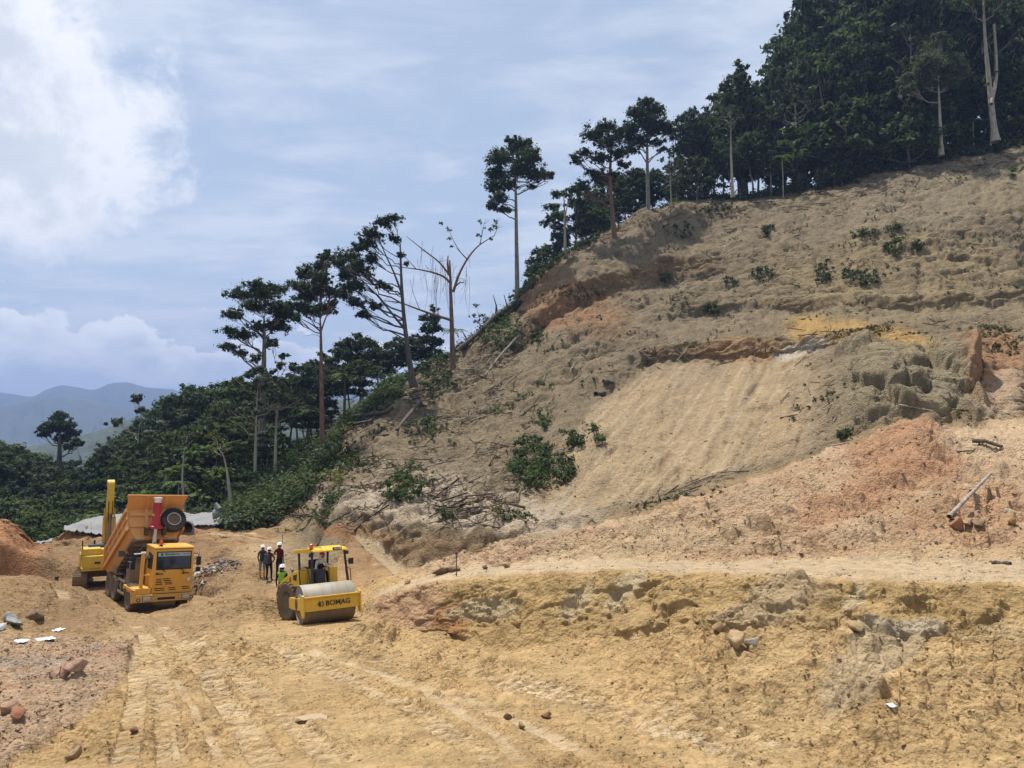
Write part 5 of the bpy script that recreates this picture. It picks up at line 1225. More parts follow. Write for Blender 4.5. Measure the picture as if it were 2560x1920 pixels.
# ------------------------------------------------------------------ dump truck
def dump_truck(loc, psi, roll):
    T = empty('dump_truck', loc, facing(psi, roll))
    tag(T, 'orange mining dump truck with its tipper body raised and a spare tyre mounted', 'dump truck')
    # cab: x from -1.36 to .57 (its left), low-walled deck on the other side
    x0, x1 = -1.30, .55
    prof = [(-.55, .92), (1.20, .92), (1.25, 1.95), (1.13, 3.02), (1.02, 3.10), (-.48, 3.12), (-.55, 3.0)]
    MB().prism(prof, 'x', x0, x1).build('cab', M_TRUCK, T, bevel=.035)
    MB().prism([(-.58, 3.105), (1.17, 3.085), (1.12, 3.15), (-.5, 3.17)], 'x', x0 - .02, x1 + .02).build('cab_roof', M_TRUCK, T, bevel=.02)
    def onfront(z, out=0.0):
        """y of the front face at height z"""
        if z <= 1.95: return 1.20 + .05 * (z - .92) / 1.03 + out
        return 1.25 - .12 * (z - 1.95) / 1.07 + out
    def fplate(b, xa, xb, za, zb, t, out=0.0, skew=0.0):
        """a plate lying on the cab front; skew shifts the upper edge"""
        ya, yb = onfront(za, out), onfront(zb, out)
        vs = [(xa, ya - .02, za), (xb, ya - .02, za), (xb + skew, yb - .02, zb), (xa + skew, yb - .02, zb), (xa, ya + t, za), (xb, ya + t, za), (xb + skew, yb + t, zb), (xa + skew, yb + t, zb)]
        return b.raw(vs, [(3, 2, 1, 0), (4, 5, 6, 7), (0, 1, 5, 4), (1, 2, 6, 5), (2, 3, 7, 6), (3, 0, 4, 7)])
    fplate(MB(), x0 + .10, x1 - .10, 2.05, 2.93, .012).build('window_frame', M_BLACK, T, bevel=.05)
    ws = fplate(MB(), x0 + .16, x1 - .16, 2.10, 2.88, .022).build('windscreen', M_GLASS, T, bevel=.01)
    st = fplate(MB(), x0 + .165, x1 - .165, 2.70, 2.875, .027).build('sun_strip', M_STRIP, ws)
    tilt = math.atan2(.12, 1.07)
    FR = (math.pi / 2 - tilt * -1 * -1, 0, math.pi)
    yt = onfront(2.785) + .031
    text_obj('lettering', 'Binaform', .165, M_DTEXT, ws, ((x0 + x1) / 2 + .10, yt, 2.782), (math.pi / 2 + tilt, 0, math.pi), bold=.004, sx=1.15)
    text_obj('lettering', 'Sdn. Bhd.', .09, M_DTEXT, ws, ((x0 + x1) / 2 - .56, yt, 2.788), (math.pi / 2 + tilt, 0, math.pi), sx=1.05)
    lg = fplate(MB(), .18, .26, 2.73, 2.84, .031); lg.build('strip_logo', M_DTEXT, ws)
    fplate(MB(), .155, .175, 2.73, 2.84, .031).build('strip_logo', M_DRIM, ws)
    for s, (xa, zc) in ((1, (.02, 2.0)), (-1, (-.85, 2.0))):
        MB().tube([(xa, onfront(2.0) + .03, 1.98), (xa + .16, onfront(2.08) + .045, 2.07), (xa + .30, onfront(2.1) + .04, 2.11)], [.022, .016, .012], 6).build('wiper', M_BLACK, T)
    for xa in (.28, -.95):
        MB().tube([(xa - .16, 1.30, 1.86), (xa + .12, 1.30, 1.88)], .022, 8).tube([(xa + .12, 1.25, 1.88), (xa + .12, 1.34, 1.88)], .05, 8).build('grab_handle', M_BLACK, T)
    # bonnet hatch and louvres
    hb = MB(); fplate(hb, x0 + .10, x1 - .07, 1.27, 1.83, .012); h = hb.build('front_hatch', M_TRUCK, T, bevel=.008)
    for k in range(4):
        za = 1.34 + k * .085
        fplate(MB(), .10 + .018 * k, .42 - .005 * k, za, za + .045, .016).build('louvre', M_BLACK, h)
        fplate(MB(), -.36 + .04 * k, -.03 + .045 * k, za, za + .045, .016).build('louvre', M_BLACK, h)
    for xa, xb, za in ((-.02, .46, 1.15), (-.02, .42, 1.06), (-.52, -.20, 1.15), (-.55, -.24, 1.06), (-1.16, -.80, 1.17), (-1.22, -.86, 1.08)):
        fplate(MB(), xa, xb, za, za + .04, .008).build('louvre', M_BLACK, T)
    e = MB(); e.prism([(-.98, 1.46), (-1.24, 1.46), (-1.11, 1.73)], 'y', 1.245, 1.262); em = e.build('emblem', M_GREYST, T)
    for poly in ([(-1.105, 1.70), (-1.10, 1.565), (-1.00, 1.49)], [(-1.12, 1.70), (-1.22, 1.49), (-1.125, 1.565)], [(-1.20, 1.475), (-1.02, 1.475), (-1.11, 1.545)]):
        MB().prism(poly, 'y', 1.262, 1.285).build('emblem_blade', M_WHITE, em)
    # bumper, lamps
    bp = MB().box((-1.40, 1.02, .56), (1.38, 1.36, .90)); bpo = bp.build('bumper', M_TRUCK, T, bevel=.02)
    MB().box((-.52, 1.33, .64), (.30, 1.372, .76)).build('air_slot', M_BLACK, bpo, bevel=.03)
    for xa in (.78, -1.02):
        MB().box((xa - .21, 1.34, .615), (xa + .21, 1.372, .845)).build('lamp_surround', M_GREYST, bpo, bevel=.015)
        hl = MB().box((xa - .17, 1.36, .64), (xa + .17, 1.385, .82)).build('headlight', M_LENS, bpo, bevel=.012)
        for dx in (-.08, .05): MB().lathe([(.06, 1.386), (.05, 1.392), (0, 1.394)], 14, 'y', (0, 0, 0), Matrix.Translation((xa + dx, 0, .73)) @ Matrix.Rotation(0, 4, 'X')).build('reflector', M_CHROME, hl)
    for xa in (1.16, -1.28):
        f = MB(); f.lathe([(.085, 1.35), (.085, 1.38), (.065, 1.385)], 18, 'y', (0, 0, 0), Matrix.Translation((xa, 0, .69))); f.build('fog_lamp', M_BLACK, bpo, smooth=True)
        f = MB(); f.lathe([(.05, 1.383), (.03, 1.392), (0, 1.394)], 14, 'y', (0, 0, 0), Matrix.Translation((xa, 0, .69))); f.build('fog_lens', M_LENS, bpo, smooth=True)
    for xa in (.50, .38, -.66, -.80):
        for za in (.66, .82): MB().lathe([(.022, 1.355), (.018, 1.375), (0, 1.376)], 8, 'y', (0, 0, 0), Matrix.Translation((xa, 0, za))).build('bolt', M_DRIM, bpo)
    # deck on the image-left side with post, rail and wing
    MB().box((.60, -.35, .90), (1.36, 1.22, 1.20)).build('side_deck', M_TRUCK, T, bevel=.02)
    MB().prism([(.95, .45), (1.34, .60), (1.34, 1.16), (-.85, 1.16), (-.95, .95), (-.62, 1.0), (-.5, 1.02), (.60, 1.02), (.80, .85)], 'x', 1.29, 1.40).build('wing', M_TRUCK, T, bevel=.015)
    MB().box((1.395, 1.02, .78), (1.41, 1.12, .98)).build('side_lamp', M_ORANGE, T)
    MB().box((1.40, .95, 1.04), (1.412, 1.28, 1.13)).build('sticker', M_REDP, T)
    MB().prism([(-1.28, .45), (-1.40, .45), (-1.40, 1.0), (-1.28, 1.0)], 'y', -.8, 1.1).build('wing', M_TRUCK, T)
    MB().box((.94, .92, 1.19), (1.10, 1.06, 2.86)).build('mirror_post', M_TRUCK, T, bevel=.015)
    MB().box((.92, .90, 2.85), (1.12, 1.08, 2.92)).tube([(1.0, .98, 2.86), (1.25, .98, 2.84), (1.45, 1.0, 2.84)], .03, 6).build('post_cap', M_WHITE, T)
    rl = MB()
    rl.tube([(.66, .96, 1.2), (.66, .96, 1.80), (.98, .98, 1.80)], .028, 6).tube([(.66, .96, 1.80), (.62, .3, 1.80), (.62, .3, 1.2)], .022, 6); rl.build('handrail', M_TRUCK, T)
    # side window and door edge on the deck side
    MB().prism([(.85, 2.05), (.95, 2.75), (.1, 2.85), (.0, 2.05)], 'x', x1 - .005, x1 + .012).build('side_window', M_GLASS, T)
    MB().prism([(.85, 2.05), (.95, 2.75), (.1, 2.85), (.0, 2.05)], 'x', x0 - .012, x0 + .005).build('side_window', M_GLASS, T)
    # engine pack behind the deck: filters, radiator, stack
    e = MB(); e.box((.55, -1.25, .95), (1.25, -.45, 1.9)); e.box((.62, -.5, 1.2), (1.02, -.36, 2.5)); e.build('engine_block', M_UNDER, T, bevel=.03)
    for xa, ya, ra, za, zb in ((1.0, -.75, .23, 1.75, 2.55), (.68, -1.0, .19, 1.9, 2.75), (1.1, -1.2, .15, 1.6, 2.3)):
        f = MB(); f.lathe([(0, za), (ra, za), (ra, za + .1), (ra * .9, za + .12), (ra * .9, zb - .2), (ra, zb - .18), (ra, zb - .06), (ra * .5, zb), (0, zb)], 18, 'z', (xa, ya, 0)); f.build('air_filter', M_BLACK, T, smooth=True)
    MB().tube([(.72, -.35, 2.35), (.66, .1, 2.5), (.6, .3, 2.62)], [.09, .09, .1], 10).build('intake_pipe', M_GREYST, T, smooth=True)
    MB().tube([(1.22, -.6, 1.2), (1.22, -.6, 2.25)], .05, 8).box((1.14, -.68, 2.24), (1.3, -.52, 2.3)).build('exhaust_stack', M_GREYST, T)
    # chassis, tank guard, axles
    ch = MB()
    for s in (-1, 1): ch.box((s * .45 - .08, -5.2, .78), (s * .45 + .08, 1.05, 1.08))
    for ya in (-5.1, -4.0, -2.6, -1.2, .6): ch.box((-.45, ya - .08, .82), (.45, ya + .08, 1.02))
    for ya in (0, -3.3, -4.6): ch.tube([(-1.15, ya, .64), (1.15, ya, .64)], .14, 10); ch.lathe([(.1, -.3), (.3, -.15), (.3, .15), (.1, .3)], 12, 'y', (0, ya, .64))
    ch.build('chassis', M_UNDER, T)
    g = MB(); g.box((-.62, .98, .40), (.42, 1.12, .56))
    for k in range(7): g.box((-.56 + k * .14, 1.121, .43), (-.50 + k * .14, 1.135, .52))
    g.build('skid_plate', M_UNDER, T)
    MB().tube([(-.6, 1.25, .16), (-.3, 1.32, .12), (-.05, 1.3, .17)], .02, 6).build('tow_rope', M_WHITE, T) if False else None
    tg = MB()
    for za in (1.22, .62): tg.box((1.22, -2.75, za - .05), (1.32, -1.05, za + .05))
    for ya in (-2.7, -1.9, -1.1): tg.box((1.23, ya - .05, .62), (1.31, ya + .05, 1.22))
    tg.build('tank_guard', M_GREYST, T)
    MB().lathe([(0, -2.6), (.34, -2.6), (.36, -2.55), (.36, -1.25), (.34, -1.2), (0, -1.2)], 20, 'y', (.88, 0, .92)).build('fuel_tank', M_UNDER, T, smooth=True)
    for s in (1, -1):
        tyre_wheel(T, s * 1.16, 0.0, .66, .42, side=s)
        for ya in (-3.3, -4.6):
            tyre_wheel(T, s * 1.20, ya, .66, .36, side=s)
            tyre_wheel(T, s * .78, ya, .66, .36, side=s)
    MB().box((1.02, -4.2, 1.36), (1.30, -2.9, 1.40)).box((1.28, -3.9, 1.36), (1.30, -3.2, 1.75)).build('mudguard', M_UNDER, T)
    # roof beacon and mirrors
    bc = MB(); bc.lathe([(.10, 3.16), (.10, 3.20), (.03, 3.22), (.03, 3.26)], 14, 'z', (.20, .8, 0)); bco = bc.build('beacon_base', M_BLACK, T, smooth=True)
    MB().lathe([(.085, 3.26), (.085, 3.40), (.06, 3.46), (0, 3.47)], 14, 'z', (.20, .8, 0)).build('beacon_lens', M_ORANGE, bco, smooth=True)
    ma = MB(); ma.tube([(x0, 1.05, 2.78), (x0 - .14, 1.15, 2.80), (x0 - .24, 1.18, 2.76), (x0 - .24, 1.18, 1.95), (x0 - .02, 1.1, 1.80)], .018, 6).tube([(x0 - .26, 1.18, 2.7), (x0 - .26, 1.18, 3.0)], .008, 4)
    mao = ma.build('mirror_arm', M_BLACK, T)
    MB().box((x0 - .36, 1.12, 2.22), (x0 - .14, 1.24, 2.64)).build('mirror', M_BLACK, mao, bevel=.03)
    MB().box((x0 - .36, 1.12, 1.90), (x0 - .14, 1.26, 2.12)).build('mirror', M_BLACK, mao, bevel=.04)
    MB().box((1.38, .95, 2.55), (1.50, 1.06, 2.75)).build('mirror', M_BLACK, T, bevel=.02) if False else None
    # ---- tipper body, swung up about the tail hinge
    B = bpy.data.objects.new('tipper_body', None); link(B, T); B.location = (0, -5.95, .72); B.rotation_euler = (R(26.5), 0, 0)
    L, Wd, Hh = 5.55, 1.30, 1.80
    sec = [(-Wd, Hh), (-Wd, .72), (-.98, .16), (.98, .16), (Wd, .72), (Wd, Hh)]
    MB().prism(sec, 'y', L - .06, L).build('front_wall', M_BED, B)
    rb = []
    for za in (.90, 1.50): rb.append(((-Wd + .06, L, za - .09), (Wd - .06, L + .10, za + .09)))
    for xa in (.45, -.45): rb.append(((xa - .09, L + .001, .2), (xa + .09, L + .095, 1.78)))
    for a, b in rb: MB().box(a, b).build('wall_rib', M_BED, B, bevel=.012)
    for s in (-1, 1):
        MB().prism([(L, Hh), (L, .72), (.05, .62), (.70, 1.55), (1.6, 1.70)], 'x', s * Wd - .03, s * Wd + .03).build('side_wall', M_BED, B)
        MB().prism([(L - .02, Hh - .12), (L - .02, Hh + .06), (.80, 1.64), (.70, 1.46)], 'x', s * (Wd + .02), s * (Wd + .14)).build('top_rail', M_BED, B, bevel=.01)
        MB().prism([(L - .02, .66), (L - .02, .86), (.1, .74), (.05, .56)], 'x', s * (Wd + .02), s * (Wd + .13)).build('bottom_rail', M_BED, B, bevel=.01)
        MB().prism([(L - .02, 1.26), (L - .02, 1.40), (.55, 1.2), (.45, 1.08)], 'x', s * (Wd + .02), s * (Wd + .10)).build('side_rail', M_BED, B, bevel=.01)
        for ya in (4.6, 3.6, 2.6, 1.5): MB().prism([(ya - .07, .70), (ya + .07, .70), (ya + .07, 1.70), (ya - .07, 1.68)], 'x', s * (Wd + .03), s * (Wd + .09)).build('side_post', M_BED, B, bevel=.01)
        MB().prism([(.02, .55), (.22, .55), (.90, 1.62), (.70, 1.68)], 'x', s * (Wd + .02), s * (Wd + .16)).build('tail_post', M_BED, B, bevel=.01)
        MB().raw([(s * Wd, L, .72), (s * .98, L, .16), (s * .98, .05, .10), (s * Wd, .05, .62), (s * (Wd - .04), L, .75), (s * .98, L, .21), (s * .98, .05, .15), (s * (Wd - .04), .05, .66)], [(0, 1, 2, 3), (7, 6, 5, 4), (0, 4, 5, 1), (1, 5, 6, 2), (2, 6, 7, 3), (3, 7, 4, 0)]).build('corner_plate', M_BED, B)
    MB().box((-.98, .05, .10), (.98, L, .16)).build('floor_plate', M_UNDER, B)
    text_obj('lettering', 'SINOTRUK', .42, M_BED, B, (Wd + .045, 3.1, 1.0), (math.pi / 2, 0, math.pi / 2), depth=.02, sx=.9)
    # underframe
    uf = MB()
    for xa in (-.48, .48): uf.box((xa - .09, .1, -.14), (xa + .09, L - .3, .10))
    for k in range(9): uf.box((-.95, .4 + k * .58, -.04), (.95, .52 + k * .58, .10))
    for s in (-1, 1): uf.box((s * 1.02 - .12, L - 1.4, .06), (s * 1.02 + .12, L - .02, .22))
    uf.build('underframe', M_UNDER, B)
    # spill guard leaning forward over the cab
    sg = MB(); a0, a1 = (L, 1.80), (L + .66, 2.26)
    sg.prism([(a0[0] - .03, a0[1]), (a0[0] + .03, a0[1]), (a1[0] + .03, a1[1]), (a1[0] - .03, a1[1])], 'x', -Wd - .03, Wd + .03)
    sg.v = [(x * (1.09 if z > 2.0 else 1), y, z) for x, y, z in sg.v]
    sgo = sg.build('spill_guard', M_BED, B)
    MB().box((-Wd - .16, a1[0] - .06, a1[1] - .02), (Wd + .16, a1[0] + .08, a1[1] + .06)).build('guard_lip', M_BED, sgo, bevel=.015)
    for xa in (.45, -.45): MB().prism([(a0[0] + .03, a0[1] - .05), (a0[0] + .14, a0[1]), (a1[0] + .06, a1[1] - .02), (a1[0] + .02, a1[1])], 'x', xa - .09, xa + .09).build('guard_rib', M_BED, sgo)
    for s in (-1, 1): MB().prism([(L - .3, 1.78), (L + .02, 1.78), (a1[0] + .02, a1[1]), (a1[0] - .05, a1[1] + .03)], 'x', s * (Wd + .04), s * (Wd + .07)).build('guard_cheek', M_BED, sgo)
    # spare wheel on the front wall
    sw = tyre_wheel(B, -.78, L + .34, .62, .36, 'spare_wheel', M_TYRE_CLEAN, M_DRIM, .24, 1, 30, .54, z=1.06, axis_rot=(0, 0, math.pi / 2))
    MB().lathe([(.56 * .62, L + .35), (.50 * .62, L + .36), (.50 * .62, L + .54), (.56 * .62, L + .535), (.56 * .62, L + .35)], 30, 'y', (-.78, 0, 1.06), caps=False).build('spare_rim_ring', M_RIM, B, smooth=True)
    # hoist: telescoping cylinder
    hc = MB(); p0, p1, p2, p3 = Vector((.13, -.92, 1.0)), Vector((.13, -.86, 3.95)), Vector((.13, -.83, 5.22)), Vector((.13, -.825, 5.48))
    hc.tube([p0, p1], .12, 16); ho = hc.build('hoist_rod', M_CHROME, T, smooth=True)
    t = MB(); t.tube([p1 + Vector((0, 0, -.06)), p1 + Vector((0, 0, .05)), p1 + Vector((0, 0, .10)), p1 + Vector((0, 0, .35)), p2], [.34, .34, .25, .205, .205], 20); t.build('hoist_cylinder', M_REDP, ho, smooth=True)
    MB().tube([p1 + Vector((0, 0, .60)), p1 + Vector((0, 0, .70))], .212, 20).build('cylinder_band', M_YEL, ho, smooth=True)
    MB().tube([p2, p3 - Vector((0, 0, .08))], .16, 16).tube([p3 - Vector((0, 0, .08)), p3], .20, 16).build('cylinder_head', M_WHITE, ho, smooth=True)
    MB().box((-.38, -1.08, 3.55), (-.22, -.72, 3.95)).box((.46, -1.08, 3.55), (.62, -.72, 3.95)).box((-.38, -1.02, 3.8), (.62, -.84, 3.92)).build('trunnion', M_UNDER, ho)
    MB().box((.25, -2.9, 2.3), (1.35, -2.85, 2.6)).build('mud_flap', M_GREYST, T)
    return T
truck = dump_truck(Vector(TRUCK), 38, -2.6)

# ------------------------------------------------------------------ vibratory roller
def vib_roller(loc, psi, art):
    A = empty('road_roller', loc, facing(psi, 1.0, 7.5)); A.scale = (.90, .92, .98); tag(A, 'yellow single drum road roller with an open canopy', 'road roller')
    D = bpy.data.objects.new('drum', None); link(D, A); D.location = (0, 0, .72)
    b = MB(); b.lathe([(0, -1.06), (.40, -1.06), (.42, -.98), (.66, -.98), (.705, -1.06), (.72, -1.04), (.72, 1.04), (.705, 1.06), (.66, .98), (.42, .98), (.40, 1.06), (0, 1.06)], 64, 'x'); b.build('drum_shell', M_DRUM, D, smooth=True)
    # front frame
    fr = MB(); fr.prism([(.80, .52), (.90, .50), (.93, .93), (1.06, .97), (1.06, 1.02), (.84, 1.02), (.80, .9)], 'x', -1.13, 1.13)
    beam = fr.build('front_beam', M_YELW, A, bevel=.012)
    for s in (-1, 1):
        MB().prism([(.98, .40), (1.0, 1.06), (.86, 1.10), (.60, .98), (-1.05, .98), (-1.15, .90), (-1.15, .60), (-.5, .55), (.55, .55), (.80, .30), (.94, .30)], 'x', s * 1.125 - .035 * (1 - s), s * 1.125 + .035 * (1 + s)).build('side_frame', M_YELW, A, bevel=.01)
        MB().lathe([(.30, 0), (.30, .10), (.20, .14), (0, .14)], 20, 'x', (0, 0, 0), Matrix.Translation((s * 1.06, 0, .76)) @ Matrix.Scale(s, 4, (1, 0, 0))).build('hub_cover', M_BK, A, smooth=True)
    MB().box((-1.1, -1.2, .62), (1.1, -1.02, .98)).build('rear_beam', M_YELW, A)
    MB().box((-1.02, .68, 1.02), (1.02, .73, 1.10)).box((-1.02, -.76, .80), (1.02, -.72, .9)).build('scraper', M_BK, A) if False else None
    text_obj('lettering', 'BOMAG', .25, M_DTEXT, beam, (-.24, .928, .735), (math.pi / 2 + .07, 0, math.pi), depth=.022, bold=.002, sx=1.15)
    d = MB(); 
    for q in ([(.60, .73), (.50, .83), (.44, .78), (.50, .73)], [(.60, .73), (.50, .63), (.44, .68), (.50, .73)]): d.prism(q, 'y', .925, .942)
    d.lathe([(.022, .925), (.022, .942)], 10, 'y', (.455, 0, .73)); d.build('diamond_logo', M_DTEXT, beam)
    d = MB()
    for q in ([(.43, .82), (.40, .84), (.33, .75), (.36, .73)], [(.43, .64), (.40, .62), (.33, .71), (.36, .73)]): d.prism(q, 'y', .925, .936)
    d.build('worn_logo', M_DRIM, beam)
    # rear body on the articulation joint
    Rr = bpy.data.objects.new('rear_body', None); link(Rr, A); Rr.location = (-.55, -1.1, 0); Rr.rotation_euler = (0, 0, R(art))
    def shift(b, d):
        b.v = [(x, y + d, z) for x, y, z in b.v]; return b
    def part(b, name, m, **k): return b.build(name, m, Rr, **k)
    part(MB().box((-.35, -.4, .55), (.35, .2, .95)), 'joint', M_BK)
    part(MB().prism([(.02, 1.10), (.12, 1.22), (.10, 1.34), (-1.35, 1.34), (-1.35, .85), (-.3, .85)], 'x', -1.02, 1.02), 'platform', M_BK, bevel=.02)
    part(shift(MB().prism([(-1.30, 1.34), (-1.30, 1.95), (-1.55, 2.02), (-2.2, 1.92), (-2.9, 1.62), (-3.25, 1.10), (-3.25, .80), (-1.30, .80)], 'x', -.56, .56), .34), 'hood', M_YEL, bevel=.05)
    part(shift(MB().prism([(-1.32, 1.97), (-1.55, 2.05), (-2.2, 1.955), (-2.92, 1.65), (-3.27, 1.13), (-3.20, 1.10), (-2.88, 1.60), (-2.2, 1.88)], 'x', -.50, .50), .34), 'hood_top', M_BK, bevel=.02)
    for s in (-1, 1):   # flank with wheel arch
        x = s * .56
        part(shift(MB().prism([(-1.25, 1.95), (-1.65, 1.90), (-2.35, 1.70), (-2.95, 1.42), (-3.22, 1.05), (-3.22, .74), (-3.05, .74), (-2.92, 1.05), (-2.62, 1.32), (-2.2, 1.47), (-1.78, 1.42), (-1.55, 1.25), (-1.45, 1.0), (-1.25, 1.0)], 'x', min(x, s * .98), max(x, s * .98)), .34), 'flank', M_YEL, bevel=.03)
        part(shift(MB().prism([(-1.34, 1.80), (-1.66, 1.76), (-1.66, 1.58), (-1.40, 1.54)], 'x', min(s * .975, s * .992), max(s * .975, s * .992)), .34), 'side_vent', M_BK)
        part(shift(MB().prism([(-2.84, 1.42), (-2.98, 1.32), (-3.18, 1.02), (-3.0, .98), (-2.86, 1.18)], 'x', min(s * .975, s * .992), max(s * .975, s * .992)), .34), 'side_vent', M_BK)
        part(shift(MB().prism([(-1.86, 1.70), (-1.98, 1.68), (-1.98, 1.50), (-1.86, 1.52)], 'x', min(s * .975, s * .992), max(s * .975, s * .992)), .34), 'warning_sticker', M_REDP)
        part(shift(MB().box((s * .95 - .06, -3.3, .70), (s * .95 + .06, -3.02, .74)), .34), 'rear_step', M_GREYST)
        tyre_wheel(Rr, s * .82, -1.88, .76, .56, side=s, lugs=26, rimr=.5, dish=.16)
    part(MB().box((-1.0, -.06, 1.20), (1.0, .22, 1.24)).box((.3, -.1, 1.24), (1.02, .24, 1.27)), 'step_plate', M_BK)
    # operator's place
    cs = MB(); cs.box((.08, -.42, 1.34), (.46, -.20, 1.82)); cs.box((.04, -.50, 1.80), (.50, -.22, 1.94)); part(cs, 'console', M_BK, bevel=.03)
    part(MB().tube([(.10, -.48, 1.85), (.05, -.66, 1.98)], .03, 8).lathe([(.19, -.015), (.19, .015)], 20, 'z', (0, 0, 0), Matrix.Translation((.05, -.68, 2.0)) @ Matrix.Rotation(R(40), 4, 'X')), 'steering_wheel', M_BLACK)
    part(MB().box((-.27, -1.22, 1.34), (.27, -.80, 1.80)).box((-.27, -1.28, 1.78), (.27, -1.15, 2.32)), 'seat', M_BLACK, bevel=.04)
    # canopy and posts
    for (xa, ya, xb, yb) in ((-.88, .05, -.80, -.05), (.88, .05, .80, -.05), (-.66, -1.32, -.72, -1.25), (.66, -1.32, .72, -1.25)):
        part(MB().tube([(xa, ya, 1.3), ((xa + xb) / 2, (ya + yb) / 2, 1.9), (xb, yb, 2.62)], [.06, .052, .05], 8), 'canopy_post', M_BK)
    part(MB().prism([(.16, 2.60), (.10, 2.69), (-.25, 2.76), (-1.35, 2.74), (-1.55, 2.65), (-1.55, 2.60)], 'x', -.86, .86), 'canopy', M_YEL, bevel=.025)
    part(MB().prism([(.20, 2.58), (.20, 2.63), (-.1, 2.81), (-1.2, 2.80), (-1.3, 2.71)], 'x', -.62, .34), 'canopy_panel', M_YEL, bevel=.02)
    pl = part(MB().box((-.52, .155, 2.615), (-.08, .207, 2.73), Matrix.Translation((0, 0, .0))), 'number_plate', M_BLACK)
    text_obj('plate_lettering', 'VLU 7188', .088, M_WHITE, pl, (-.30, .211, 2.672), (math.pi / 2, 0, math.pi), bold=.002)
    part(MB().box((.72, -.15, 2.70), (.86, -.01, 2.74)), 'beacon_base', M_BLACK)
    part(MB().lathe([(.075, 2.74), (.075, 2.90), (.05, 2.92), (0, 2.92)], 14, 'z', (.80, -.08, 0)), 'beacon_lens', M_ORANGE, smooth=True)
    for s, xx in ((1, .86), (-1, -.88)):
        part(MB().box((xx - .1, -.12, 2.42), (xx + .06, .02, 2.57)), 'work_lamp', M_BLACK, bevel=.02)
    part(MB().tube([(-.84, .0, 2.14), (-1.0, .04, 2.16)], .015, 6).box((-1.18, .0, 2.02), (-.96, .07, 2.26)), 'mirror', M_BLACK, bevel=.015)
    part(MB().tube([(-.90, .08, 1.34), (-.98, .12, 1.4), (-.96, .12, 1.85), (-.84, .02, 1.90)], .022, 6), 'grab_rail', M_BK)
    part(MB().tube([(.90, -.9, 1.34), (.93, -.9, 1.95), (.93, -.2, 1.95), (.92, .0, 1.34)], .022, 6), 'grab_rail', M_BK)
    part(MB().tube([(.1, -2.3, 1.9), (.1, -2.3, 2.35)], .012, 5), 'aerial', M_BLACK)
    part(MB().tube([(.32, -2.55, 1.75), (.32, -2.55, 1.95), (.32, -2.68, 2.02)], .06, 8), 'exhaust_pipe', M_GREYST)
    return A, Rr
roller, roller_rear = vib_roller(Vector(ROLLER), 30, 15)

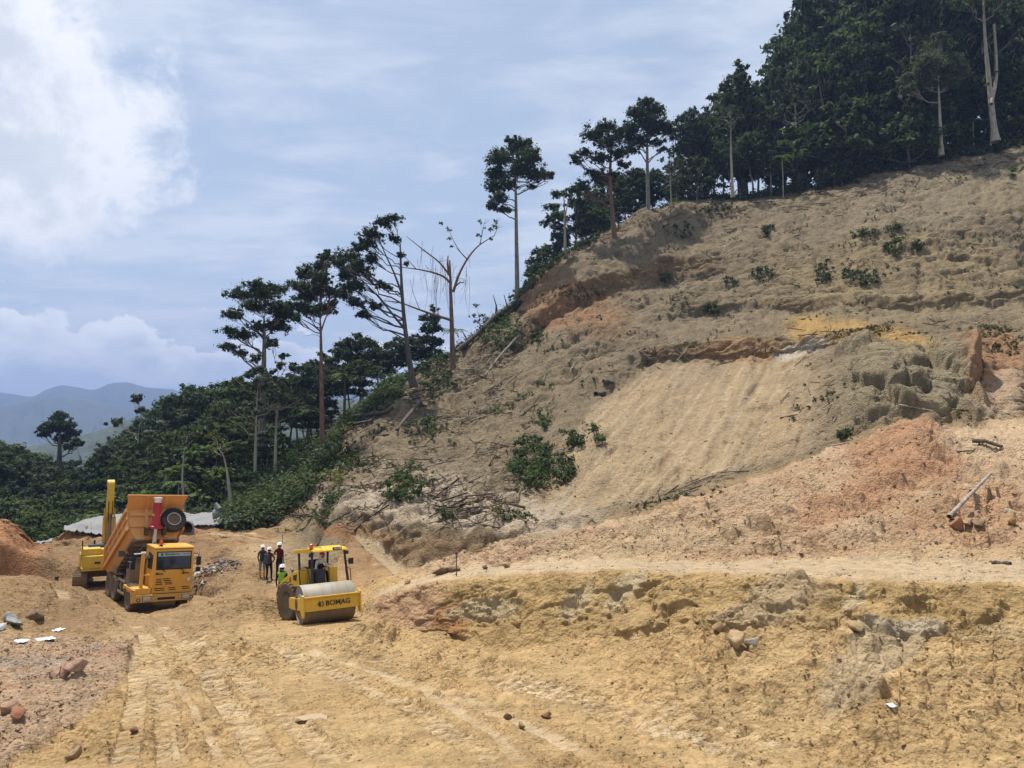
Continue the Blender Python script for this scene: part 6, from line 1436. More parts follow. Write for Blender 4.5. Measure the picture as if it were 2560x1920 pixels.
# ------------------------------------------------------------------ excavator behind the truck
def excavator(loc, rz):
    E = empty('excavator', loc, (0, 0, rz)); E.scale = (.92, .92, .90); tag(E, 'yellow crawler excavator parked behind the dump truck with its boom upright', 'excavator')
    for s in (-1, 1):
        c = Vector((s * 1.15, 0, 0)); tr = bpy.data.objects.new('track', None); link(tr, E); tr.location = c
        hl, r = 1.75, .46
        fr = MB(); fr.box((-.22, -hl, .30), (.22, hl, .62)); 
        fr.lathe([(.34, -.24), (.36, -.1), (.36, .1), (.34, .24)], 22, 'x', (0, -hl, r + .02)); fr.lathe([(.34, -.24), (.36, -.1), (.36, .1), (.34, .24)], 22, 'x', (0, hl, r + .02))
        for k in range(6): fr.lathe([(.13, -.2), (.13, .2)], 12, 'x', (0, -1.2 + k * .48, .2))
        fr.build('track_frame', M_TRACK, tr, smooth=True)
        peri = 4 * hl + 2 * math.pi * r; n = 44; shoe0 = None
        for k in range(n):
            q = (k + .5) / n * peri
            if q < 2 * hl: p, a = (-hl + q, r * 2), 0
            elif q < 2 * hl + math.pi * r: t = (q - 2 * hl) / r; p, a = (hl + r * math.sin(t), r + r * math.cos(t)), -t
            elif q < 4 * hl + math.pi * r: p, a = (hl - (q - 2 * hl - math.pi * r), 0), math.pi
            else: t = (q - 4 * hl - math.pi * r) / r; p, a = (-hl - r * math.sin(t), r - r * math.cos(t)), math.pi - t
            if shoe0 is None:
                shoe0 = MB().box((-.40, -.115, -.02), (.40, .115, .02)).box((-.40, -.10, .02), (.40, -.075, .055)).box((-.40, .02, .02), (.40, .04, .045)).build('track_shoe', M_TRACK, tr); o = shoe0
            else: o = shoe0.copy(); link(o, tr)
            o.location = (0, p[0], p[1] + .02); o.rotation_euler = (a, 0, 0)
    MB().box((-.9, -1.0, .55), (.9, 1.0, .95)).lathe([(.65, .95), (.65, 1.12)], 24, 'z').build('undercarriage', M_TRACK, E)
    U = bpy.data.objects.new('upper_body', None); link(U, E); U.rotation_euler = (0, 0, R(8)); U.location = (-.05, -.25, 0)
    MB().box((-1.3, -2.05, 1.12), (1.3, 1.4, 1.30)).build('deck', M_EXY, U)
    MB().prism([(-1.28, -1.75), (-.8, -2.15), (.8, -2.15), (1.28, -1.75), (1.28, -.9), (-1.28, -.9)], 'z', 1.28, 2.05).build('counterweight', M_EXY, U, bevel=.05)
    MB().box((-1.30, -1.72, 2.052), (-.25, -.2, 2.46)).build('engine_door', M_EXY, U, bevel=.05)
    MB().box((-1.32, -.88, 1.31), (-.4, .6, 2.05)).build('side_door', M_EXY, U, bevel=.04)
    MB().box((-.62, -2.162, 1.55), (-.30, -2.146, 1.68)).build('badge', M_BLACK, U)
    MB().box((-.7, -1.6, 2.055), (1.2, -.1, 2.40)).build('engine_cover', M_EXY, U, bevel=.05)
    MB().prism([(-.75, 2.45), (-.1, 2.45), (-.1, 2.62), (-.68, 2.62)], 'x', -.9, .1).build('air_cleaner', M_DKBLUE, U, bevel=.05)
    MB().lathe([(.06, 2.6), (.06, 2.85), (.075, 2.86)], 10, 'z', (-.55, -.35, 0)).build('exhaust_pipe', M_BLACK, U)
    hr = MB()
    for ya in (-1.65, -1.2): hr.tube([(-1.26, ya, 1.7), (-1.28, ya, 2.95)], .028, 6)
    hr.tube([(-1.28, -1.65, 2.95), (-1.28, -1.2, 2.95)], .028, 6).tube([(-1.27, -1.65, 2.5), (-1.27, -1.2, 2.5)], .02, 6).build('handrail', M_BLACK, U)
    MB().box((.70, .35, 1.3), (1.34, 1.75, 2.6)).build('operator_cab', M_GLASS, U, bevel=.06)
    MB().box((.68, .30, 2.58), (1.36, 1.80, 2.68)).build('cab_roof', M_EXY, U, bevel=.04)
    # boom raised upright, arm folded down in front of it
    bo = MB().prism([(.05, 1.4), (.75, 1.25), (1.35, 2.6), (1.45, 3.6), (1.05, 5.2), (.55, 6.35), (.15, 6.38), (.20, 5.4), (.42, 3.8), (.30, 2.6)], 'x', -.18, .18)
    boo = bo.build('boom', M_EXB, U, bevel=.03); boo.location = (.25, -.45, 0)
    MB().prism([(.10, 6.30), (.50, 6.30), (.52, 6.62), (.3, 6.75), (.08, 6.62)], 'x', -.22, .22).build('boom_head', M_EXY, boo, bevel=.03)
    MB().prism([(-.02, 6.55), (.24, 6.60), (.30, 5.7), (.16, 4.6), (-.10, 4.6), (-.12, 5.8)], 'x', -.19, .19).build('arm', M_EXY, boo, bevel=.03)
    MB().tube([(-.28, .18, 2.2), (-.28, .36, 4.3)], .10, 12).tube([(-.28, .36, 4.3), (-.28, .42, 4.9)], .055, 10).build('boom_cylinder', M_EXB, boo, smooth=True)
    MB().tube([(.28, .18, 2.2), (.28, .36, 4.3)], .10, 12).tube([(.28, .36, 4.3), (.28, .42, 4.9)], .055, 10).build('boom_cylinder', M_EXB, boo, smooth=True)
    MB().tube([(0, -.06, 2.2), (0, -.04, 4.5)], .09, 10).build('arm_cylinder', M_GREYST, boo, smooth=True)
    MB().tube([(.1, -.02, 5.5), (.12, -.2, 5.2), (.1, -.06, 4.2)], .025, 6).tube([(-.1, -.02, 5.5), (-.12, -.24, 5.1), (-.1, -.06, 4.0)], .025, 6).build('hydraulic_hose', M_BLACK, boo)
    MB().box((-.34, -.25, 1.3), (.34, .55, 2.35)).build('boom_foot', M_UNDER, boo, bevel=.03)
    return E
ex = excavator(Vector(EXCAV), R(24))
print('machines', round(time.time() - T0, 1))
# ------------------------------------------------------------------ people: each body one skinned, continuous figure
def cloth(name, col, rough=.85):
    return plain(name, col, rough, spec=.15, var=.3)
M_SKIN = plain('skin', (.26, .135, .085), .55, var=.12)
M_MAROON = cloth('maroon_shirt', (.085, .012, .020)); M_MAROON2 = cloth('dull_maroon_shirt', (.115, .032, .042)); M_NAVY = cloth('navy_cloth', (.012, .014, .022)); M_BLKCL = cloth('black_trousers', (.010, .010, .012))
M_GREYCL = cloth('grey_trousers', (.20, .21, .20)); M_DKGREY = cloth('dark_grey_jacket', (.035, .038, .045)); M_VEST = cloth('lime_vest', (.28, .55, .06)); M_WHCL = cloth('white_cloth', (.62, .62, .60)); M_PACK = cloth('grey_backpack_cloth', (.075, .08, .095))
M_HAIR = plain('black_hair', (.012, .010, .009), .6); M_HAT = plain('white_helmet', (.82, .82, .80), .35, var=.06); M_BOOT = plain('yellow_rubber_boot', (.55, .30, .04), .5, var=.3); M_EYE = plain('eye', (.03, .02, .02), .3)
def person(name, loc, rz, H, pose, mats, label, group=None, hair=True, scale=(1, 1, 1)):
    """pose: joint positions for a 1.72 m figure facing +Y; mats: shirt, sleeve, trousers, shoes"""
    J = dict(pelvis=(0, 0, .94), belly=(0, .015, 1.08), chest=(0, .01, 1.28), collar=(0, -.01, 1.43), neck=(0, .0, 1.50), jaw=(0, .025, 1.57), skull=(0, .015, 1.655), crown=(0, .005, 1.715),
             nose=(0, .118, 1.60), ear_l=(-.082, .005, 1.60), ear_r=(.082, .005, 1.60))
    for s, t in ((-1, '_l'), (1, '_r')):
        J['sh' + t] = (s * .175, -.01, 1.40); J['el' + t] = (s * .215, -.03, 1.12); J['wr' + t] = (s * .215, .04, .88); J['pa' + t] = (s * .212, .06, .80)
        J['hip' + t] = (s * .095, 0, .90); J['kn' + t] = (s * .105, .02, .49); J['an' + t] = (s * .11, -.02, .09); J['toe' + t] = (s * .125, .15, .035)
    J.update(pose)
    Rr = dict(pelvis=(.150, .105), belly=(.140, .098), chest=(.160, .110), collar=(.115, .085), neck=(.056, .056), jaw=(.066, .072), skull=(.079, .094), crown=(.045, .05), nose=(.014, .014), ear_l=(.018, .022), ear_r=(.018, .022),
              sh=(.066, .062), el=(.045, .045), wr=(.029, .029), pa=(.036, .022), hip=(.096, .1), kn=(.064, .066), an=(.045, .048), toe=(.042, .032))
    E = [('pelvis', 'belly', 0), ('belly', 'chest', 0), ('chest', 'collar', 0), ('collar', 'neck', 2), ('neck', 'jaw', 2), ('jaw', 'skull', 2), ('skull', 'crown', 3), ('jaw', 'nose', 2), ('jaw', 'ear_l', 2), ('jaw', 'ear_r', 2)]
    for t in ('_l', '_r'):
        E += [('collar', 'sh' + t, 0), ('sh' + t, 'el' + t, 1), ('el' + t, 'wr' + t, pose.get('forearm', 1)), ('wr' + t, 'pa' + t, 2), ('pelvis', 'hip' + t, 4), ('hip' + t, 'kn' + t, 4), ('kn' + t, 'an' + t, pose.get('shin', 4)), ('an' + t, 'toe' + t, 5)]
        wr, pa = Vector(J['wr' + t]), Vector(J['pa' + t]); d = (pa - wr).normalized(); sd = -1 if t == '_l' else 1
        across = d.cross(Vector((sd, 0, 0))); across = across.normalized() if across.length > .1 else Vector((0, 1, 0)); curl = d.cross(across) * (1 if sd > 0 else -1)
        for k, L in enumerate((.072, .082, .076, .060)):
            b = pa + across * (.026 - .0175 * k) + d * .012
            J[f'f{k}a{t}'] = b; J[f'f{k}b{t}'] = b + d * L * .55 - curl * .010; J[f'f{k}c{t}'] = b + d * L * .92 - curl * .030
            E += [('pa' + t, f'f{k}a{t}', 2), (f'f{k}a{t}', f'f{k}b{t}', 2), (f'f{k}b{t}', f'f{k}c{t}', 2)]
        th = wr + d * .03 + across * .028; J['t1' + t] = th; J['t2' + t] = th + d * .035 + across * .028; J['t3' + t] = th + d * .07 + across * .026
        E += [('wr' + t, 't1' + t, 2), ('t1' + t, 't2' + t, 2), ('t2' + t, 't3' + t, 2)]
    names = [k for k in J if not isinstance(J[k], (int, float))]; ix = {k: i for i, k in enumerate(names)}
    me = bpy.data.meshes.new('body'); me.from_pydata([tuple(J[k]) for k in names], [(ix[a], ix[b]) for a, b, _ in E], [])
    o = bpy.data.objects.new('body', me); COL.objects.link(o)
    sk = o.modifiers.new('skin', 'SKIN'); sk.use_smooth_shade = True
    ly = me.skin_vertices[0] if len(me.skin_vertices) else None
    if ly is None:
        bm = bmesh.new(); bm.from_mesh(me); bm.verts.layers.skin.verify(); bm.to_mesh(me); bm.free(); ly = me.skin_vertices[0]
    for k in names:
        key = k if k in Rr else k.split('_')[0]
        r = Rr.get(key, (.0095, .0095))
        ly.data[ix[k]].radius = r; ly.data[ix[k]].use_root = (k == 'pelvis')
    sb = o.modifiers.new('sub', 'SUBSURF'); sb.levels = 1; sb.render_levels = 1
    dg = bpy.context.evaluated_depsgraph_get(); bmsh = bpy.data.meshes.new_from_object(o.evaluated_get(dg)); bmsh.name = 'person_body'
    bpy.data.objects.remove(o)
    A = np.array([J[a] for a, b, _ in E], float); Bv = np.array([J[b] for a, b, _ in E], float); lab = np.array([c for _, _, c in E])
    rad = np.array([np.mean(Rr.get(a if a in Rr else a.split('_')[0], (.01, .01))) for a, b, _ in E])
    cen = np.array([p.center for p in bmsh.polygons])
    ab = Bv - A; t = np.clip(((cen[:, None] - A) * ab).sum(-1) / ((ab ** 2).sum(-1) + 1e-9), 0, 1)
    dist = np.linalg.norm(cen[:, None] - (A + t[..., None] * ab), axis=2) - rad[None] * .8
    lb = lab[np.argmin(dist, 1)]
    shirt, sleeve, trous, shoes = mats
    for m in (shirt, sleeve, M_SKIN, M_HAIR if hair else M_SKIN, trous, shoes): bmsh.materials.append(m)
    lb = np.where((lb == 4) & (cen[:, 2] > pose.get('waist', .985)), 0, lb)
    lb = np.where((lb == 2) & (cen[:, 2] > 1.585) & (cen[:, 2] < 1.9) & (cen[:, 1] < .02) & (np.abs(cen[:, 0]) < .12) & (pose.get('nohair') is None), 3, lb)
    bmsh.polygons.foreach_set('material_index', lb.astype(np.int32)); bmsh.polygons.foreach_set('use_smooth', np.ones(len(lb), bool))
    b = add(name, bmsh); b.location = loc; b.rotation_euler = (0, 0, rz); k = H / 1.72; b.scale = (k * scale[0], k * scale[1], k * scale[2])
    tag(b, label, 'person', group)
    for s in (-1, 1): MB().lathe([(0, -.008), (.009, 0), (0, .008)], 8, 'y').build('eye', M_EYE, b).location = Vector(J['jaw']) + Vector((s * .030, .083, .045))
    return b, J
def helmet(b, J):
    c = Vector(J['skull'])
    m = MB(); m.lathe([(.155, -.012), (.135, -.005), (.127, .02), (.118, .065), (.09, .105), (.045, .128), (0, .134)], 22, 'z')
    m.prism([(-.075, .10), (.075, .10), (.055, .185), (-.055, .185)], 'z', -.012, -.002)
    m.box((-.014, -.10, .10), (.014, .10, .142))
    o = m.build('hard_hat', M_HAT, b, smooth=True); o.location = c + Vector((0, -.005, .012)); o.rotation_euler = (R(-8), 0, 0); o.scale = (.98, 1.08, 1.0)
    n = MB().tube([c + Vector((-.085, .0, -.01)), c + Vector((-.06, -.085, -.045)), c + Vector((0, -.108, -.055)), c + Vector((.06, -.085, -.045)), c + Vector((.085, 0, -.01))], .012, 6); n.build('hat_band', M_BLKCL, b)
def shell(b, name, m, sel, off):
    """a garment: a copy of part of the body's surface pushed outwards"""
    me = b.data; bm = bmesh.new(); bm.from_mesh(me); bm.normal_update()
    keep = [f for f in bm.faces if sel(f)]; ks = set(keep)
    bmesh.ops.delete(bm, geom=[f for f in bm.faces if f not in ks], context='FACES')
    for v in bm.verts: v.co += v.normal * off
    bm.normal_update(); bmesh.ops.solidify(bm, geom=bm.faces[:], thickness=.008)
    nm = bpy.data.meshes.new(name); bm.to_mesh(nm); bm.free(); nm.materials.clear(); nm.materials.append(m)
    for p in nm.polygons: p.material_index = 0; p.use_smooth = True
    return add(name, nm, b)
def stand_at(u, v, d):
    p = P(u, v, d); p.z = ground_z(p.x, p.y) - .01; return p
GR = 'three people watching the far end of the site'
b, J = person('person', stand_at(655, 1438, 40.0), R(12), 1.60, dict(el_l=(-.235, -.04, 1.14), wr_l=(-.20, .02, .93), pa_l=(-.185, .04, .86), nose=(.07, .095, 1.60), waist=.90), (M_DKGREY, M_DKGREY, M_GREYCL, M_BOOT), 'person in dark jacket, grey trousers and yellow boots, leftmost of three hard hats', GR)
helmet(b, J)
for s in (-1, 1): shell(b, 'rubber_boot', M_BOOT, lambda f: f.calc_center_median().z < .36 and f.calc_center_median().x * s > 0, .012)
b2, J2 = person('person', stand_at(672, 1438, 39.2), R(-6), 1.61, dict(el_r=(.33, -.09, 1.20), wr_r=(.235, .02, 1.03), pa_r=(.17, .06, 1.01), kn_r=(.135, .02, .49), an_r=(.15, -.02, .09), toe_r=(.18, .14, .035), nose=(.05, .105, 1.60)), (M_MAROON2, M_MAROON2, M_BLKCL, M_BLKCL), 'person in maroon shirt with a hand on the hip and a grey backpack', GR)
helmet(b2, J2)
b3, J3 = person('person', stand_at(697, 1440, 39.0), R(-14), 1.74, dict(forearm=2, el_l=(-.30, .02, 1.20), wr_l=(-.24, .22, 1.18), pa_l=(-.20, .28, 1.19)), (M_MAROON, M_MAROON, M_NAVY, M_BLKCL), 'tall person in a maroon short sleeved shirt and dark trousers, back turned', GR)
helmet(b3, J3)
b4, J4 = person('person', stand_at(704, 1500, 32.8), R(4), 1.66, dict(el_l=(-.25, -.02, 1.13), wr_l=(-.24, .03, .90), pa_l=(-.235, .05, .83)), (M_NAVY, M_NAVY, M_BLKCL, M_BLKCL), 'person in a lime hi-vis vest standing beside the roller hood')
helmet(b4, J4)
shell(b4, 'hi_vis_vest', M_VEST, lambda f: .93 < f.calc_center_median().z < 1.435 and abs(f.calc_center_median().x) < .185 and f.material_index == 0, .018)
# backpack worn by the middle person
pk = MB(); pk.box((-.15, -.10, -.24), (.15, .10, .24), None, (.82, .75)); 
bp_ = empty('backpack', b2.matrix_basis @ Vector((-.05, -.20, 1.18)), (0, 0, b2.rotation_euler.z)); tag(bp_, 'grey backpack hanging on the back of the person with a hand on the hip', 'backpack')
pk.build('bag', M_PACK, bp_, bevel=.05, smooth=True)
MB().box((-.11, -.135, -.20), (.11, -.09, .02)).build('front_pocket', M_PACK, bp_, bevel=.03)
for s in (-1, 1): MB().tube([(s * .09, .08, .20), (s * .10, .16, .25), (s * .115, .30, .16), (s * .12, .29, -.05), (s * .12, .10, -.18)], .018, 6).build('strap', M_BLKCL, bp_)
MB().tube([(-.04, 0, .24), (0, 0, .28), (.04, 0, .24)], .01, 6).build('grab_loop', M_BLKCL, bp_)
# driver seated on the roller, turned and leaning to the right of the picture
seat_w = roller_rear.matrix_world if False else None
bpy.context.view_layer.update()
RM = roller.matrix_world @ Matrix.Translation(roller_rear.location) @ Matrix.Rotation(roller_rear.rotation_euler.z, 4, 'Z')
sp = RM @ Vector((0, -.98, 1.80))
dpose = dict(kn_l=(-.13, .44, .98), an_l=(-.14, .50, .55), toe_l=(-.14, .66, .49), kn_r=(.13, .44, .98), an_r=(.14, .50, .55), toe_r=(.14, .66, .49), belly=(0, .05, 1.08), chest=(0, .14, 1.26), collar=(0, .20, 1.39), neck=(0, .235, 1.455), jaw=(0, .285, 1.52), skull=(0, .285, 1.605), crown=(0, .275, 1.665), nose=(0, .375, 1.55), ear_l=(-.082, .275, 1.55), ear_r=(.082, .275, 1.55),
             sh_l=(-.18, .19, 1.36), sh_r=(.18, .19, 1.36), el_l=(-.25, .33, 1.14), wr_l=(-.17, .50, 1.10), pa_l=(-.14, .57, 1.11), el_r=(.27, .26, 1.12), wr_r=(.26, .40, .98), pa_r=(.24, .47, .97), nohair=1, waist=1.0)
drv, JD = person('person', sp - Vector((0, 0, .86)), math.pi + R(29 + 8 + 14), 1.66, dpose, (M_WHCL, M_WHCL, M_BLKCL, M_BLKCL), 'driver in white with a cloth over the head, seated under the roller canopy', hair=False)
hd = shell(drv, 'head_cloth', M_WHCL, lambda f: f.calc_center_median().z > 1.44 and not (f.calc_center_median().y > .33 and 1.50 < f.calc_center_median().z < 1.60), .022)
MB().lathe([(.105, 0), (.11, .05), (.07, .09), (0, .10)], 18, 'z', (0, .285, 1.63)).box((-.07, .34, 1.625), (.07, .45, 1.64)).build('cap', M_REDP, drv, smooth=True)
print('people', round(time.time() - T0, 1))
# ------------------------------------------------------------------ stones, clods, wood, sheets, plants on the slope
def rock_mat(name, c1, c2, sc=3.0):
    m = bpy.data.materials.new(name); m.use_nodes = True
    w = NT(m.node_tree); out = w.n('ShaderNodeOutputMaterial'); bs = w.n('ShaderNodeBsdfPrincipled'); w.t.links.new(bs.outputs[0], out.inputs[0])
    pos = w.n('ShaderNodeTexCoord').outputs['Object']; n = w.noise(pos, sc, 8, .68, .4); n2 = w.noise(pos, sc * 4, 6, .65)
    w.put(bs, 'Base Color', w.mix(w.m('MULTIPLY', w.ss(n2, .5, .7), .5), w.mix(w.ss(n, .35, .65), c1, c2), tuple(k * .55 for k in c1))); bs.inputs['Roughness'].default_value = .9
    w.put(bs, 'Normal', w.n('ShaderNodeBump', Height=w.m('ADD', n, w.m('MULTIPLY', n2, .4)), Strength=.7, Distance=.12))
    return m
RK_TAN = rock_mat('tan_clod', (.32, .21, .10), (.43, .30, .155)); RK_RED = rock_mat('red_clod', (.30, .115, .055), (.40, .20, .11)); RK_GREY = rock_mat('grey_stone', (.16, .155, .145), (.34, .33, .31)); RK_PALE = rock_mat('pale_stone', (.36, .31, .23), (.48, .42, .33))
RK_BROWN = rock_mat('brown_clod', (.16, .10, .055), (.27, .17, .09)); RK_PINK = rock_mat('pink_clod', (.36, .20, .13), (.46, .30, .20)); RK_WHITE = rock_mat('white_rubble', (.50, .50, .48), (.66, .65, .62)); RK_OCHRE = rock_mat('ochre_clod', (.42, .24, .07), (.50, .33, .13))
def rock_shape(seed, sub=2, sharp=.5):
    g = np.random.default_rng(seed); bm = bmesh.new(); bmesh.ops.create_icosphere(bm, subdivisions=sub, radius=1.0)
    v = np.array([p.co for p in bm.verts]); f = np.array([[q.index for q in fc.verts] for fc in bm.faces]); bm.free()
    r = 1 + .22 * fbm2(v[:, 0] * 1.3 + seed * 3.1, v[:, 1] * 1.3 + v[:, 2] * 1.7, 3, seed)
    v = v * r[:, None]
    for _ in range(int(9 * sharp) + 3):                      # cleave flat faces
        n = g.normal(0, 1, 3); n /= np.linalg.norm(n); c = g.uniform(.34, .72)
        e = v @ n - c; v = v - np.where(e > 0, e, 0)[:, None] * n
    v *= np.array([1, g.uniform(.65, .95), g.uniform(.5, .8)])
    return v, f
ROCKS = [rock_shape(300 + k, 3, 1.3) for k in range(8)]
ROCKM = {}
def rock_mesh(k, m):
    key = (k, m.name)
    if key not in ROCKM: ROCKM[key] = npmesh('rock', ROCKS[k][0], ROCKS[k][1], m)
    return ROCKM[key]
def rock(name, u, v, r_px, m, label, cat, group=None, k=None, lo=0, hi=99, sink=.3, stretch=1.0):
    p, n = pick(u, v, lo, hi); r = 1.3 * r_px * p.y / F
    o = add(name, rock_mesh(rnd.randrange(8) if k is None else k, m)); o.location = p + Vector((0, 0, r * (.55 - sink)))
    o.rotation_euler = (rnd.uniform(-.3, .3), rnd.uniform(-.3, .3), rnd.uniform(0, 6.28)); o.scale = (r * stretch, r, r)
    tag(o, label, cat, group); return o
rock('boulder', 2388, 1318, 22, RK_RED, 'dark red boulder on the spoil heap next to the leaning log', 'boulder', k=1)
rock('boulder', 2450, 1315, 22, RK_BROWN, 'brown blocky boulder right of the dark red one', 'boulder', k=2)
rock('boulder', 2418, 1318, 16, RK_TAN, 'tan lump of earth wedged between the red and the brown boulder', 'boulder', k=3)
rock('stone', 2526, 1290, 20, RK_PALE, 'pale flat topped stone above an orange one at the far right of the spoil heap', 'stone', k=4)
rock('stone', 2530, 1308, 15, RK_OCHRE, 'orange stone under the pale flat topped one', 'stone', k=5)
rock('boulder', 1108, 1432, 24, RK_BROWN, 'undercut brown lump sitting alone on the pale shelf above the roller', 'boulder', k=6, stretch=1.3)
rock('boulder', 1142, 1424, 16, RK_BROWN, 'smaller brown lump touching the undercut one on the shelf', 'boulder', k=7)
rock('stone', 1210, 1420, 10, RK_BROWN, 'small brown clod on the pale shelf', 'clod'); rock('stone', 1265, 1417, 14, RK_TAN, 'tan clod on the pale shelf right of the small brown one', 'clod')
rock('stone', 1020, 1457, 8, RK_RED, 'bright red little stone near the left tip of the shelf', 'stone')
rock('boulder', 1835, 1605, 36, RK_TAN, 'big tan block half buried at the middle of the bank face', 'boulder', k=2, lo=2.0, hi=4.5)
rock('boulder', 1885, 1612, 22, RK_PALE, 'pale split block leaning on the big tan one in the bank face', 'boulder', k=4, lo=2.0, hi=4.5)
rock('boulder', 1795, 1575, 22, RK_TAN, 'tan block above and left of the half buried one', 'boulder', k=5, lo=2.0, hi=4.5)
rock('boulder', 2145, 1575, 24, RK_TAN, 'knobbly tan lump on top of the grey block in the bank', 'boulder', k=6, lo=2.0, hi=4.5)
rock('boulder', 2330, 1760, 44, RK_TAN, 'large rounded crumbly clod in the loose spoil at lower right', 'clod', k=7, sink=.45) if False else None
rock('clod', 150, 1690, 30, RK_PINK, 'broken reddish clod, biggest of the pair on the pink ground', 'clod', k=1); rock('clod', 196, 1678, 26, RK_PINK, 'tilted reddish slab beside the biggest reddish clod', 'clod', k=3)
rock('clod', 20, 1780, 28, RK_PINK, 'round red brown clod at the left picture edge', 'clod', k=5); rock('clod', 52, 1785, 22, RK_RED, 'flat red clod beside the round one at the left edge', 'clod', k=6)
rock('stone', 40, 1562, 26, RK_GREY, 'grey weathered stone, largest of the heap at the left edge', 'stone', k=2, stretch=1.3); rock('stone', 6, 1570, 18, RK_WHITE, 'white stone cut by the left picture edge', 'stone', k=4); rock('stone', 92, 1555, 26, RK_BROWN, 'brown leaning slab at the right of the grey stone heap', 'stone', k=3); rock('stone', 30, 1548, 20, RK_GREY, 'bluish grey stone at the back of the left heap', 'stone', k=5, stretch=1.4)
rock('stone', 180, 1890, 22, RK_TAN, 'tan stone in the loose soil at lower left', 'stone', k=1); rock('stone', 340, 1826, 12, RK_BROWN, 'dark little clod left of the wheel tracks', 'clod'); rock('stone', 1305, 1818, 14, RK_TAN, 'pale clod between the curved wheel tracks', 'clod'); rock('stone', 1270, 1793, 16, RK_BROWN, 'dark clod above the pale one between the tracks', 'clod'); rock('stone', 1365, 1790, 15, RK_RED, 'reddish crumbled clod between the two curved tracks', 'clod')
rock('boulder', 25, 1352, 62, RK_BROWN, 'huge rounded lump of brown earth at the left edge of the site', 'boulder', k=0, sink=.45, stretch=1.15) if False else None
# rubble heap behind the truck: every stone a part
rh, _ = pick(535, 1425); heap_e = empty('rubble_heap', rh); tag(heap_e, 'heap of broken grey rubble on the ground behind the truck', 'rubble heap')
for k in range(120):
    a = rnd.uniform(0, 6.28); q = rnd.random() ** .6; ex_, ey_ = math.cos(a) * q * 1.35, math.sin(a) * q * 2.3
    h = .42 * (1 - q) ; r = rnd.uniform(.06, .17) * (1.35 if rnd.random() < .15 else 1)
    mm = rnd.choice([RK_GREY, RK_GREY, RK_GREY, RK_PALE, RK_WHITE, RK_BROWN]) if k else RK_WHITE
    o = add('stone', rock_mesh(rnd.randrange(8), mm), heap_e); o.scale = (r * rnd.uniform(1, 1.7), r, r * rnd.uniform(.7, 1.1)); o.rotation_euler = (rnd.uniform(-.7, .7), rnd.uniform(-.7, .7), rnd.uniform(0, 6.28))
    o.location = (ex_, ey_, h + r * .35 + ground_z(rh.x + ex_, rh.y + ey_) - rh.z)
# loose clods: tens of thousands, joined; soil colour, lightened on most to offset their shaded sides
def octa(seed):
    g = np.random.default_rng(seed); v = np.array([[1, 0, 0], [-1, 0, 0], [0, 1, 0], [0, -1, 0], [0, 0, 1], [0, 0, -1.0]]) * g.uniform(.6, 1.15, (6, 1)) + g.normal(0, .22, (6, 3))
    return v * np.array([1, .9, .75]), np.array([[0, 2, 4], [2, 1, 4], [1, 3, 4], [3, 0, 4], [2, 0, 5], [1, 2, 5], [3, 1, 5], [0, 3, 5]])
CL = [rock_shape(500 + k, 1, .6) for k in range(3)] + [octa(520 + k) for k in range(5)]
def clods(name, sel, n, rmin, rmax, power, seed, bright=(.8, 1.15), m=None, flat=.62):
    g = np.random.default_rng(seed); cand = np.nonzero(sel.ravel() > g.random(sel.size))[0]
    if len(cand) == 0: return
    ii = g.choice(cand, n); p = GF[ii] + g.normal(0, .05, (n, 3)) * np.array([1, 1, 0]); col = soil.reshape(-1, 3)[ii] * g.uniform(bright[0], bright[1], n)[:, None]
    r = rmin + (rmax - rmin) * g.random(n) ** power
    Vs, Fs, Cs = [], [], []; off = 0
    for k in range(len(CL)):
        s = np.arange(k, n, len(CL)); v, f = CL[k]
        az = g.uniform(0, 6.28, len(s)); c, sn = np.cos(az)[:, None], np.sin(az)[:, None]; tl = g.uniform(-.5, .5, len(s))[:, None]
        sx = g.uniform(.75, 1.35, (len(s), 3)); q = v[None] * sx[:, None, :]
        y2 = q[..., 1] * np.cos(tl) - q[..., 2] * np.sin(tl); z2 = q[..., 1] * np.sin(tl) + q[..., 2] * np.cos(tl)
        X2 = q[..., 0] * c - y2 * sn; Y2 = q[..., 0] * sn + y2 * c
        W = np.stack([X2, Y2, z2 * flat], -1) * r[s][:, None, None] + p[s][:, None, :] + np.array([0, 0, -.05]) * r[s][:, None, None]
        Vs.append(W.reshape(-1, 3)); Cs.append(np.repeat(col[s], len(v), axis=0)); Fs.append((f[None] + (np.arange(len(s)) * len(v))[:, None, None] + off).reshape(-1, 3)); off += len(s) * len(v)
    return add(name, npmesh(name, np.concatenate(Vs), Fs, m or M_EARTH, False, {'soil': np.concatenate(Cs)}), kind='stuff')
px2 = np.clip(24.0 / Y, .2, 3)
inview = (PU2 > -80) & (PU2 < 2640) & (PV2 < 1990)
fl = inview * floor * (Y < 40) * (1 - .75 * np.clip(pressed.reshape(X.shape), 0, 1)); cluster = sst(fbm2(X / 1.1, Y / 1.1, 4, 401), -.1, .4)
clods('loose_clods', fl * (.25 + .75 * cluster) * (Y < 24), 13000, .008, .042, 4.0, 1, (.95, 1.25))
clods('loose_clods', fl * (.15 + .85 * cluster) * (Y >= 20), 6000, .014, .075, 3.6, 2, (.95, 1.25))
clods('bank_rubble', inview * (face * rubb + heap * .55 + lip * .8), 6000, .01, .06, 3.6, 3, (.95, 1.25))
clods('mound_rubble', inview * mound * (.3 + .7 * cluster), 9000, .015, .11, 4.0, 4, (.95, 1.3))
clods('shelf_crumbs', inview * shelf * cluster, 1200, .015, .07, 2.5, 5, (.55, 1.0))
clods('pink_clods', inview * LEFTD * (Y < 26), 4000, .008, .06, 3.6, 6, (.9, 1.25))
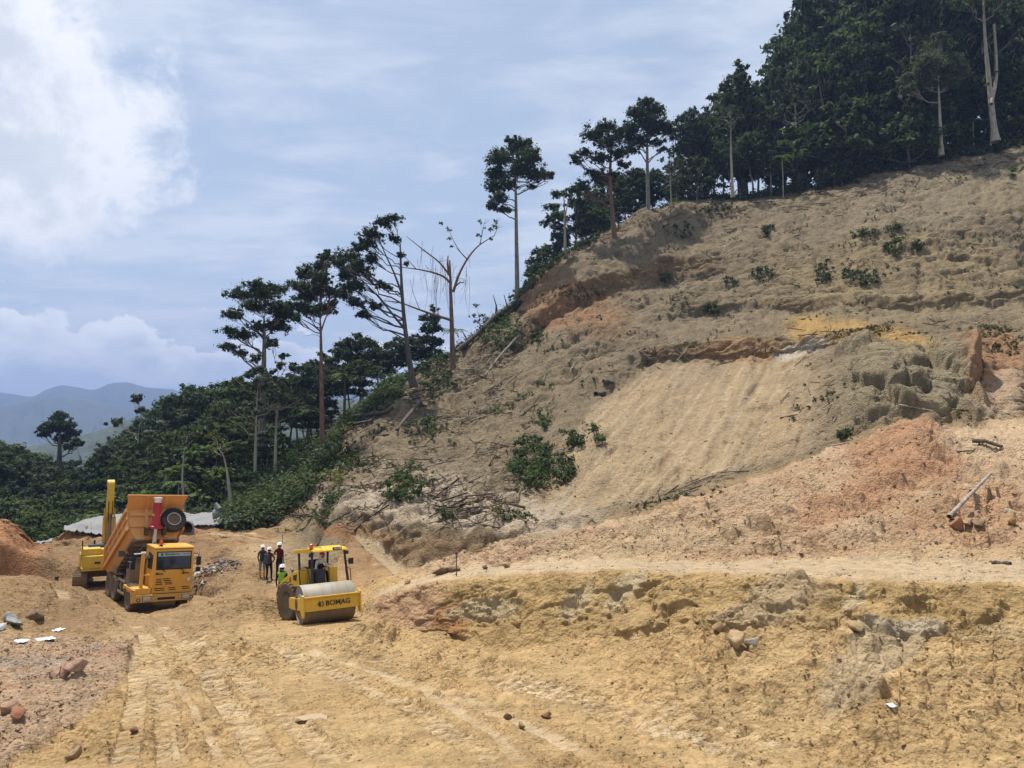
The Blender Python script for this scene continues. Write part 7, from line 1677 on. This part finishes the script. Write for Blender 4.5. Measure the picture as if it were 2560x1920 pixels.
clods('slope_stones', inview * hill * (Y < 125) * (.35 + .65 * cluster), 8000, .04, .17, 4.0, 7, (.8, 1.6))
clods('pad_lumps', inview * far * cluster * (Y < 66), 3500, .03, .14, 3.0, 8, (.8, 1.2))

# ---- cut wood and litter on the slope
def log(name, uv, r0, r1, m, label, cat='log', group=None, lift=.6, lo=0, hi=99, parts=None, seg=9):
    pts = []
    for t in uv:
        p, n = pick(t[0], t[1], lo, hi); pts.append(np.array(p) + np.array([0, 0, r0 * lift]) + (np.array([0, 0, t[2]]) if len(t) > 2 else 0))
    pts = np.array(pts); t = np.linspace(0, len(pts) - 1, (len(pts) - 1) * 4 + 1); w = np.stack([np.interp(t, np.arange(len(pts)), pts[:, k]) for k in range(3)], 1)
    if len(pts) == 2: w[1:-1] += np.random.default_rng(len(label)).normal(0, r0 * .25, (len(w) - 2, 3))
    c = w.mean(0); A = Acc(); v, f = np_tube(w - c, np.linspace(r0, r1, len(w)), seg); A.add(v, f)
    for e in (0, 1):
        ring = np.arange(seg) + (0 if e == 0 else (len(w) - 1) * seg); cp = w[0 if e == 0 else -1] - c
        A.add(np.concatenate([v[ring], cp[None]]), np.array([[k, (k + 1) % seg, seg, seg] for k in range(seg)])[:, :3] if False else np.array([[k, (k + 1) % seg, seg, k] for k in range(seg)])[:, [0, 1, 2]].astype(int)) if False else None
    o = add(name, A.mesh(name, m, True)); o.location = c; tag(o, label, cat, group); return o
log('log', [(2372, 1308, .12), (2425, 1265, .38), (2482, 1222, .55)], .08, .055, B_DEAD, 'long grey log leaning on the spoil heap behind the red boulder')
log('log', [(2480, 1408), (2525, 1410)], .055, .05, B_DARK, 'short dark branch lying on the pale shelf at the right edge')
log('log', [(2435, 1108, .1), (2460, 1112, .15), (2505, 1122, .05)], .11, .08, B_DARK, 'dark half buried log on top of the red spoil mound')
log('branch', [(2395, 1130), (2430, 1125), (2450, 1105)], .04, .02, B_DARK, 'forked dark branch below the half buried log on the mound', 'branch')
log('branch', [(2080, 1122, .1), (2118, 1110, .1)], .05, .035, B_PALE, 'pale stick lying at the foot of the raked slope', 'branch')
log('log', [(815, 1065, .2), (880, 1050, .3), (960, 1040, .3), (985, 1030, .3)], .30, .18, B_DARK, 'thick fallen trunk, upper of the two across the bluff', 'log')
log('log', [(790, 1090, .2), (870, 1070, .3), (930, 1058, .25)], .2, .12, B_DARK, 'thinner fallen trunk just below the thick one on the bluff', 'log')
log('log', [(1050, 1010, .2), (1010, 1060, .3), (990, 1085, .4)], .25, .12, B_DARK, 'dark root stock hanging down the bluff left of the dead tree', 'log')
log('log', [(1295, 845, .3), (1250, 895, .2), (1212, 940, .1)], .17, .1, B_GREY, 'straight pole lying down the bare slope below the lone tree', 'log')
log('log', [(1285, 770, .5), (1240, 800, .5), (1190, 845, .4), (1140, 885, .4)], .34, .28, B_DARK, 'long dark log lying along the skyline left of the lone tree', 'log')
log('log', [(820, 1170, .2), (860, 1150, .2), (780, 1210, .2)], .14, .08, B_DARK, 'dark stem on the ground right of the long reddish trunk', 'log') if False else None
log('log', [(1330, 742, .3), (1312, 757, .3), (1300, 765, .2)], .1, .06, B_DARK, 'dark snag on the bare skyline right of the lone tree', 'log') if False else None
for k, (u, v, du, dv, lab) in enumerate([(1243, 790, -10, -52, 'pointed dark snag standing on the skyline log, left one'), (1236, 795, 4, -34, 'short stubby snag standing on the skyline log'), (1268, 775, -8, -38, 'splintered stump with a bent tip on the skyline'), (1170, 860, -18, -38, 'leaning bare stick on the skyline beside the dead tree')]):
    p, _ = pick(u, v); a = P(u + du, v + dv, p.y); A = Acc(); vv, ff = np_tube(np.array([[0, 0, -.3], list((a - p) * .5 + Vector((.12, 0, 0))), list(a - p)]), [.16, .11, .05], 6); A.add(vv, ff)
    o = add('snag', A.mesh('snag', B_DARK, True)); o.location = p; tag(o, lab, 'snag')
for (u, v, lab) in [(1842, 985, 'small dark stump'), (1500, 988, 'charred block of wood lying on the lower slope'), (1520, 962, 'charred log end above the charred block')]:
    if 'stump' in lab: continue
    log('wood_block', [(u - 12, v), (u + 14, v - 3)], .28, .24, B_DARK, lab, 'wood block')
log('stake', [(1142, 1440), (1142, 1441)], .01, .01, B_DARK, '', '') if False else None
def stake(u, v, vt, r, m, label):
    p, _ = pick(u, v); a = P(u, vt, p.y); o = MB().tube([(0, 0, -.2), (0, 0, (a - p).z)], r, 6).box((-.06, -.01, (a - p).z * .9), (.06, .01, (a - p).z * .97)).build('survey_stake', m); o.location = p; tag(o, label, 'stake'); return o
stake(1141, 1437, 1380, .022, B_DARK, 'thin survey stake standing at the foot of the cut slope')
stake(704, 1355, 1338, .02, B_DARK, 'thin stake standing in the muddy pad behind the three people')
def litter(name, sel, n, lmin, lmax, seed, cols):
    """broken twigs and strips of bark lying about"""
    g = np.random.default_rng(seed); cand = np.nonzero(sel.ravel() > g.random(sel.size))[0]; ii = g.choice(cand, n); p = GF[ii]; nn = NRM.reshape(-1, 3)[ii]
    d = g.normal(0, 1, (n, 3)); d[:, 1] *= .6; d -= (d * nn).sum(1, keepdims=True) * nn * g.uniform(.75, 1.0, (n, 1)); d /= np.linalg.norm(d, axis=1, keepdims=True)
    L = lmin + (lmax - lmin) * g.random(n) ** 3; r = L * g.uniform(.012, .03, n) + .008
    a = np.cross(d, nn); a /= np.linalg.norm(a, axis=1, keepdims=True) + 1e-9; b = np.cross(d, a)
    V = []
    for e in (-.5, .5):
        for k in range(3):
            an = k * 2.094; V.append(p + nn * (r[:, None] + .03) + d * L[:, None] * e + (a * np.cos(an) + b * np.sin(an)) * r[:, None] * (1.2 if e < 0 else .6))
    V = np.stack(V, 1).reshape(-1, 3); base = (np.arange(n) * 6)[:, None, None]
    Fq = (np.array([[0, 1, 4, 3], [1, 2, 5, 4], [2, 0, 3, 5]])[None] + base).reshape(-1, 4)
    col = np.array(cols)[g.integers(0, len(cols), n)] * g.uniform(.7, 1.2, (n, 1))
    return add(name, npmesh(name, V, Fq, M_EARTH, False, {'soil': np.repeat(col, 6, axis=0)}), kind='stuff')
dens = inview * hill * (1 - smooth_slope) * (Y < 124) * sst(fbm2(X / 7, (Y + Zz) / 7, 3, 410), -.2, .35) * (1 - .7 * sst(UU, 2000, 2300))
litter('brushwood_litter', dens * (1 - out_m) * (PV2 < 1330), 5200, .2, 1.9, 21, [(.12, .09, .06), (.20, .15, .10), (.30, .25, .18), (.09, .065, .045), (.42, .36, .27)])
litter('brushwood_litter', inview * hill * (UU > 700) * (UU < 1350) * (Y < 112) * (TT < KX + .2) * (PV2 < 1300) * sst(fbm2(X / 6, (Y + Zz) / 6, 3, 411), -.1, .3), 2200, .3, 3.0, 22, [(.10, .075, .05), (.16, .12, .08), (.26, .21, .15), (.07, .05, .035)])
crest = inview * sst(TT, KX - .4, KX) * (1 - sst(TT, KX + 1.2, KX + 1.6)) * (UU > 1250)
litter('brushwood_litter', crest, 2000, .4, 3.0, 23, [(.09, .07, .045), (.15, .11, .07), (.24, .19, .13)])

# ---- low growth: tangled undergrowth at the forest edges (beyond counting) and separate shrubs on the slope
def undergrowth(name, sel, n, seed, m, leaf=.17, r=(.35, .9), per=16, up=.5, tint=(.5, 1.5), lift=.5):
    g = np.random.default_rng(seed); cand = np.nonzero(sel.ravel() > g.random(sel.size))[0]; ii = g.choice(cand, n)
    rr = g.uniform(r[0], r[1], n); A = Acc(); leaves(A, GF[ii] + np.array([0, 0, 1.0]) * (rr * lift)[:, None], rr, per, leaf, g, up=up, tint=tint)
    me = A.mesh(name, m); return add(name, me, kind='stuff')
edgeL = inview * (UU > 560) * (UU < 1000) * sst(TT, KX - 1.5, KX - .6) * (1 - sst(TT, KX + 2.2, KX + 2.8)); n1_ = sst(fbm2(X / 5, Y / 5, 3, 420), -.3, .2)
undergrowth('undergrowth', edgeL * n1_, 2600, 31, L_MID, .19, (.4, 1.3)); undergrowth('undergrowth', edgeL, 1500, 32, L_DARK, .2, (.5, 1.6)); undergrowth('undergrowth', edgeL * n1_, 500, 33, L_DRY, .17, (.4, 1.1)); undergrowth('undergrowth', edgeL * n1_, 250, 43, L_LIGHT, .18, (.3, .9))
edgeP = inview * (UU > 40) * (UU < 680) * (TT > KX + .1) * (TT < KX + 1.6) * (Y > 62)
undergrowth('undergrowth', edgeP, 1700, 34, L_MID, .2, (.5, 1.6)); undergrowth('undergrowth', edgeP, 700, 35, L_DARK, .18, (.5, 1.6)); undergrowth('undergrowth', edgeP, 500, 36, L_YEL, .18, (.4, 1.0))
edgeR = inview * sst(TT, KX + .55, KX + .95) * (1 - sst(TT, KX + 1.3, KX + 1.8)) * (UU > 1480)
undergrowth('undergrowth', edgeR, 1800, 37, L_DARK, .26, (.5, 1.5)); undergrowth('undergrowth', edgeR, 900, 38, L_MID, .26, (.5, 1.3)); undergrowth('undergrowth', edgeR * (UU > 1900), 500, 39, L_DRY, .22, (.3, .9), 12)
edgeC = inview * sst(TT, KX - .3, KX + .1) * (1 - sst(TT, KX + 1.8, KX + 2.2)) * (UU > 960) * (UU < 1500)
undergrowth('undergrowth', edgeC, 900, 40, L_DARK, .24, (.4, 1.2)); undergrowth('undergrowth', edgeC, 500, 41, L_MID, .22, (.4, 1.0))
def blob_sel(u, v, ru, rv): return sst(1 - np.sqrt(((PU2 - u) / ru) ** 2 + ((PV2 - v) / rv) ** 2) + .5 * fbm2(X / 2, (Y + Zz) / 2, 3, int(u)), -.1, .3) * hill * inview * (TT < KX + .2)
def shrub(u, v, ru, rv, n, m, label, seed, leaf=.16, r=(.25, .6), group=None):
    g = np.random.default_rng(seed); s = blob_sel(u, v, ru, rv); cand = np.nonzero(s.ravel() > g.random(s.size))[0]
    if len(cand) < 3: return
    ii = g.choice(cand, n); rr = g.uniform(r[0], r[1], n); c, _ = pick(u, v + rv * .6); c = np.array(c)
    e = empty('shrub', c); tag(e, label, 'shrub', group); A = Acc(); cs = GF[ii] + NRM.reshape(-1, 3)[ii] * (rr * .7)[:, None] + np.array([0, 0, .2]); leaves(A, cs - c, rr, 22, leaf, g, up=.45)
    add('foliage', A.mesh('foliage', m), e); T = Acc()
    for k in range(min(n, 14)):
        vv, ff = np_tube(bend(GF[ii[k]] - c, cs[k] - c + g.normal(0, .15, 3), g, .1, .1, 4), np.linspace(.035, .012, 4), 4); T.add(vv, ff)
    add('stem', T.mesh('stem', B_DARK), e, kind='stuff'); return e
for a in [(1330, 1160, 55, 70, 120, L_MID, 'tall leafy green bush hanging over the cut at the foot of the slope', 1, .17, (.35, .8)), (1410, 1180, 30, 40, 36, L_DARK, 'darker low bush just right of the tall leafy bush', 2), (1440, 1110, 26, 22, 22, L_DARK, 'scrubby patch above and right of the tall leafy bush', 3),
          (860, 1155, 45, 40, 70, L_MID, 'bushy green patch on the brow right of the long reddish trunk', 4), (1010, 1235, 50, 38, 70, L_MID, 'green creeper patch draping the low cliff', 5), (840, 1205, 40, 18, 30, L_YEL, 'yellowish grass patch under the brow near the long trunk', 6, .14), (1120, 1300, 22, 14, 14, L_DARK, 'small dark bush at the lip of the low cliff', 7),
          (1250, 835, 60, 50, 110, L_MID, 'broad thicket below the skyline log left of the lone tree', 8), (1345, 850, 18, 22, 18, L_DARK, 'narrow dark bush right of the lone tree foot', 9), (1100, 960, 45, 30, 60, L_DARK, 'dark scrub round the foot of the dead tree', 10), (1075, 1080, 26, 26, 24, L_DARK, 'dark bush on the bluff face below the dead tree', 11),
          (1245, 1040, 12, 10, 8, L_LIGHT, 'single bright fern clump on the bare middle slope', 12), (1365, 1060, 16, 16, 10, L_MID, 'thin shrub on the slope above the tall leafy bush', 13), (1500, 1110, 9, 8, 6, L_MID, 'little round shrub, lower of two beside the raked slope', 14), (1490, 1085, 8, 7, 5, L_MID, 'little round shrub, upper of two beside the raked slope', 15),
          (2150, 700, 46, 24, 46, L_DARK, 'dark green brush heap above the upper bench', 16), (2060, 690, 22, 34, 26, L_DARK, 'narrow dark green tuft left of the brush heap', 17), (2240, 620, 28, 26, 36, L_LIGHT, 'bright green bush high on the bare upper slope', 18), (2295, 622, 18, 12, 14, L_MID, 'small green bush right of the bright one', 19), (2160, 590, 36, 10, 22, L_MID, 'strip of low green plants above the bright bush', 20), (2235, 577, 20, 8, 14, L_MID, 'short strip of plants highest of the green strips', 21),
          (1920, 580, 18, 16, 18, L_DARK, 'dark shrub on the upper slope under the forest', 22), (1775, 780, 22, 12, 18, L_MID, 'green tuft on the slope above the lower bench', 23), (1905, 690, 34, 20, 26, L_DARK, 'dull scrub patch left of the dark tufts', 24), (1830, 710, 20, 12, 12, L_DARK, 'small dull scrub patch furthest left on the upper slope', 25), (1790, 530, 60, 16, 36, L_DARK, 'mat of scrub below the left end of the hilltop forest', 26), (1700, 580, 40, 18, 24, L_DARK, 'scrub mat on the crest left of the hilltop forest', 27),
          (2530, 440, 14, 10, 10, L_LIGHT, 'small bright plant at the right edge under the forest', 28), (2110, 1100, 14, 10, 8, L_DARK, 'dark little shrub at the foot of the raked slope', 29), (1660, 700, 24, 12, 14, L_DARK, 'thin scrub on the slope below the touching pair of trees', 30)]:
    shrub(*a[:5], a[5], a[6], 600 + a[7], *(a[8:10] if len(a) > 8 else ()))

weedsel = inview * hill * (1 - out_m) * (1 - smooth_slope) * (TT < KX) * sst(fbm2(X / 6, (Y + Zz) / 6, 4, 430), .12, .4)
undergrowth('weeds', weedsel * (PV2 < 1330), 900, 44, L_GREY, .11, (.12, .40), 12, .4); undergrowth('weeds', weedsel * (UU < 1500) * (PV2 < 1330), 700, 45, L_MID, .12, (.15, .45), 12, .4); undergrowth('weeds', weedsel * (PV2 < 1330), 500, 46, L_DRY, .12, (.15, .45), 10, .3)
# ---- white sheets, culvert pipe, water
M_SHEET = plain('white_sheeting', (.25, .25, .245), .8, spec=.1, var=.3)
def sheet(u0, u1, vtop, vbot, d0, d1, label, seed, nx=50, ny=22):
    g = np.random.default_rng(seed); U_ = np.linspace(u0, u1, nx); V = np.zeros((nx, ny, 3))
    vt = np.interp(U_, *zip(*vtop)); vb = np.interp(U_, *zip(*vbot))
    sel_ = np.nonzero(((PU2 > u0 - 30) & (PU2 < u1 + 30) & (Y > d0 - 6) & (Y < d1 + 3)).ravel())[0]; sx, sy, su, sv = GF[sel_], Y.ravel()[sel_], PU2.ravel()[sel_], PV2.ravel()[sel_]
    for j in range(ny):
        t = j / (ny - 1)
        for i in range(nx):
            v = vb[i] + (vt[i] - vb[i]) * t; p = P(U_[i], v, d0 + (d1 - d0) * t)
            near_ = sx[np.argmin((sx[:, 0] - p.x) ** 2 + (sx[:, 1] - p.y) ** 2)]; p.z = max(p.z, near_[2] + .10); V[i, j] = p
    V[..., 2] += .22 * fbm2(V[..., 0] / 1.6 + V[..., 1] / 2.6, V[..., 1] / 1.3 - V[..., 0] / 3.5, 4, seed, .5) + .05 * fbm2(V[..., 0] / .3, V[..., 1] / .3, 2, seed)
    V[:, 0, 0] += .25 * fbm2(U_ / 9, U_ * 0, 3, seed + 1); V[:, 0, 2] += .25 * fbm2(U_ / 7, U_ * 0 + 3, 3, seed + 2)
    id_ = np.arange(nx * ny).reshape(nx, ny); c = V.reshape(-1, 3).mean(0)
    me = npmesh('sheet', V.reshape(-1, 3) - c, np.stack([id_[:-1, :-1], id_[1:, :-1], id_[1:, 1:], id_[:-1, 1:]], -1).reshape(-1, 4), M_SHEET, True)
    o = add('white_sheet', me); o.location = c; m = o.modifiers.new('thick', 'SOLIDIFY'); m.thickness = .03; tag(o, label, 'sheet'); return o
sheet(160, 345, [(160, 1316), (200, 1302), (260, 1290), (345, 1278)], [(160, 1322), (200, 1330), (260, 1338), (345, 1342)], 57.0, 63.5, 'white sheeting spread over the mud bank left of the excavator boom', 51)
sheet(440, 604, [(440, 1290), (500, 1284), (560, 1274), (585, 1274), (604, 1292)], [(440, 1314), (500, 1312), (560, 1308), (604, 1300)], 60.5, 64.5, 'white sheeting draped over the bank edge right of the truck', 52)
sheet(92, 130, [(92, 1352), (130, 1350)], [(92, 1360), (112, 1372), (130, 1362)], 58, 62, 'small white sheet in the gap left of the mud bank', 53, 20, 10)
sheet(630, 672, [(630, 1312), (650, 1306), (672, 1314)], [(630, 1315), (650, 1317), (672, 1318)], 62.3, 63.6, 'small pale sheet lying on the low hump at the pad edge', 54, 20, 8)
fp = P(550, 1288, 62.5); A = Acc(); vv, ff = np_tube(np.array([list(P(536, 1287, 62.5) - fp), [0, 0, .1], list(P(548, 1272, 62.5) - fp), list(P(538, 1258, 62.5) - fp)]), [.45, .40, .22, .14], 7); A.add(vv, ff)
o = add('sheet_fold', A.mesh('sheet_fold', M_SHEET, True)); o.location = fp; tag(o, 'upright twisted flap of white sheeting above the bank', 'sheet')
cp = P(463, 1322, 58.6); c = MB(); c.lathe([(.62, -1.5), (.62, .0), (.52, .0), (.50, -1.5), (.62, -1.5)], 28, 'y', caps=False); o = c.build('culvert_pipe', RK_GREY, smooth=True); o.location = cp; o.rotation_euler = (0, 0, math.pi + R(22)); tag(o, 'concrete culvert pipe mouth poking out beneath the white sheeting', 'pipe')
d_ = MB().lathe([(0, -1.45), (.5, -1.45)], 20, 'y').build('pipe_dark_disc', M_BLACK, o)  # black disc standing in for the darkness inside the pipe
M_WATER = bpy.data.materials.new('muddy_water'); M_WATER.use_nodes = True
_w = NT(M_WATER.node_tree); _o = _w.n('ShaderNodeOutputMaterial'); _b = _w.n('ShaderNodeBsdfPrincipled'); _w.t.links.new(_b.outputs[0], _o.inputs[0]); _b.inputs['Base Color'].default_value = (.39, .29, .175, 1); _b.inputs['Roughness'].default_value = .3
_b.inputs['Specular IOR Level'].default_value = .3
_w.put(_b, 'Normal', _w.n('ShaderNodeBump', Height=_w.noise(_w.n('ShaderNodeTexCoord').outputs['Object'], 2.5, 4), Strength=.06, Distance=.05))
def puddle(pts, label, lift=.03, fixz=None):
    w = np.array([np.array(pick(u, v)[0]) for u, v in pts]); c = w.mean(0); z = (np.percentile(w[:, 2], 55) if fixz is None else fixz) + lift
    n = len(w); t = np.linspace(0, n, n * 8, endpoint=False); wp = np.concatenate([w, w[:1]]); q = np.stack([np.interp(t, np.arange(n + 1), wp[:, k]) for k in range(3)], 1)
    for _ in range(6): q = (np.roll(q, 1, 0) + 2 * q + np.roll(q, -1, 0)) / 4
    ang = np.arange(len(q)); q[:, :2] += .12 * np.stack([fbm2(ang / 4, ang * 0 + len(label), 2, 5), fbm2(ang / 4, ang * 0 + len(label), 2, 6)], 1)
    V = np.concatenate([np.stack([q[:, 0] - c[0], q[:, 1] - c[1], np.zeros(len(q))], 1), [[0, 0, 0]]]); m = len(q)
    o = add('puddle', npmesh('puddle', V, np.array([[k, (k + 1) % m, m] for k in range(m)]), M_WATER)); o.location = (c[0], c[1], z); tag(o, label, 'puddle', None, 'structure'); return o
for (pp, sf), z0, lab in zip(POOLS, POOLZ, ('shallow muddy puddle in front of the truck', 'small muddy puddle in the haul road', 'muddy puddle beside the excavator track')): puddle([((u - np.mean([p[0] for p in pp])) * 1.12 + np.mean([p[0] for p in pp]), (v - np.mean([p[1] for p in pp])) * 1.12 + np.mean([p[1] for p in pp])) for u, v in pp], lab, 0.0, z0 + .0)
# scraps of plastic on the left
for k, (u, v, w_, h_, lab) in enumerate([(52, 1605, 34, 14, 'crumpled white plastic scrap, larger of two on the pink ground'), (112, 1600, 40, 8, 'flat white plastic scrap lying right of the crumpled one'), (145, 1576, 24, 12, 'small bluish white plastic scrap near the dark slabs'), (1000 * 0 + 2228, 1768, 24, 9, 'white scrap lying in the loose spoil at lower right')]):
    p, _ = pick(u, v); m_ = p.y / F; nx, ny = 9, 7; gx_, gy_ = np.meshgrid(np.linspace(-.5, .5, nx) * w_ * m_, np.linspace(-.5, .5, ny) * w_ * m_ * .8, indexing='ij')
    gz_ = .05 + .10 * np.abs(fbm2(gx_ * 6 + k, gy_ * 6, 3, 60 + k)); id_ = np.arange(nx * ny).reshape(nx, ny)
    o = add('plastic_scrap', npmesh('plastic_scrap', np.stack([gx_ * (1 + .3 * fbm2(gy_ * 5, gy_ + k, 2, 3)), gy_, gz_], -1).reshape(-1, 3), np.stack([id_[:-1, :-1], id_[1:, :-1], id_[1:, 1:], id_[:-1, 1:]], -1).reshape(-1, 4), M_WHITE)); o.location = p; o.rotation_euler = (0, 0, k * .7); o.modifiers.new('thick', 'SOLIDIFY').thickness = .01; tag(o, lab, 'plastic scrap')
print('details', round(time.time() - T0, 1))
print('built in', round(time.time() - T0, 1), 's; objects', len(bpy.data.objects), 'tris', sum(len(m.loops) - 2 * len(m.polygons) for m in bpy.data.meshes))
